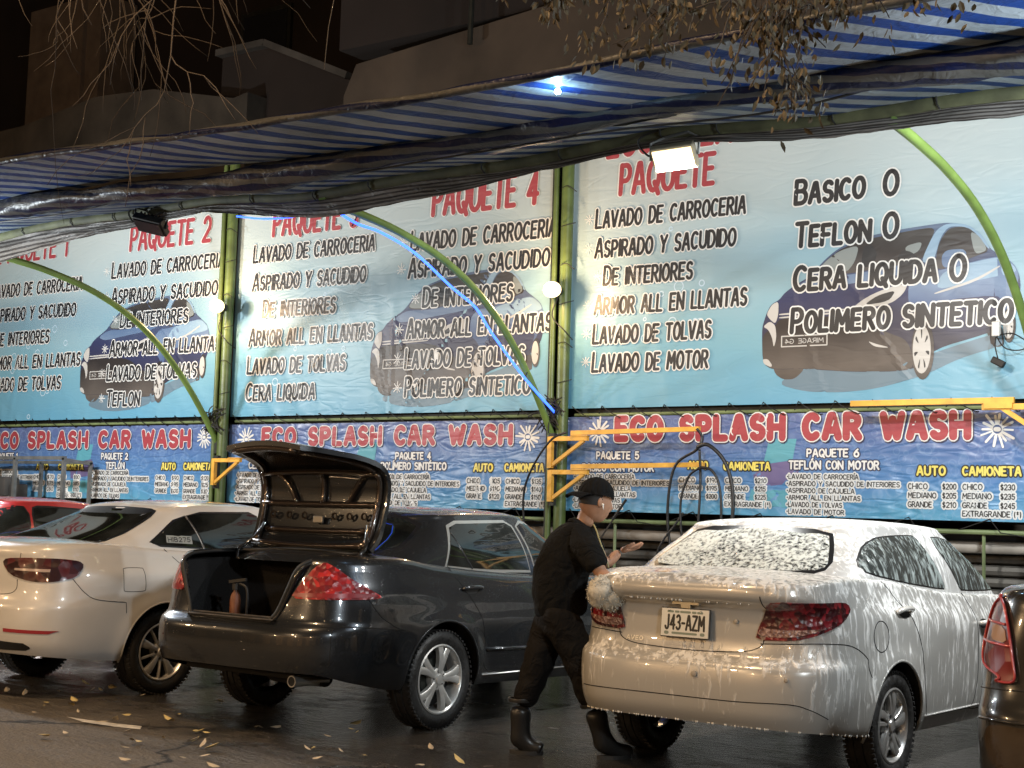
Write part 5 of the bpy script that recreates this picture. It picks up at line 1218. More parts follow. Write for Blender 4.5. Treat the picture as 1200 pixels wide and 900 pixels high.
        for f in Ff:
            for i in range(len(f)):
                e = (f[i], f[(i+1) % len(f)])
                if cnt[tuple(sorted(e))] == 1: sk.append((e[1], e[0], nV+e[0], nV+e[1]))
        mb.f += sk; mb.m += [0]*len(sk)
        o = mb.build(name, m, parent or s.root, smooth=True, recalc=False)
        # make the cap face outwards
        me = o.data; f0 = me.polygons[0]; out = (P3[0]-N3[0])
        if sum(p.normal.dot(P3[p.vertices[0]]-N3[p.vertices[0]]) for p in me.polygons[:20] if max(p.vertices) < nV) < 0: me.flip_normals()
        me.set_sharp_from_angle(angle=R_(50)); return o
    def window(s, name, pts, mode, glass, trim=.016, tm=None, mirror=False, which='g', rnd=1):
        g = s.patch(name, pts, mode, .0045, glass, None, .045, rnd, mirror, which)
        s.patch("window_seal", pts, mode, .002, tm or TRIM, g, .045, rnd, mirror, which, grow=trim)
        return g
    def seam(s, lines, mode='wall', wd=.0028, name="panel_gap", which='b', mirror=False, m=None, off=.0012, closed=False):
        mb = MB()
        for ln in lines:
            if mode == 'wall': Q = [Vector((s.a_of(p), p[2])) for p in ln]
            else: Q = [Vector(p) for p in ln]
            Q = [Vector((q.x, q.y)) for q in crom([(q.x, q.y, 0) for q in Q], 10, closed)]
            R = []
            for q in Q:
                if mode == 'wall': R.append(s.SA(q.x, q.y, off*0))
                else:
                    p, n = s.cast(mode, q.x, q.y, which)
                    if p is not None: R.append(p)
            if mirror: R = [Vector((-p.x, p.y, p.z)) for p in R]
            if len(R) > 1: mb.tube(R, wd, 5, closed=closed)
        return mb.build(name, m or SEAM, s.root, smooth=True)
    def wheel(s, x, y, design, sg):
        P = s.P; rt, tw, rr = P['rt'], P['tw'], P['rim']
        w = empty("wheel", (sg*x, y, rt), 0, parent=s.root)
        # local frame: axle along +X of the wheel pointing outwards
        Mx = Matrix.Rotation(sg*math.pi/2, 4, 'Y')
        h = tw/2
        if 'tyre' not in P['_w']:
            T = MB(); prof = [(rr-.012, -h+.02), (rr+.02, -h+.004), (rt-.045, -h), (rt-.012, -h+.012), (rt, -h+.03), (rt, -h*.33), (rt-.007, -h*.30), (rt-.007, -h*.24), (rt, -h*.21), (rt, h*.21), (rt-.007, h*.24), (rt-.007, h*.30), (rt, h*.33), (rt, h-.03), (rt-.012, h-.012), (rt-.045, h), (rr+.03, h-.003), (rr+.012, h-.010), (rr-.004, h-.022)]
            T.lathe(prof, 56)
            for k in range(60):
                a = 2*math.pi*k/60
                for z_, sgn in ((h-.020, 1), (-h+.020, -1)):
                    c = Vector(((rt-.003)*math.cos(a), (rt-.003)*math.sin(a), z_)); T.box(c, (.012, .017, .030), Matrix.Rotation(a, 3, 'Z'))
            P['_w']['tyre'] = T
            Rm = MB(); Rm.lathe([(rr-.004, h-.022), (rr, h-.014), (rr-.010, h-.010), (rr-.022, h-.022), (rr-.030, h-.08), (rr-.04, -h+.03)], 56)
            Rm.lathe([(rr-.05, h-.10), (.02, h-.10)], 40, mi=1); Rm.lathe([(.135, h-.095), (.135, h-.075), (.05, h-.07)], 32, mi=2)
            hub_h = h-.028
            Rm.lathe([(.078, hub_h-.05), (.074, hub_h-.004), (.066, hub_h), (.034, hub_h+.002), (.030, hub_h+.010), (.0, hub_h+.012)], 30)
            design(Rm, rr-.016, hub_h)
            for k in range(5):
                a = 2*math.pi*(k+.5)/5; c = Vector((.053*math.cos(a), .053*math.sin(a), hub_h)); Rm.lathe([(.0125, .001), (.0125, .0), (.011, .0035), (0.0, .0035)], 10, Matrix.Translation(c), 1)
            P['_w']['rim'] = Rm
        for k, mts in (('tyre', [TYRE]), ('rim', [P.get('alloy', ALLOY), BLACK, DSTEEL])):
            src = P['_w'][k]; q = MB(); q.v = [tuple(Mx @ Vector(v)) for v in src.v]; q.f = src.f; q.m = src.m
            o = q.build(k, mts, w, smooth=True, recalc=True); o.data.set_sharp_from_angle(angle=R_(38))
        return w
    def fit_wheels(s, x, design, rot=0.3):
        s.P['_w'] = {}
        for sg in (1, -1):
            for wy, wz in s.wheels: 
                w = s.wheel(x, wy, design, sg); w.rotation_euler = (rot*(1 if wy == 0 else 1.7), 0, 0)
def spoke(Rm, pts_r, a, hw0, hw1, z0, z1, thick=.02, mi=0, tw=0.0, crown=.004):
    """a tapered bar from hub to rim, slightly crowned"""
    n = 8; vs = []
    for i in range(n+1):
        t = i/n; r = pts_r[0]+(pts_r[1]-pts_r[0])*t; hw = hw0+(hw1-hw0)*t; z = z0+(z1-z0)*t+.006*math.sin(math.pi*t); aa = a+tw*t*t
        d = Vector((math.cos(aa), math.sin(aa), 0)); e = Vector((-d.y, d.x, 0)); c = d*r
        for (u, v) in ((-1, -thick), (-1, 0), (-.7, crown), (.7, crown), (1, 0), (1, -thick)): vs.append(c+e*hw*u+Vector((0, 0, z+v)))
    F = [(i*6+k, i*6+k+1, (i+1)*6+k+1, (i+1)*6+k) for i in range(n) for k in range(5)]
    Rm.add(vs, F, mi)
def d_five_twin(Rm, R, h):          # five broad twin spokes
    for k in range(5):
        a = 2*math.pi*k/5+.31
        spoke(Rm, (.045, R), a-.075, .020, .026, h, h+.004, .03, tw=-.13); spoke(Rm, (.045, R), a+.075, .020, .026, h, h+.004, .03, tw=.13)
def d_turbine(Rm, R, h):            # ten slim curved blades
    for k in range(5):
        a = 2*math.pi*k/5+.1
        spoke(Rm, (.05, R), a, .016, .028, h, h+.002, .025, tw=.18); spoke(Rm, (.05, R), a+.42, .010, .014, h-.004, h-.002, .025, tw=.05)
def d_five_and_five(Rm, R, h):      # five broad, five thin spokes
    for k in range(5):
        a = 2*math.pi*k/5+.2
        spoke(Rm, (.05, R), a, .014, .034, h, h+.003, .028); spoke(Rm, (.05, R), a+math.pi/5, .008, .008, h-.003, h, .02)
def mir(pts): return [(('r', -p[1], p[2]) if p[0] == 'r' else p) for p in pts]

# ================================================= foamy white sedan (right)
FOAMP = foam_mat("silver_white_paint_with_soap", (0.42, 0.41, 0.385), 0.28, 0.2, 1.0, 0.50, scale=1.7, soft=.20, fcol=(.80, .79, .76))
FOAMR = foam_mat("silver_white_roof_with_soap", (0.50, 0.495, 0.48), 0.3, 0.2, .6, 0.52, scale=1.6, soft=.2)
FOAMG = foam_mat("soapy_dark_glass", (0.035, 0.040, 0.038), 0.08, 0.0, 0.5, 0.42, glass=True, fcol=(0.30, 0.34, 0.33), scale=1.9, soft=.26)
FOAMRG = foam_mat("soapy_rear_glass", (0.016, 0.018, 0.018), 0.06, 0.0, 0.5, 0.32, glass=True, diag=.6, fcol=(0.64, 0.68, 0.65), soft=.28)
def d_parts(x, y, z):
    pass
def lidx(z): return .475+.06*(z-.75)
PD = dict(w=[(.22, .80), (.34, .845), (.5, .862), (.66, .866), (.78, .860), (.9, .842), (1.0, .805), (1.12, .76)],
 yr=[(.24, -.80), (.33, -.915), (.42, -.955), (.55, -.965), (.645, -.955), (.675, -.925), (.70, -.885), (.80, -.868), (.90, -.868), (.955, -.875), (.985, -.925), (1.03, -.955), (1.10, -.95)],
 yf=[(.24, 3.25), (.5, 3.33), (.7, 3.30), (1.1, 3.1)],
 H=[(-1.0, 1.075), (-.85, 1.095), (-.45, 1.128), (0, 1.115), (.6, 1.055), (1.2, 1.01), (1.9, .985), (2.5, .92), (3.3, .72)],
 zb=[(-1, .335), (-.75, .315), (-.45, .28), (.4, .235), (2.2, .21), (3.3, .24)], zb_in=.22, under=(-.80, 3.1), wb=2.5, rt=.305, tw=.19, rim=.212, Ra=.365, ym=.8, r=.032, crown=.035, flare=.016,
 crease=[(-.55, .93, 2.4, .80, .014, .055)], paint=FOAMP, mats={'roof': FOAMR}, alloy=mat("wet_grey_alloy", (.52, .51, .49), .3, .75, noise_amt=.2, nscale=12),
 parts=[('trunk_lid', lambda x, y, z: (y < -.42 and abs(x) < lidx(z) and z > .735+.05*(abs(x)/.5)**2 and y < -.3 and (y < -.80 or z > 1.03) and not (y > -.47))),
        ('rear_bumper', lambda x, y, z: z < .79 and y < -.42-.2*(z > .7) and (z < .735 or abs(x) > lidx(z)) and z < .775-.02*abs(x)),
        ('rear_door', lambda x, y, z: x > .4 and .40+.42*max(0, 1-abs(z-.70)/.36)*0 < y < 1.30 and y > .42+.0*z and z > .30 and z > .30),
        ('rear_door#l', lambda x, y, z: x < -.4 and .42 < y < 1.30 and z > .30),
        ('front_door', lambda x, y, z: x > .4 and 1.30 <= y < 2.15 and z > .30), ('front_door#l', lambda x, y, z: x < -.4 and 1.30 <= y < 2.15 and z > .30)],
 gh=dict(w=[(0, .755), (.5, .69), (1, .585)], yr=[(0, -.56), (1, -.03)], yf=[(0, 2.45), (1, 1.55)], zt=[(-.6, 1.375), (-.05, 1.375), (.15, 1.395), (.45, 1.41), (.9, 1.415), (1.35, 1.40), (1.6, 1.385), (2.5, 1.37)], crown=.028, ym=.8))
D = Car("parked_car", (-3.96, 8.18), R_(1.6), "silver white sedan covered in soap foam being washed, plate J43-AZM", PD)
D.fit_wheels(.755, d_turbine, .25)
TLD = lens_mat("dark_red_tail_lens", (0.030, 0.003, 0.005), (0.20, 0.012, 0.018), 34); TLB = lens_mat("clear_lower_lens", (.16, .08, .07), (.45, .3, .26), 60)
lampR = [('r', .415, .795), ('r', .43, .86), ('r', .475, .97), ('r', .53, 1.005), ('s', -.72, 1.005), ('s', -.56, 1.005), ('s', -.52, .985), ('s', -.60, .90), ('s', -.74, .835), ('r', .62, .80)]
for mm in (False, True):
    t = D.patch("tail_light", lampR, 'wall', .010, TLD, None, .03, 1, mm, skirt=.014)
    D.patch("reflector_band", [('r', .43, .815), ('r', .44, .86), ('r', .60, .855), ('s', -.70, .868), ('s', -.66, .89), ('s', -.75, .848), ('r', .60, .815)], 'wall', .0125, TLB, t, .03, 1, mm)
for mm in (False, True):
    mode = 'left' if mm else 'side'
    sd = "" 
    D.window("rear_door_window", [(-.14, 1.20), (.06, 1.31), (.26, 1.355), (.80, 1.370), (.85, 1.34), (1.02, 1.07), (1.00, 1.045), (.35, 1.10), (-.10, 1.155)], mode, FOAMG, .008, TRIM, rnd=1)
    D.window("front_door_window", [(1.06, 1.36), (1.30, 1.355), (1.60, 1.30), (1.95, 1.17), (2.20, 1.06), (2.20, 1.02), (1.31, 1.030), (1.27, 1.06)], mode, FOAMG, .008, TRIM, rnd=1)
D.window("rear_window", [(-.56, 1.185), (-.50, 1.28), (-.43, 1.372), (0, 1.388), (.43, 1.372), (.50, 1.28), (.56, 1.185), (.50, 1.158), (0, 1.152), (-.50, 1.158)], 'rear', FOAMRG, .02, TRIM, rnd=1)
D.window("windshield", [(-.62, 1.05), (-.45, 1.40), (.45, 1.40), (.62, 1.05)], 'front', FOAMG, .02, TRIM)
D.seam([[('r', -.47, 1.03), ('r', -.475, .95), ('r', -.46, .80), ('r', -.44, .755), ('r', -.36, .728), ('r', -.2, .717), ('r', 0, .712), ('r', .2, .717), ('r', .36, .73), ('r', .44, .76), ('r', .46, .80), ('r', .475, .95), ('r', .47, 1.03)],
        [('r', .44, .775), ('r', .60, .783), ('s', -.72, .79), ('s', -.55, .775), ('s', -.40, .70), ('s', -.36, .60)], [('r', -.44, .775), ('r', -.60, .783), ('r', -.72, .785)],
        [('r', -.70, .462), ('r', -.3, .468), ('r', .3, .468), ('r', .62, .475), ('r', .72, .45), ('r', .78, .40)]], 'wall')
door = [('s', -.02, 1.11), ('s', .06, 1.05), ('s', .20, .92), ('s', .33, .75), ('s', .38, .60), ('s', .40, .45), ('s', .46, .33), ('s', .55, .315), ('s', 1.22, .30)]
D.seam([door, [('s', 1.16, 1.02), ('s', 1.24, .88), ('s', 1.28, .6), ('s', 1.25, .36), ('s', 1.22, .30), ('s', 2.0, .29)]], 'wall'); 
fuel = [('s', -.23+.095*math.cos(a*.524), .815+.085*math.sin(a*.524)) for a in range(12)]
D.seam([fuel], 'wall', closed=True, name="fuel_door")
D.seam([[('s', .44, .322), ('s', 1.9, .312)]], 'wall', .006, "sill_strip", m=FOAMP)
HND = mat("painted_handle", (.66, .64, .60), .2, .2, .8)
def handle(car, y, z, m, mirror=False, L=.105):
    a = car.a_of(('s', y, z)); mb = MB(); sgn = -1 if mirror else 1
    def P_(da, dz, off): p = car.SA(a+da, z+dz, off); return Vector((p.x*sgn, p.y, p.z))
    pts = [P_(-L, 0, .004), P_(-L*.8, 0.002, .030), P_(-L*.3, .004, .040), P_(L*.3, .004, .040), P_(L*.8, .002, .032), P_(L, 0, .006)]
    mb.tube(crom(pts, 5), .0145, 8); mb.tube([P_(-L*.9, .0, .0), P_(-L*.9, 0, .02)], .014, 8); mb.build("door_handle", m, car.root, smooth=True)
    mb = MB(); q = [P_(L*.8*math.cos(k*.5236), .030*math.sin(k*.5236)-.004, .0025) for k in range(12)]; mb.add(q, [tuple(range(12))]); mb.build("handle_shade_patch", DARK, car.root)  # flat dark disc: the shade behind the handle is put in as colour
handle(D, .12, .935, HND); handle(D, 1.36, .83, HND); handle(D, .12, .935, HND, True)
# plate, emblem, bumps
def plate(car, c, tilt, label, txt, w=.30, h=.152):
    rm = Matrix.Rotation(tilt, 3, 'X'); c = Vector(c); F3 = lambda x, z, o: c+rm @ Vector((x, -o, z))
    mb = MB(); mb.box(c, (w+.012, .012, h+.012), rm, bev=.004); p = mb.build("plate_frame", mat("dark_plate_frame", (.05, .048, .045), .5), car.root); 
    mb = MB(); mb.box(c+rm @ Vector((0, -.0075, 0)), (w, .004, h), rm); pl = mb.build("number_plate", PLATE, p)
    K = Ink(lambda x, z, hh: F3(x, z, .0098+hh*.15)); K.text(txt, -w*.41, w*.41, -h*.24, h*.50, [(.085, 0.002, 0, 0, 0)], gap=.42)
    for k, (x0, x1) in enumerate(((-.36, -.26), (-.20, -.14), (-.09, .10), (.16, .22), (.27, .36))): K.stroke([(x0*w, h*.39), (x1*w, h*.39)], .006, .002, 1)
    K.stroke([(-.25*w, -h*.38), (.25*w, -h*.38)], .006, .002, 1); K.stroke([(-.40*w, -h*.38), (-.36*w, -h*.38)], .009, .002, 1); K.stroke([(.36*w, -h*.38), (.40*w, -h*.38)], .009, .002, 1)
    K.mb.build("plate_lettering", [PLTXT, PLGRN], p)
    mb = MB()
    for x in (-.10, .10): mb.ico(F3(x, .066, .010), .006, 1)
    mb.build("plate_screw", CHROME, p); return p
plate(D, (0.0, -.898, .858), R_(-4), None, "J43-AZM")
mb = MB(); yb = D.S(D.phi_a(0.02), .965).y-.006
mb.add([(x, yb-o, z+.972) for o in (.012, 0) for x, z in ((-.085, -.012), (-.03, -.012), (-.024, -.032), (.032, -.032), (.03, -.012), (.085, -.012), (.078, .012), (.03, .012), (.024, .032), (-.032, .032), (-.03, .012), (-.078, .012))], [tuple(range(11, -1, -1))]+[(i, (i+1) % 12, 12+(i+1) % 12, 12+i) for i in range(12)]); mb.build("emblem", mat("soapy_gold_emblem", (.60, .52, .36), .35, .5), D.root)
mb = MB()
K = Ink(lambda x, z, hh: D.SA(D.a_of(('r', x, z)), z, .003+hh)); K.text("AVEO", -.40, -.29, .742, .022, [(.12, 0.001, 0, 0, 0)], gap=.5); K.mb.build("badge_lettering", [CHROME], D.root)
for x, z, rr in ((.10, .595, .017), (.62, .60, .012), (.30, .885, .012)):
    p = D.SA(D.a_of(('r', x, z)), z, .004); mb = MB(); mb.lathe([(rr, 0), (rr, .006), (rr*.6, .009), (0, .009)], 14, Matrix.Translation(p) @ Matrix.Rotation(math.pi/2, 4, 'X')); mb.build("parking_sensor" if z < .8 else "lid_lock", mat("dull_sensor", (.32, .29, .25), .5), D.root, smooth='auto')
# foam clots hanging along the bumper's lower edge
rnd = random.Random(3); mb = MB()
for k in range(110):
    a = rnd.uniform(-.95, 1.25); y = D.SA(a, .34).y; z = D.zb(y)+.002; mb.ico(D.SA(a, z+.004, .0), rnd.uniform(.002, .0055), 1, (1, 1, rnd.uniform(1, 2.6)))
for k in range(30):
    x = rnd.uniform(-.42, .42); z = .985; mb.ico(D.SA(D.a_of(('r', x, z)), z, .002), rnd.uniform(.002, .005), 1, (1, 1, 1.8))
tag(mb.build("hanging_foam", mat("soap_foam", (.78, .76, .70), .55), D.root, smooth=True), kind="stuff")

# ================================================= dark grey sedan with open trunk (middle)
CPAINT = paint("dark_grey_metallic_paint", (0.026, 0.029, 0.033), 0.27, 0.5, 1.0, drops=.5)
def c_open(x, y, z): # the trunk opening in the shell
    if y > -.40: return False
    hw = .375+max(0, (z-.72))*.46 if z < 1.06 else .56
    return abs(x) < hw and z > .725 and (y < -.78 or z > 1.03) and y < -.44
PC_ = dict(w=[(.22, .82), (.34, .885), (.5, .908), (.66, .912), (.8, .905), (.92, .885), (1.02, .85), (1.14, .80)],
 yr=[(.24, -1.0), (.33, -1.07), (.42, -1.13), (.55, -1.155), (.64, -1.15), (.69, -1.125), (.72, -1.08), (.80, -1.06), (.95, -1.04), (1.06, -1.02), (1.14, -.99)],
 yf=[(.24, 3.55), (.5, 3.70), (.7, 3.68), (1.1, 3.4)],
 H=[(-1.2, 1.09), (-1.0, 1.105), (-.75, 1.12), (-.4, 1.125), (.0, 1.075), (.5, 1.03), (1.2, .99), (2.0, .97), (2.7, .90), (3.7, .70)],
 zb=[(-1.2, .425), (-.95, .41), (-.75, .35), (-.45, .29), (.45, .26), (2.4, .23), (3.6, .25)], zb_in=.24, under=(-.98, 3.4), wb=2.74, rt=.326, tw=.212, rim=.232, Ra=.388, ym=.9, r=.07, crown=.03, flare=.014,
 crease=[(-.6, .70, 2.6, .66, .008, .05)], paint=CPAINT, mats={},
 parts=[('void', c_open), ('rear_bumper', lambda x, y, z: z < .70+.02*(abs(x) > .5) and y < -.42),
        ('rear_door', lambda x, y, z: x > .4 and .40 < y < 1.22 and z > .33), ('rear_door#l', lambda x, y, z: x < -.4 and .40 < y < 1.22 and z > .33),
        ('front_door', lambda x, y, z: x > .4 and 1.22 <= y < 2.2 and z > .33), ('front_door#l', lambda x, y, z: x < -.4 and 1.22 <= y < 2.2 and z > .33)],
 gh=dict(w=[(0, .80), (.5, .725), (1, .60)], yr=[(0, -.62), (1, .10)], yf=[(0, 2.3), (1, 1.42)], zt=[(-.7, 1.36), (.05, 1.365), (.3, 1.392), (.7, 1.408), (1.1, 1.406), (1.42, 1.385), (2.4, 1.37)], crown=.04, ym=.9, pq=(3.2, 7)))
Cc = Car("parked_car", (-7.0, 7.84), R_(.7), "dark grey sedan with its trunk lid wide open", PC_)
Cc.fit_wheels(.79, d_five_twin, .1)
TLR = lens_mat("red_tail_lens", (0.16, 0.006, 0.010), (0.50, 0.022, 0.024), 26)
lampC = [('r', .485, .865), ('r', .545, .96), ('r', .61, 1.065), ('r', .65, 1.095), ('r', .71, 1.06), ('s', -.80, .99), ('s', -.70, .93), ('s', -.60, .88), ('s', -.68, .868), ('r', .70, .865)]
for mm in (False, True):
    t = Cc.patch("tail_light", lampC, 'wall', .009, TLR, None, .03, 1, mm, skirt=.014)
    Cc.patch("lower_lens", [('r', .50, .876), ('r', .51, .90), ('r', .72, .903), ('s', -.68, .905), ('s', -.635, .882), ('r', .72, .874)], 'wall', .0115, lens_mat("smooth_red_lens", (.20, .012, .018), (.26, .015, .02), 4), t, .03, 1, mm)
for mm in (False, True):
    mode = 'left' if mm else 'side'
    Cc.window("rear_door_window", [(.15, 1.07), (.33, 1.325), (.42, 1.352), (1.0, 1.366), (1.06, 1.34), (1.12, 1.03), (.62, 1.04), (.45, 1.048)], mode, DGLASS, .022, CHROME, rnd=0)
    Cc.window("front_door_window", [(1.20, 1.02), (1.14, 1.345), (1.20, 1.366), (1.50, 1.33), (2.05, 1.05), (2.08, 1.0)], mode, DGLASS, .022, CHROME, rnd=0)
    Cc.seam([[(.43, 1.045), (.36, 1.15), (.31, 1.29)]], mode, .009, "window_divider", 'g', m=TRIM)
Cc.window("rear_window", [(-.64, 1.15), (-.50, 1.375), (0, 1.395), (.50, 1.375), (.64, 1.15), (0, 1.14)], 'rear', DGLASS, .02, TRIM, rnd=1)
Cc.window("windshield", [(-.66, 1.04), (-.48, 1.36), (.48, 1.36), (.66, 1.04)], 'front', DGLASS, .02, TRIM)
Cc.seam([[('s', .10, 1.07), ('s', .17, .98), ('s', .30, .84), ('s', .40, .70), ('s', .44, .55), ('s', .46, .38), ('s', .55, .345), ('s', 1.2, .33)], [('s', 1.20, 1.0), ('s', 1.24, .8), ('s', 1.22, .33)],
        [('s', -.71, .865), ('s', -.62, .76), ('s', -.52, .70), ('s', -.40, .665)], [('r', .70, .70), ('s', -.86, .70), ('s', -.6, .685), ('s', -.41, .665)], [('r', -.80, .69), ('r', -.60, .70)], [('r', .785, .69), ('r', .785, .50), ('r', .77, .46)]], 'wall')
Cc.seam([[('s', .46, .50), ('s', 1.16, .485)], [('s', 1.26, .485), ('s', 2.1, .48)]], 'wall', .016, "side_molding", m=CPAINT)
Cc.seam([[('s', .45, .325), ('s', 2.2, .31)]], 'wall', .006, "sill_strip", m=CHROME)
DKH = mat("dark_painted_handle", (.035, .037, .040), .2, .5, 1.0)
handle(Cc, .30, .915, DKH); handle(Cc, 1.40, .875, DKH); handle(Cc, .30, .915, DKH, True)
# trunk cavity, rubber lip, sill, cargo
TRIMF = mat("trunk_carpet", (0.013, 0.012, 0.012), 0.95, bump=.4, bscale=80)
mb = MB(); z0, z1 = .50, 1.075; ya, yb_ = -.90, -.30
mb.add([(-.60, ya, z0), (.60, ya, z0), (.60, yb_, z0), (-.60, yb_, z0), (-.68, ya, z1), (.68, ya, z1), (.68, yb_, z1), (-.68, yb_, z1)], [(0, 1, 2, 3), (1, 5, 6, 2), (2, 6, 7, 3), (3, 7, 4, 0), (0, 4, 5, 1)][:4]); mb.build("trunk_lining", TRIMF, Cc.root)
mb = MB(); mb.box((0, -1.045, .615), (.86, .03, .24)); mb.build("rear_panel", TRIMF, Cc.root)
hw = lambda z: .375+max(0, (z-.72))*.46 if z < 1.06 else .56
lip = [(-.56, -.46, 1.128), (-.565, -.62, 1.125), (-.565, -.80, 1.118), (-.56, -.94, 1.10), (-.53, -1.025, 1.05), (-.47, -1.045, .92), (-.41, -1.06, .79), (-.37, -1.08, .735), (-.30, -1.09, .722), (0, -1.10, .718), (.30, -1.09, .722), (.37, -1.08, .735), (.41, -1.06, .79), (.47, -1.045, .92), (.53, -1.025, 1.05), (.56, -.94, 1.10), (.565, -.80, 1.118), (.565, -.62, 1.125), (.56, -.46, 1.128), (0, -.43, 1.15)]
LIPM = paint("dark_paint_jamb", (0.022, 0.022, 0.022), .25, .4, 1.0)
mb = MB(); mb.tube(crom(lip, 5, True), .013, 8, closed=True); mb.build("weather_strip", BLACK, Cc.root, smooth=True)
mb = MB(); L2 = [(x*1.03, y+.006, z-.008) for x, y, z in lip[3:16]]; mb.tube(crom(L2, 5), .013, 8); mb.build("opening_flange", LIPM, Cc.root, smooth=True)
mb = MB(); mb.grid(lambda u, v: Vector(((-.42+.84*u), -1.00-.12*v, .735-.012*v+.008*math.sin(v*9))), 10, 10); mb.build("load_sill", mat("scuffed_sill_plate", (.20, .185, .165), .35, .6, noise_amt=.4, nscale=12), Cc.root, smooth=True)
mb = MB(); mb.box((.08, -.52, 1.075), (.05, .02, .012)); mb.build("trunk_lamp", mat("small_lit_trunk_lamp", (1, .6, .3), .4, emit=(1, .42, .12), estr=4), Cc.root)
# the lid, opened past vertical
LP = [(-.40, 1.165, .575), (-.335, 1.25, .585), (-.30, 1.36, .59), (-.275, 1.48, .595), (-.27, 1.58, .60), (-.285, 1.645, .60), (-.325, 1.70, .59), (-.40, 1.735, .565), (-.52, 1.765, .52), (-.66, 1.785, .455), (-.78, 1.80, .40), (-.86, 1.805, .345)]
LPs = [tuple(p) for p in crom([(a, b, c) for a, b, c in LP], 4)]
def lidpt(u, v, off):
    i = v*(len(LPs)-1); k = min(int(i), len(LPs)-2); t = i-k; a, b = Vector(LPs[k]), Vector(LPs[k+1]); y, z, w = a.lerp(b, t); dy, dz = b.x-a.x, b.y-a.y; l = math.hypot(dy, dz)
    ny, nz_ = (dz/l, -dy/l); bow = .035*(1-(2*u-1)**2)
    return Vector(((2*u-1)*w, y+ny*(off+bow), z+nz_*(off+bow)))
lid = MB(); nu, nv_ = 24, 44
lid.grid(lambda u, v: lidpt(u, v, .030), nu, nv_); n0 = len(lid.v); lid.grid(lambda u, v: lidpt(u, v, -.004), nu, nv_)
# closed rim
ring = [i for i in range(nu+1)]+[j*(nu+1)+nu for j in range(1, nv_+1)]+[nv_*(nu+1)+i for i in range(nu-1, -1, -1)]+[j*(nu+1) for j in range(nv_-1, 0, -1)]
for a, b in zip(ring, ring[1:]+ring[:1]): lid.f.append((a, b, n0+b, n0+a)); lid.m.append(0)
lo = lid.build("trunk_lid", CPAINT, Cc.root, smooth='auto', recalc=True)
INN = paint("dark_paint_warm_sheen", (0.045, 0.032, 0.024), .22, .5, 1.0)  # brown tint puts the street light's reflection into the panel colour
mb = MB()
def lidbar(u0, v0, u1, v1, w_, h_=.03):
    n = 10; P_ = [lidpt(u0+(u1-u0)*k/n, v0+(v1-v0)*k/n, -.004-h_*.5) for k in range(n+1)]; mb.tube(P_, [w_]*(n+1), 8)
for a in ((.04, .03, .96, .03), (.04, .26, .96, .26), (.05, .50, .95, .50), (.06, .03, .05, .52), (.94, .03, .95, .52), (.5, .26, .5, .50), (.30, .26, .16, .50), (.70, .26, .84, .50), (.06, .52, .16, .96), (.94, .52, .84, .96), (.1, .97, .9, .97), (.1, .12, .9, .12)): lidbar(*a, .022)
ip = mb.build("inner_panel_ribs", INN, lo, smooth=True)
mb = MB()
for u in (.14, .26, .38, .62, .74, .86):
    mb = MB(); c = lidpt(u, .20, -.026); mb.lathe([(.026, 0), (.026, .008), (.018, .008), (.017, -.004)], 14, Matrix.Translation(c) @ Matrix.Rotation(math.pi/2, 4, 'X')); mb.build("inner_panel_hole", INN, lo, smooth='auto')
mb = MB(); mb.box(lidpt(.5, .18, -.035), (.09, .02, .05), bev=.006); mb.build("latch", mat("steel_latch", (.4, .38, .34), .35, .8), lo)
for sx in (-1, 1):
    mb = MB(); mb.tube(crom([(sx*.55, -.52, 1.06), (sx*.565, -.50, 1.13), (sx*.56, -.44, 1.17), (sx*.53, -.39, 1.215), (sx*.50, -.355, 1.27), (sx*.485, -.325, 1.33)], 6), .014, 8); mb.build("hinge_arm", LIPM, Cc.root, smooth=True)
mb = MB(); p0 = Cc.SA(0, .40, -.05); mb.tube([(.55, -1.06, .358), (.55, -.75, .352)], .036, 16, cap=False); mb.tube([(.55, -1.058, .358), (.55, -.76, .352)], .030, 16, mi=1); mb.lathe([(.036, 0), (.030, .0)], 16, Matrix.Translation((.55, -1.06, .358)) @ Matrix.Rotation(math.pi/2, 4, 'X')); mb.build("exhaust_pipe", [CHROME, DARK], Cc.root, smooth='auto')
mb = MB(); mb.tube([(.12, -.78, .38), (.3, -.79, .375), (.58, -.78, .38)], .075, 12); mb.build("muffler", DARK, Cc.root, smooth='auto')

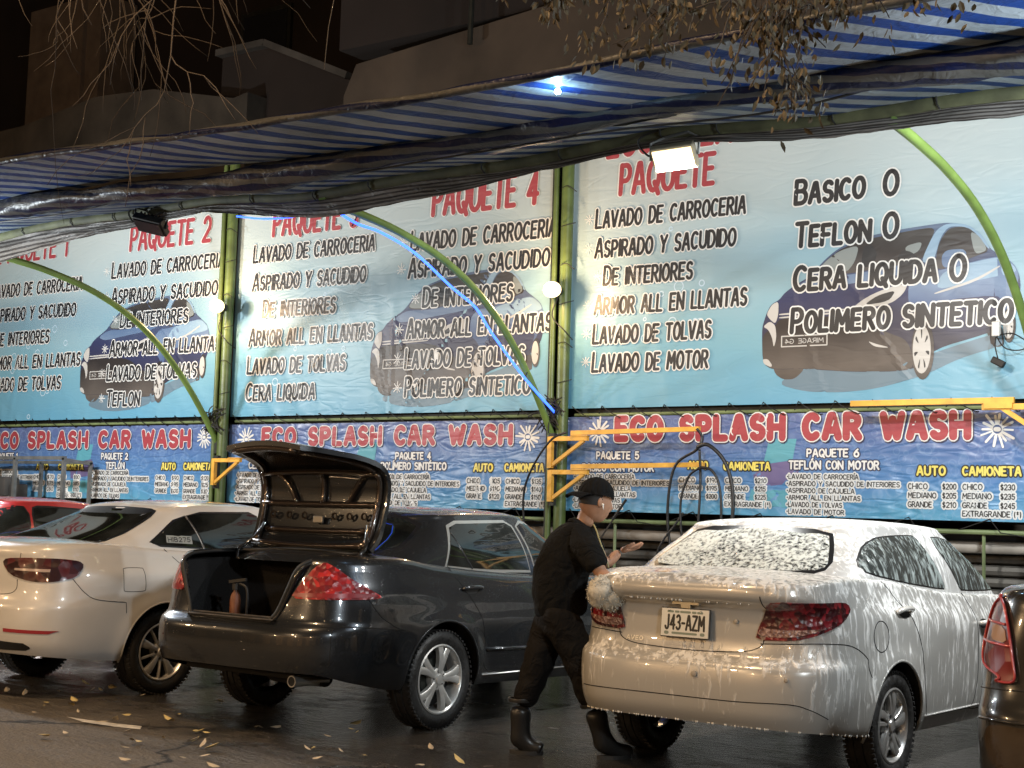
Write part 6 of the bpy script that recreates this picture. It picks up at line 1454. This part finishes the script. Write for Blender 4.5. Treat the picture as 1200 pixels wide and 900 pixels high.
# ================================================= white sedan (left)
BPAINT = paint("white_pearl_paint", (0.62, 0.615, 0.60), 0.35, 0.05, 1.0, drops=.15)
PB = dict(w=[(.22, .80), (.34, .86), (.5, .882), (.66, .888), (.8, .882), (.9, .868), (1.0, .835), (1.12, .78)],
 yr=[(.24, -.92), (.33, -1.06), (.42, -1.11), (.55, -1.125), (.66, -1.12), (.72, -1.09), (.80, -1.075), (.92, -1.07), (1.0, -1.065), (1.06, -1.075), (1.14, -1.05)],
 yf=[(.24, 3.4), (.5, 3.53), (.7, 3.5), (1.1, 3.2)],
 H=[(-1.2, 1.085), (-1.0, 1.10), (-.6, 1.125), (0, 1.085), (.5, 1.06), (1.2, 1.03), (2.0, .99), (2.7, .92), (3.5, .74)],
 zb=[(-1.2, .345), (-.8, .30), (-.45, .27), (.45, .24), (2.4, .22), (3.5, .25)], zb_in=.23, under=(-.92, 3.3), wb=2.65, rt=.318, tw=.205, rim=.220, Ra=.375, ym=.9, r=.055, crown=.03, flare=.015,
 crease=[(-.75, .905, 2.6, .84, .012, .05)], paint=BPAINT, mats={},
 parts=[('trunk_lid', lambda x, y, z: y < -.55 and abs(x) < .52 and z > .74 and (y < -.90 or z > 1.05)), ('rear_bumper', lambda x, y, z: z < .735 and y < -.42),
        ('rear_door', lambda x, y, z: x > .4 and .38 < y < 1.22 and z > .32), ('rear_door#l', lambda x, y, z: x < -.4 and .38 < y < 1.22 and z > .32), ('front_door', lambda x, y, z: x > .4 and 1.22 <= y < 2.1 and z > .32), ('front_door#l', lambda x, y, z: x < -.4 and 1.22 <= y < 2.1 and z > .32)],
 gh=dict(w=[(0, .775), (.5, .705), (1, .60)], yr=[(0, -.74), (1, .14)], yf=[(0, 2.2), (1, 1.35)], zt=[(-.7, 1.365), (.08, 1.37), (.35, 1.395), (.7, 1.412), (1.1, 1.408), (1.35, 1.39), (2.3, 1.37)], crown=.035, ym=.9, pq=(3.4, 8)))
B = Car("parked_car", (-9.56, 7.74), R_(2.6), "clean white sedan between the red car and the grey sedan", PB)
B.fit_wheels(.775, d_five_and_five, .35)
TLJ = lens_mat("smoked_red_tail_lens", (0.022, 0.003, 0.006), (0.085, 0.006, 0.010), 14)
lampB = [('r', .33, .975), ('r', .37, 1.01), ('r', .60, 1.02), ('s', -.86, 1.015), ('s', -.74, 1.0), ('s', -.71, .97), ('s', -.77, .885), ('s', -.92, .848), ('r', .62, .848), ('r', .43, .89)]
for mm in (False, True):
    t = B.patch("tail_light", lampB, 'wall', .009, TLJ, None, .03, 1, mm, skirt=.014)
    B.patch("clear_band", [('r', .47, .925), ('r', .47, .940), ('r', .72, .938), ('r', .72, .918)], 'wall', .0115, mat("clear_lamp_band", (.42, .33, .30), .2, coat=1), t, .04, 0, mm)
    B.patch("bumper_reflector", [('r', .45, .487), ('r', .45, .512), ('r', .80, .505), ('r', .76, .482)], 'wall', .005, mat("red_reflector", (.30, .02, .03), .25, coat=1), None, .04, 0, mm)
    mode = 'left' if mm else 'side'
    B.window("rear_quarter_window", [(-.06, 1.135), (.04, 1.19), (.22, 1.295), (.33, 1.335), (.43, 1.10), (.02, 1.12)], mode, DGLASS, .016, TRIM, rnd=0)
    B.window("rear_door_window", [(.46, 1.095), (.36, 1.342), (.50, 1.362), (1.02, 1.372), (1.08, 1.35), (1.14, 1.075)], mode, DGLASS, .016, TRIM, rnd=0)
    B.window("front_door_window", [(1.20, 1.07), (1.15, 1.36), (1.25, 1.37), (1.5, 1.31), (1.95, 1.08), (1.96, 1.04)], mode, DGLASS, .016, TRIM, rnd=0)
    B.seam([[(.445, 1.098), (.345, 1.338)]], mode, .009, "window_divider", 'g', m=CHROME)
    B.seam([[('s', .02, 1.09), ('s', .12, 1.0), ('s', .26, .88), ('s', .36, .74), ('s', .40, .5), ('s', .48, .34), ('s', 1.2, .32)], [('s', 1.2, 1.02), ('s', 1.24, .8), ('s', 1.2, .32)], [('s', -.80, .875), ('s', -.72, .78), ('s', -.62, .725), ('s', -.38, .70)], [('s', -.375, .70), ('s', -.37, .62)]] , 'wall', mirror=mm)
B.window("rear_window", [(-.62, 1.15), (-.47, 1.36), (-.40, 1.38), (0, 1.39), (.40, 1.38), (.47, 1.36), (.62, 1.15), (.55, 1.135), (0, 1.13), (-.55, 1.135)], 'rear', DGLASS, .018, TRIM, rnd=1)
B.window("windshield", [(-.66, 1.06), (-.48, 1.36), (.48, 1.36), (.66, 1.06)], 'front', DGLASS, .02, TRIM)
fuel = [('s', -.30+.11*(1 if abs(math.cos(a*.393)) > .3 else abs(math.cos(a*.393))/.3)*(1 if math.cos(a*.393) > 0 else -1), .80+.09*(1 if abs(math.sin(a*.393)) > .3 else abs(math.sin(a*.393))/.3)*(1 if math.sin(a*.393) > 0 else -1)) for a in range(16)]
fuel = [('s', -.30+x, .865+z) for x, z in ((-.10, .06), (-.10, -.06), (-.075, -.085), (.07, -.085), (.095, -.06), (.085, .065), (.06, .085), (-.075, .085))]
B.seam([fuel], 'wall', closed=True, name="fuel_door", wd=.0022)
B.seam([[('r', -.50, 1.03), ('r', -.50, .85), ('r', -.45, .76), ('r', 0, .742), ('r', .45, .76), ('r', .50, .86)], [('r', .50, 1.012), ('r', .51, 1.05)], [('r', -.50, .755), ('r', -.72, .75)]], 'wall')
B.patch("bumper_insert", [('r', -.66, .33+.05), ('r', -.60, .42), ('r', .60, .42), ('r', .66, .38), ('r', .60, .355), ('r', -.60, .355)], 'wall', .004, TRIM, None, .04, 1)
handle(B, .30, .915, BPAINT); handle(B, 1.4, .89, BPAINT)
# small printed sticker in the quarter window
p, n = B.cast('side', .24, 1.16); K = Ink(lambda x, z, hh: (lambda q: q[0]+q[1]*(.006+hh))(B.cast('side', x, z)))
K.poly([(.08, 1.135), (.33, 1.125), (.33, 1.185), (.09, 1.19)], .0, 1); K.text("HIB275", .10, .31, 1.142, .032, [(.10, .001, 0, 0, 0)], gap=.4); K.mb.build("window_sticker", [PLTXT, mat("faded_sticker", (.28, .30, .29), .5)], B.root)

# ================================================= red car, nose out (far left)
APAINT = paint("red_paint", (0.42, 0.035, 0.035), 0.25, 0.1, 1.0)
PA = dict(PB); PA.update(paint=APAINT, mats={}, parts=[('front_door', lambda x, y, z: x < -.4 and 1.22 <= y < 2.1 and z > .32), ('rear_door', lambda x, y, z: x < -.4 and .38 < y < 1.22 and z > .32)], fine=2.0)
A = Car("parked_car", (-12.72, 10.05), R_(180), "red car at the far left edge, mostly hidden by the white sedan", PA)
A.fit_wheels(.775, d_five_and_five, .1)
for mode in ('left', 'side'):
    A.window("rear_door_window", [(.02, 1.14), (.22, 1.285), (.42, 1.345), (1.0, 1.372), (1.08, 1.35), (1.12, 1.075)], mode, DGLASS, .018, TRIM, rnd=1)
    A.window("front_door_window", [(1.18, 1.07), (1.14, 1.36), (1.30, 1.365), (1.52, 1.31), (1.90, 1.10), (1.95, 1.04)], mode, DGLASS, .018, TRIM, rnd=1)
    A.seam([[(1.60, 1.055), (1.55, 1.29)]], mode, .008, "window_divider", 'g', m=CHROME)
A.window("windshield", [(-.66, 1.06), (-.48, 1.36), (.48, 1.36), (.66, 1.06)], 'front', DGLASS, .02, TRIM)
A.window("rear_window", [(-.60, 1.15), (-.48, 1.37), (.48, 1.37), (.60, 1.15)], 'rear', DGLASS, .02, TRIM)

# ================================================= dark car at the right edge
EPAINT = paint("dark_brown_grey_paint", (0.040, 0.037, 0.032), 0.22, 0.45, 1.0)
PE = dict(w=[(.22, .79), (.34, .835), (.5, .848), (.66, .850), (.8, .845), (.95, .825), (1.1, .79), (1.22, .75)],
 yr=[(.24, -.85), (.33, -1.0), (.42, -1.05), (.55, -1.065), (.66, -1.06), (.72, -1.03), (.80, -1.01), (1.0, -.995), (1.12, -.98), (1.2, -.95)],
 yf=[(.24, 3.3), (.5, 3.42), (.7, 3.4), (1.1, 3.1)],
 H=[(-1.1, 1.165), (-.9, 1.175), (-.5, 1.185), (0, 1.13), (.6, 1.08), (1.2, 1.04), (2.0, 1.02), (2.6, .95), (3.4, .76)],
 zb=[(-1.1, .34), (-.8, .30), (-.45, .27), (.45, .24), (2.4, .22), (3.4, .25)], zb_in=.23, under=(-.85, 3.2), wb=2.6, rt=.30, tw=.19, rim=.205, Ra=.36, ym=.9, r=.06, crown=.03, flare=.012, paint=EPAINT, mats={}, 
 parts=[('trunk_lid', lambda x, y, z: y < -.5 and abs(x) < .50 and z > .76 and (y < -.85 or z > 1.13)), ('rear_bumper', lambda x, y, z: z < .745 and y < -.42)],
 gh=dict(w=[(0, .745), (.5, .69), (1, .59)], yr=[(0, -.58), (1, .0)], yf=[(0, 2.2), (1, 1.35)], zt=[(-.7, 1.42), (.0, 1.425), (.3, 1.45), (.7, 1.465), (1.1, 1.46), (1.35, 1.44), (2.3, 1.42)], crown=.035, ym=.9))
E_ = Car("parked_car", (-1.25, 7.10), R_(1.0), "dark brown grey car at the right edge showing only its tail corner", PE)
E_.fit_wheels(.745, d_five_and_five, .2)
TLE = lens_mat("deep_red_tail_lens", (0.05, 0.005, 0.006), (0.16, 0.012, 0.012), 12); TLW = mat("clear_reverse_lens", (.40, .27, .20), .15, coat=1.0)
lampE = [('r', .575, .81), ('r', .585, .90), ('r', .61, 1.02), ('r', .645, 1.11), ('r', .68, 1.14), ('s', -.82, 1.14), ('s', -.76, 1.09), ('s', -.74, .95), ('s', -.82, .86), ('s', -.92, .82), ('r', .66, .80)]
for mm in (True, False):
    t = E_.patch("tail_light", lampE, 'wall', .010, TLE, None, .03, 1, mm, skirt=.016)
    E_.patch("clear_band", [('r', .615, .955), ('r', .63, 1.02), ('s', -.83, 1.03), ('s', -.84, .965)], 'wall', .0125, TLW, t, .03, 1, mm)
    mb = MB()
    for ln in (lampE, [('r', .60, .945), ('r', .70, .95), ('s', -.76, .955)], [('r', .625, 1.03), ('r', .70, 1.035), ('s', -.74, 1.04)]):
        Q = [E_.SA(E_.a_of(p)*1.0, p[2], .014) for p in ln]; Q = [Vector((-p.x if mm else p.x, p.y, p.z)) for p in Q]; mb.tube(crom(Q, 4, ln is lampE), .006, 6, closed=ln is lampE)
    mb.build("lens_rim", lens_mat("glossy_red_rim", (.30, .02, .02), (.45, .05, .05), 5), t, smooth=True)
    mode = 'left' if mm else 'side'
    E_.window("rear_door_window", [(.0, 1.18), (.25, 1.36), (.45, 1.40), (1.0, 1.42), (1.1, 1.12)], mode, DGLASS, .018, TRIM)
    E_.patch("bumper_recess", [('r', .30, .44), ('r', .30, .625), ('r', .60, .635), ('r', .70, .62), ('r', .72, .56), ('r', .68, .47), ('r', .60, .44)], 'wall', .003, mat("glossy_brown_recess", (.06, .042, .026), .12, .3, 1.0), None, .03, 2, mm)
E_.window("rear_window", [(-.60, 1.22), (-.48, 1.42), (.48, 1.42), (.60, 1.22)], 'rear', DGLASS, .02, TRIM)
E_.seam([[('r', -.50, 1.12), ('r', -.50, .80), ('r', 0, .76), ('r', .50, .80)], [('r', -.50, .775), ('r', -.70, .765), ('r', -.80, .75)]], 'wall')
E_.seam([[('r', -.76, .64), ('r', -.5, .65), ('r', .5, .65), ('r', .76, .64)]], 'wall', .008, "bumper_ridge", m=EPAINT)
plate(E_, (0, -1.035, .9), R_(-3), None, "")if False else None
# small things in the trunk of the grey sedan
t = empty("extinguisher", (-7.0-.20, 7.84-.86, .50), 0.2, "small orange cylinder with a dark head standing inside the open trunk", "extinguisher")
mb = MB(); mb.lathe([(0, 0), (.034, 0), (.036, .02), (.036, .31), (.03, .345), (.015, .37), (.015, .39)], 18); mb.build("cylinder", mat("worn_orange_cylinder", (.13, .045, .02), .5, noise_amt=.4, nscale=18), t, smooth='auto')
mb = MB(); mb.tube([(0, 0, .38), (0, 0, .42)], .024, 10); mb.bar((-.05, 0, .43), (.08, 0, .45), .02, .02); mb.tube(crom([(.03, 0, .42), (.09, .0, .38), (.085, .01, .2), (.07, .02, .1)], 6), .009, 6); mb.build("valve_head", BLACK, t, smooth='auto')
# ------------------------------------------------------------------ the washer
SKIN = mat("tan_skin", (0.36, 0.19, 0.115), 0.5, noise_amt=.12, nscale=20)
def cloth(name, col, rough=.9):
    m = mat(name, col, rough, noise_amt=.25, nscale=6, sheen=0, spec=.15)
    N, L = m.node_tree.nodes, m.node_tree.links; b = N["Principled BSDF"]; tc = N.new("ShaderNodeTexCoord")
    w = N.new("ShaderNodeTexNoise"); w.inputs["Scale"].default_value = 7; w.inputs["Detail"].default_value = 3; w.inputs["Distortion"].default_value = 1.6; L.new(tc.outputs["Object"], w.inputs["Vector"])
    bp = N.new("ShaderNodeBump"); bp.inputs["Strength"].default_value = .8; bp.inputs["Distance"].default_value = .05; L.new(w.outputs["Fac"], bp.inputs["Height"]); L.new(bp.outputs["Normal"], b.inputs["Normal"])
    return m
SHIRT = cloth("black_cotton", (0.006, 0.006, 0.006)); PANTS = cloth("black_trouser_cloth", (0.008, 0.0072, 0.0068)); CAPM = cloth("black_cap_cloth", (0.007, 0.007, 0.0075))
BOOTM = mat("black_rubber_boot", (0.014, 0.014, 0.014), .32, bump=.1, bscale=9)
def skin_mesh(chains, sub=2, root=0):
    """chains: list of [(x,y,z,r) ...]; equal points are merged; grown with a Skin modifier"""
    vs, rs, es, idx = [], [], [], {}
    for ch in chains:
        prev = None
        for p in ch:
            k = tuple(round(c, 4) for c in p[:3])
            if k not in idx: idx[k] = len(vs); vs.append(p[:3]); rs.append(p[3] if isinstance(p[3], tuple) else (p[3], p[3]))
            if prev is not None: es.append((prev, idx[k]))
            prev = idx[k]
    me = bpy.data.meshes.new("sk"); me.from_pydata(vs, es, []); o = bpy.data.objects.new("sk", me); COL.objects.link(o)
    m = o.modifiers.new("s", 'SKIN'); m.use_smooth_shade = True
    ly = me.skin_vertices[0].data if len(me.skin_vertices) else None
    if ly is None:
        bm = bmesh.new(); bm.from_mesh(me); bm.verts.layers.skin.verify(); bm.to_mesh(me); bm.free(); ly = me.skin_vertices[0].data
    for i, r in enumerate(rs): ly[i].radius = r; ly[i].use_root = (i == root)
    s = o.modifiers.new("d", 'SUBSURF'); s.levels = sub; s.render_levels = sub
    dg = bpy.context.evaluated_depsgraph_get(); dg.update(); ev = o.evaluated_get(dg); m2 = bpy.data.meshes.new_from_object(ev)
    V = [v.co.copy() for v in m2.vertices]; F = [tuple(p.vertices) for p in m2.polygons]
    bpy.data.objects.remove(o); bpy.data.meshes.remove(me); bpy.data.meshes.remove(m2)
    return V, F
PR = empty("person", (-4.868-.01, 7.522-.02, 0), YAW, "person in black clothes and backwards cap washing the foamy white sedan", "person")
body = MB()
# head: a shaped ball, facing +x and somewhat away
HC = Vector((.125, .01, 1.522)); fa = R_(28); HR = Matrix.Rotation(fa, 3, 'Z') @ Matrix.Rotation(R_(10), 3, 'Y')
bm = bmesh.new(); bmesh.ops.create_icosphere(bm, subdivisions=4, radius=1); bm.verts.index_update()
def headpt(v):
    x, y, z = v.x, v.y, v.z       # local: +x face, z up
    p = Vector((x*.104, y*.082, z*.124))
    if z < -.1: p.x += .012*min(1, -z)*(1 if x > 0 else -.2); p.y *= 1-.30*max(0, -z-.1); 
    if x < 0 and z < -.3: p.x *= 1-.35*(-z-.3)
    if x > .2:
        g = lambda cy, cz, sy, sz: math.exp(-((y-cy)/sy)**2-((z-cz)/sz)**2)
        p.x += .026*g(0, -.18, .16, .16)+.012*g(0, .02, .12, .22)        # nose
        p.x -= .012*(g(.36, .10, .2, .12)+g(-.36, .10, .2, .12))         # eye sockets
        p.x += .007*g(0, .26, .6, .10)                                    # brow
        p.x += .008*g(0, -.50, .22, .06)+.007*g(0, -.62, .2, .06)-.006*g(0, -.56, .25, .025)   # lips
        p.x += .010*g(0, -.88, .25, .18)                                  # chin
    return HC+HR @ p
body.add([headpt(v.co) for v in bm.verts], [[v.index for v in f.verts] for f in bm.faces]); bm.free()
for sg in (1, -1):   # ears
    c = HC+HR @ Vector((-.012, sg*.076, -.008)); e = MB(); e.ico((0, 0, 0), .032, 2, (.62, .32, 1.0)); body.add([c+HR @ (Matrix.Rotation(sg*-.35, 3, 'Z') @ Vector(v)) for v in e.v], e.f)
nk = [(.05, .015, 1.36, .062), (.075, .015, 1.43, .056), (.10, .012, 1.49, .056)]
def fingers(w, fwd, up, side, curl, spread=1.0):
    """palm and five fingers from wrist w; fwd along the hand, up = back of hand, side = towards the thumb"""
    w, fwd, up, side = Vector(w), Vector(fwd).normalized(), Vector(up).normalized(), Vector(side).normalized(); ch = []
    T = lambda p, r: (p.x, p.y, p.z, r)
    pc = w+fwd*.045; pe = w+fwd*.085
    ch.append([T(w, .026), T(pc, (.034, .020)), T(pe, (.033, .016))])
    for k, (o, L) in enumerate(((.030, .068), (.010, .076), (-.010, .070), (-.029, .056))):
        b = w+fwd*.078+side*o; d = (fwd+side*(o*2.4*spread)).normalized(); a = b+d*L*.42-up*L*.10*curl; c = a+(d-up*.55*curl).normalized()*L*.33; e = c+(d-up*1.0*curl).normalized()*L*.27
        ch.append([T(w+fwd*.05+side*o*.8, .0115), T(b, .0105), T(a, .0095), T(c, .0088), T(e, .0075)])
    b = w+fwd*.030+side*.028; a = b+(fwd*.55+side*.8).normalized()*.034; c = a+(fwd*.9+side*.45-up*.25*curl).normalized()*.030; e = c+(fwd+side*.15-up*.4*curl).normalized()*.022
    ch.append([T(w+fwd*.02+side*.012, .015), T(b, .0145), T(a, .0115), T(c, .010), T(e, .0085)])
    return ch
def add_skin(mbx, chains, sub=2, mi=0):
    V, F = skin_mesh(chains, sub); mbx.add(V, F, mi)
elR, wrR = (.165, -.29, 1.085), (.265, -.33, 1.03); elL, wrL = (.215, .265, 1.13), (.300, .275, 1.225)
add_skin(body, [nk])
add_skin(body, [[(.04, -.17, 1.28, .045), (.115, -.25, 1.16, .044), (*elR, .042), (.220, -.315, 1.055, .039), (*wrR, .028)]])
add_skin(body, [[(.10, .215, 1.30, .055), (.17, .25, 1.20, .046), (*elL, .042), (.26, .27, 1.18, .037), (*wrL, .027)]])
for ch in fingers(wrR, (.95, .10, -.18), (.1, .1, 1), (-.55, .75, .1), 1.0): add_skin(body, [ch], 1)
for ch in fingers(wrL, (.95, .1, .22), (.2, .05, -1), (-.1, -.9, .3), .35): add_skin(body, [ch], 1)
# trunk and legs of the body under the clothes, so that the figure is one whole
add_skin(body, [[(-.09, 0, .86, .10), (-.09, 0, 1.0, .10), (-.05, 0, 1.2, .11), (.02, .01, 1.33, .08), (.05, .015, 1.36, .062)]])
pb = body.build("body", SKIN, PR, smooth=True)
# eyes, brows, mouth line
for sg in (1, -1):
    mb = MB(); mb.ico(HC+HR @ Vector((.078, sg*.030, .016)), .0135, 2); mb.build("eye", mat("eye_white", (.5, .48, .45), .2), PR, smooth=True)
    mb = MB(); mb.tube([HC+HR @ Vector((.086, sg*.014, .036)), HC+HR @ Vector((.085, sg*.032, .041)), HC+HR @ Vector((.074, sg*.050, .035))], .0042, 6); mb.build("eyebrow", BLACK, PR, smooth=True)
mb = MB()
hm = MB(); hm.ico((0, 0, 0), 1, 3)
hv = []
for v in hm.v:
    v = Vector(v); hv.append(HC+HR @ Vector((v.x*.104-.006, v.y*.083, v.z*.122)))
sel = [f for f in hm.f if all((hm.v[i][0] < .25 and hm.v[i][2] > -.38 and hm.v[i][0]+hm.v[i][2]*-.3 < .15) for i in f)]
mb.add(hv, sel); mb.build("hair", mat("short_black_hair", (.012, .010, .009), .7), PR, smooth=True)
# cap worn backwards: dome, brim at the back
mb = MB(); bmc = MB(); bmc.ico((0, 0, 0), 1, 4)
def cappt(v): 
    v = Vector(v); z = max(v.z, -.02)
    return HC+HR @ Vector((v.x*.119-.004, v.y*.096, .034+z*.116+.012*(1 if v.x < 0 else 0)*0-.20*(-v.x*.03 if v.x < 0 else 0)))
mb.add([cappt(v) for v in bmc.v], [f for f in bmc.f if all(bmc.v[i][2] > -.12 for i in f)]); cp = mb.build("cap", CAPM, PR, smooth=True)
mb = MB(); n = 16; top = []; 
for j in range(5):
    for i in range(n+1):
        a = R_(118+124*i/n); k = j/4; r1 = Vector((math.cos(a)*.117-.004, math.sin(a)*.095, .034)); 
        r2 = Vector((-.200+.045*((i-n/2)/(n/2))**2, math.sin(a)*.088, .004)); top.append(r1.lerp(r2, k)+Vector((0, 0, -.010*((i-n/2)/(n/2))**2*k+.010*math.sin(k*3.14))))
vs = [HC+HR @ p for p in top]+[HC+HR @ (p+Vector((0, 0, -.006))) for p in top]; N_ = len(top)
fs = [(j*(n+1)+i, j*(n+1)+i+1, (j+1)*(n+1)+i+1, (j+1)*(n+1)+i) for j in range(4) for i in range(n)]; mb.add(vs, fs+[tuple(N_+q for q in f[::-1]) for f in fs]); mb.build("brim", CAPM, cp, smooth=True)
mb = MB(); c = HC+HR @ Vector((.004, -.084, -.018)); mb.ico(c, .009, 2); mb.tube([c, c+HR @ Vector((.008, -.004, -.028))], [.005, .0035], 8); mb.build("earbud", mat("white_earbud", (.75, .75, .73), .3), PR, smooth=True)
# shirt with short sleeves
sh = MB()
add_skin(sh, [[(-.062, 0, .80, (.168, .18)), (-.075, 0, .90, (.166, .18)), (-.085, 0, 1.02, (.165, .18)), (-.062, 0, 1.16, (.170, .19)), (-.012, .005, 1.27, (.150, .18)), (.030, .012, 1.350, (.095, .125)), (.060, .015, 1.405, (.066, .072))],
              [(-.012, .005, 1.27, (.150, .18)), (.02, -.13, 1.30, (.095, .09)), (.070, -.215, 1.235, .092), (.125, -.255, 1.155, .080), (.140, -.265, 1.125, .076)],
              [(-.012, .005, 1.27, (.150, .18)), (.06, .15, 1.30, (.095, .09)), (.120, .225, 1.245, .076), (.170, .25, 1.185, .068)]], 3)
for i, v in enumerate(sh.v):
    v = Vector(v); d = noise.noise(v*5.5)*.013+noise.noise(Vector((v.x*7+v.z*9, v.y*6, v.z*12)))*.008; c = Vector((-.06, 0, v.z)); q = (v-c); q.z = 0
    if q.length > .02: v = v+q.normalized()*d
    sh.v[i] = tuple(v)
so = sh.build("shirt", SHIRT, PR, smooth=True)
PIP = mat("pale_yellow_piping", (.30, .285, .15), .6)
mb = MB(); mb.tube(crom([(.112, -.062, 1.385), (.128, -.105, 1.350), (.140, -.165, 1.305), (.160, -.215, 1.245), (.182, -.246, 1.185), (.196, -.262, 1.135)], 5), .0050, 6); mb.build("piping", PIP, so, smooth=True)
# trousers
tr = MB()
hipR, hipL = (-.055, -.085, .80), (-.115, .085, .80)
add_skin(tr, [[(-.085, 0, .90, (.150, .165)), (-.085, 0, .83, (.150, .165)), (*hipR, .125), (.01, -.075, .66, .115), (.070, -.065, .53, .098), (.100, -.06, .42, .092), (.135, -.055, .30, .078)],
              [(-.085, 0, .83, (.135, .155)), (*hipL, .125), (-.165, .085, .64, .112), (-.205, .085, .49, .094), (-.245, .082, .39, .090), (-.285, .08, .27, .078)]], 3)
for i, v in enumerate(tr.v):
    v = Vector(v); d = noise.noise(Vector((v.x*8, v.y*8, v.z*14)))*.013; tr.v[i] = tuple(v+Vector((d, d*.5, 0)))
tr.build("trousers", PANTS, PR, smooth=True)
# rubber boots: shaft and foot
def boot(top, ank, heel, toe):
    mb = MB(); top, ank, heel, toe = [Vector(p) for p in (top, ank, heel, toe)]
    V, F = skin_mesh([[(*top, .074), (*(top.lerp(ank, .35)), .069), (*(top.lerp(ank, .75)), .056), (*ank, (.052, .055)), (*(ank.lerp(toe, .35)+Vector((0, 0, -.018))), (.050, .054)), (*(ank.lerp(toe, .72)+Vector((0, 0, -.016))), (.044, .055)), (*toe, (.042, .050)), (*(toe+(toe-ank)*.12+Vector((0, 0, -.002))), (.034, .042))], [(*ank, (.052, .055)), (*(heel+Vector((0, 0, -.008))), (.050, .046))]], 3)
    V = [Vector((v.x, v.y, max(v.z, .006))) for v in V]; mb.add(V, F); o = mb.build("boot", BOOTM, PR, smooth=True)
    d = (toe-heel); d.z = 0; d.normalize(); e = Vector((-d.y, d.x, 0)); L = (toe-heel).length+.055; c = heel+d*(-.032); s = MB(); P_ = []
    for k in range(24):
        a = 2*math.pi*k/24; u = .5+.5*math.cos(a); w = .047*math.sin(a)*(1 if .25 < u < .9 else .92); P_.append(c+d*L*u+e*w*(.85+.3*math.sin(u*3.0)))
    s.add([Vector((p.x, p.y, .001)) for p in P_]+[Vector((p.x, p.y, .024)) for p in P_], [tuple(range(23, -1, -1)), tuple(range(24, 48))]+[(k, (k+1) % 24, 24+(k+1) % 24, 24+k) for k in range(24)]); s.build("sole", BLACK, o)
    t = MB(); ax = (top-ank).normalized(); t.lathe([(.079, -.012), (.081, 0), (.079, .010), (.070, .010), (.070, -.012)], 24, Matrix.Translation(top+ax*.03) @ ax.to_track_quat('Z', 'Y').to_matrix().to_4x4(), closed=True); t.build("boot_rim", BOOTM, o, smooth='auto')
boot((-.290, .08, .29), (-.292, .08, .09), (-.320, .082, .045), (-.170, .055, .036))
boot((.145, -.055, .30), (.205, -.04, .095), (.195, -.045, .045), (.355, .02, .036))

# ------------------------------------------------------------------ wash mitt on the trunk corner
WOOL = mat("wet_cream_wool", (.47, .44, .37), .95, noise_amt=.25, nscale=30)
rm = (Matrix.Translation(PR.location) @ Matrix.Rotation(YAW, 4, 'Z'))
def pl(x, f, z): return rm @ Vector((x, f, z))
mt = empty("wash_mitt", pl(.24, -.03, .96), 0, "fluffy cream wash mitt in the person's hand on the car's trunk corner", "wash mitt")
rnd = random.Random(9); mb = MB(); o0 = Vector(mt.location)
lobes = [(pl(.150, -.38, 1.0)-o0, .082, (1.0, 1.0, 1.15)), (pl(.20, -.38, .965)-o0, .072, (1, 1, 1.0)), (pl(.335, -.345, 1.035)-o0, .080, (1.15, 1.1, .9)), (pl(.38, -.31, 1.065)-o0, .072, (1.25, 1.2, .6)), (pl(.26, -.37, 1.0)-o0, .068, (1.1, 1, .9))]
for c, r_, sc in lobes: mb.ico(c, r_, 3, sc, 0, .18)
core = mb.build("mitt_core", WOOL, mt, smooth=True)
fz = MB()
for c, r_, sc in lobes:
    for k in range(620):
        d = Vector((rnd.gauss(0, 1), rnd.gauss(0, 1), rnd.gauss(0, 1))).normalized(); p = c+Vector((d.x*sc[0], d.y*sc[1], d.z*sc[2]))*r_*.97
        q = p+(d+Vector((rnd.uniform(-.7, .7), rnd.uniform(-.7, .7), rnd.uniform(-.9, .3)))).normalized()*rnd.uniform(.008, .022); s = d.orthogonal().normalized()*.0035
        fz.add([p-s, p+s, q], [(0, 1, 2)])
tag(fz.build("wool_fleece", WOOL, mt), kind="stuff")
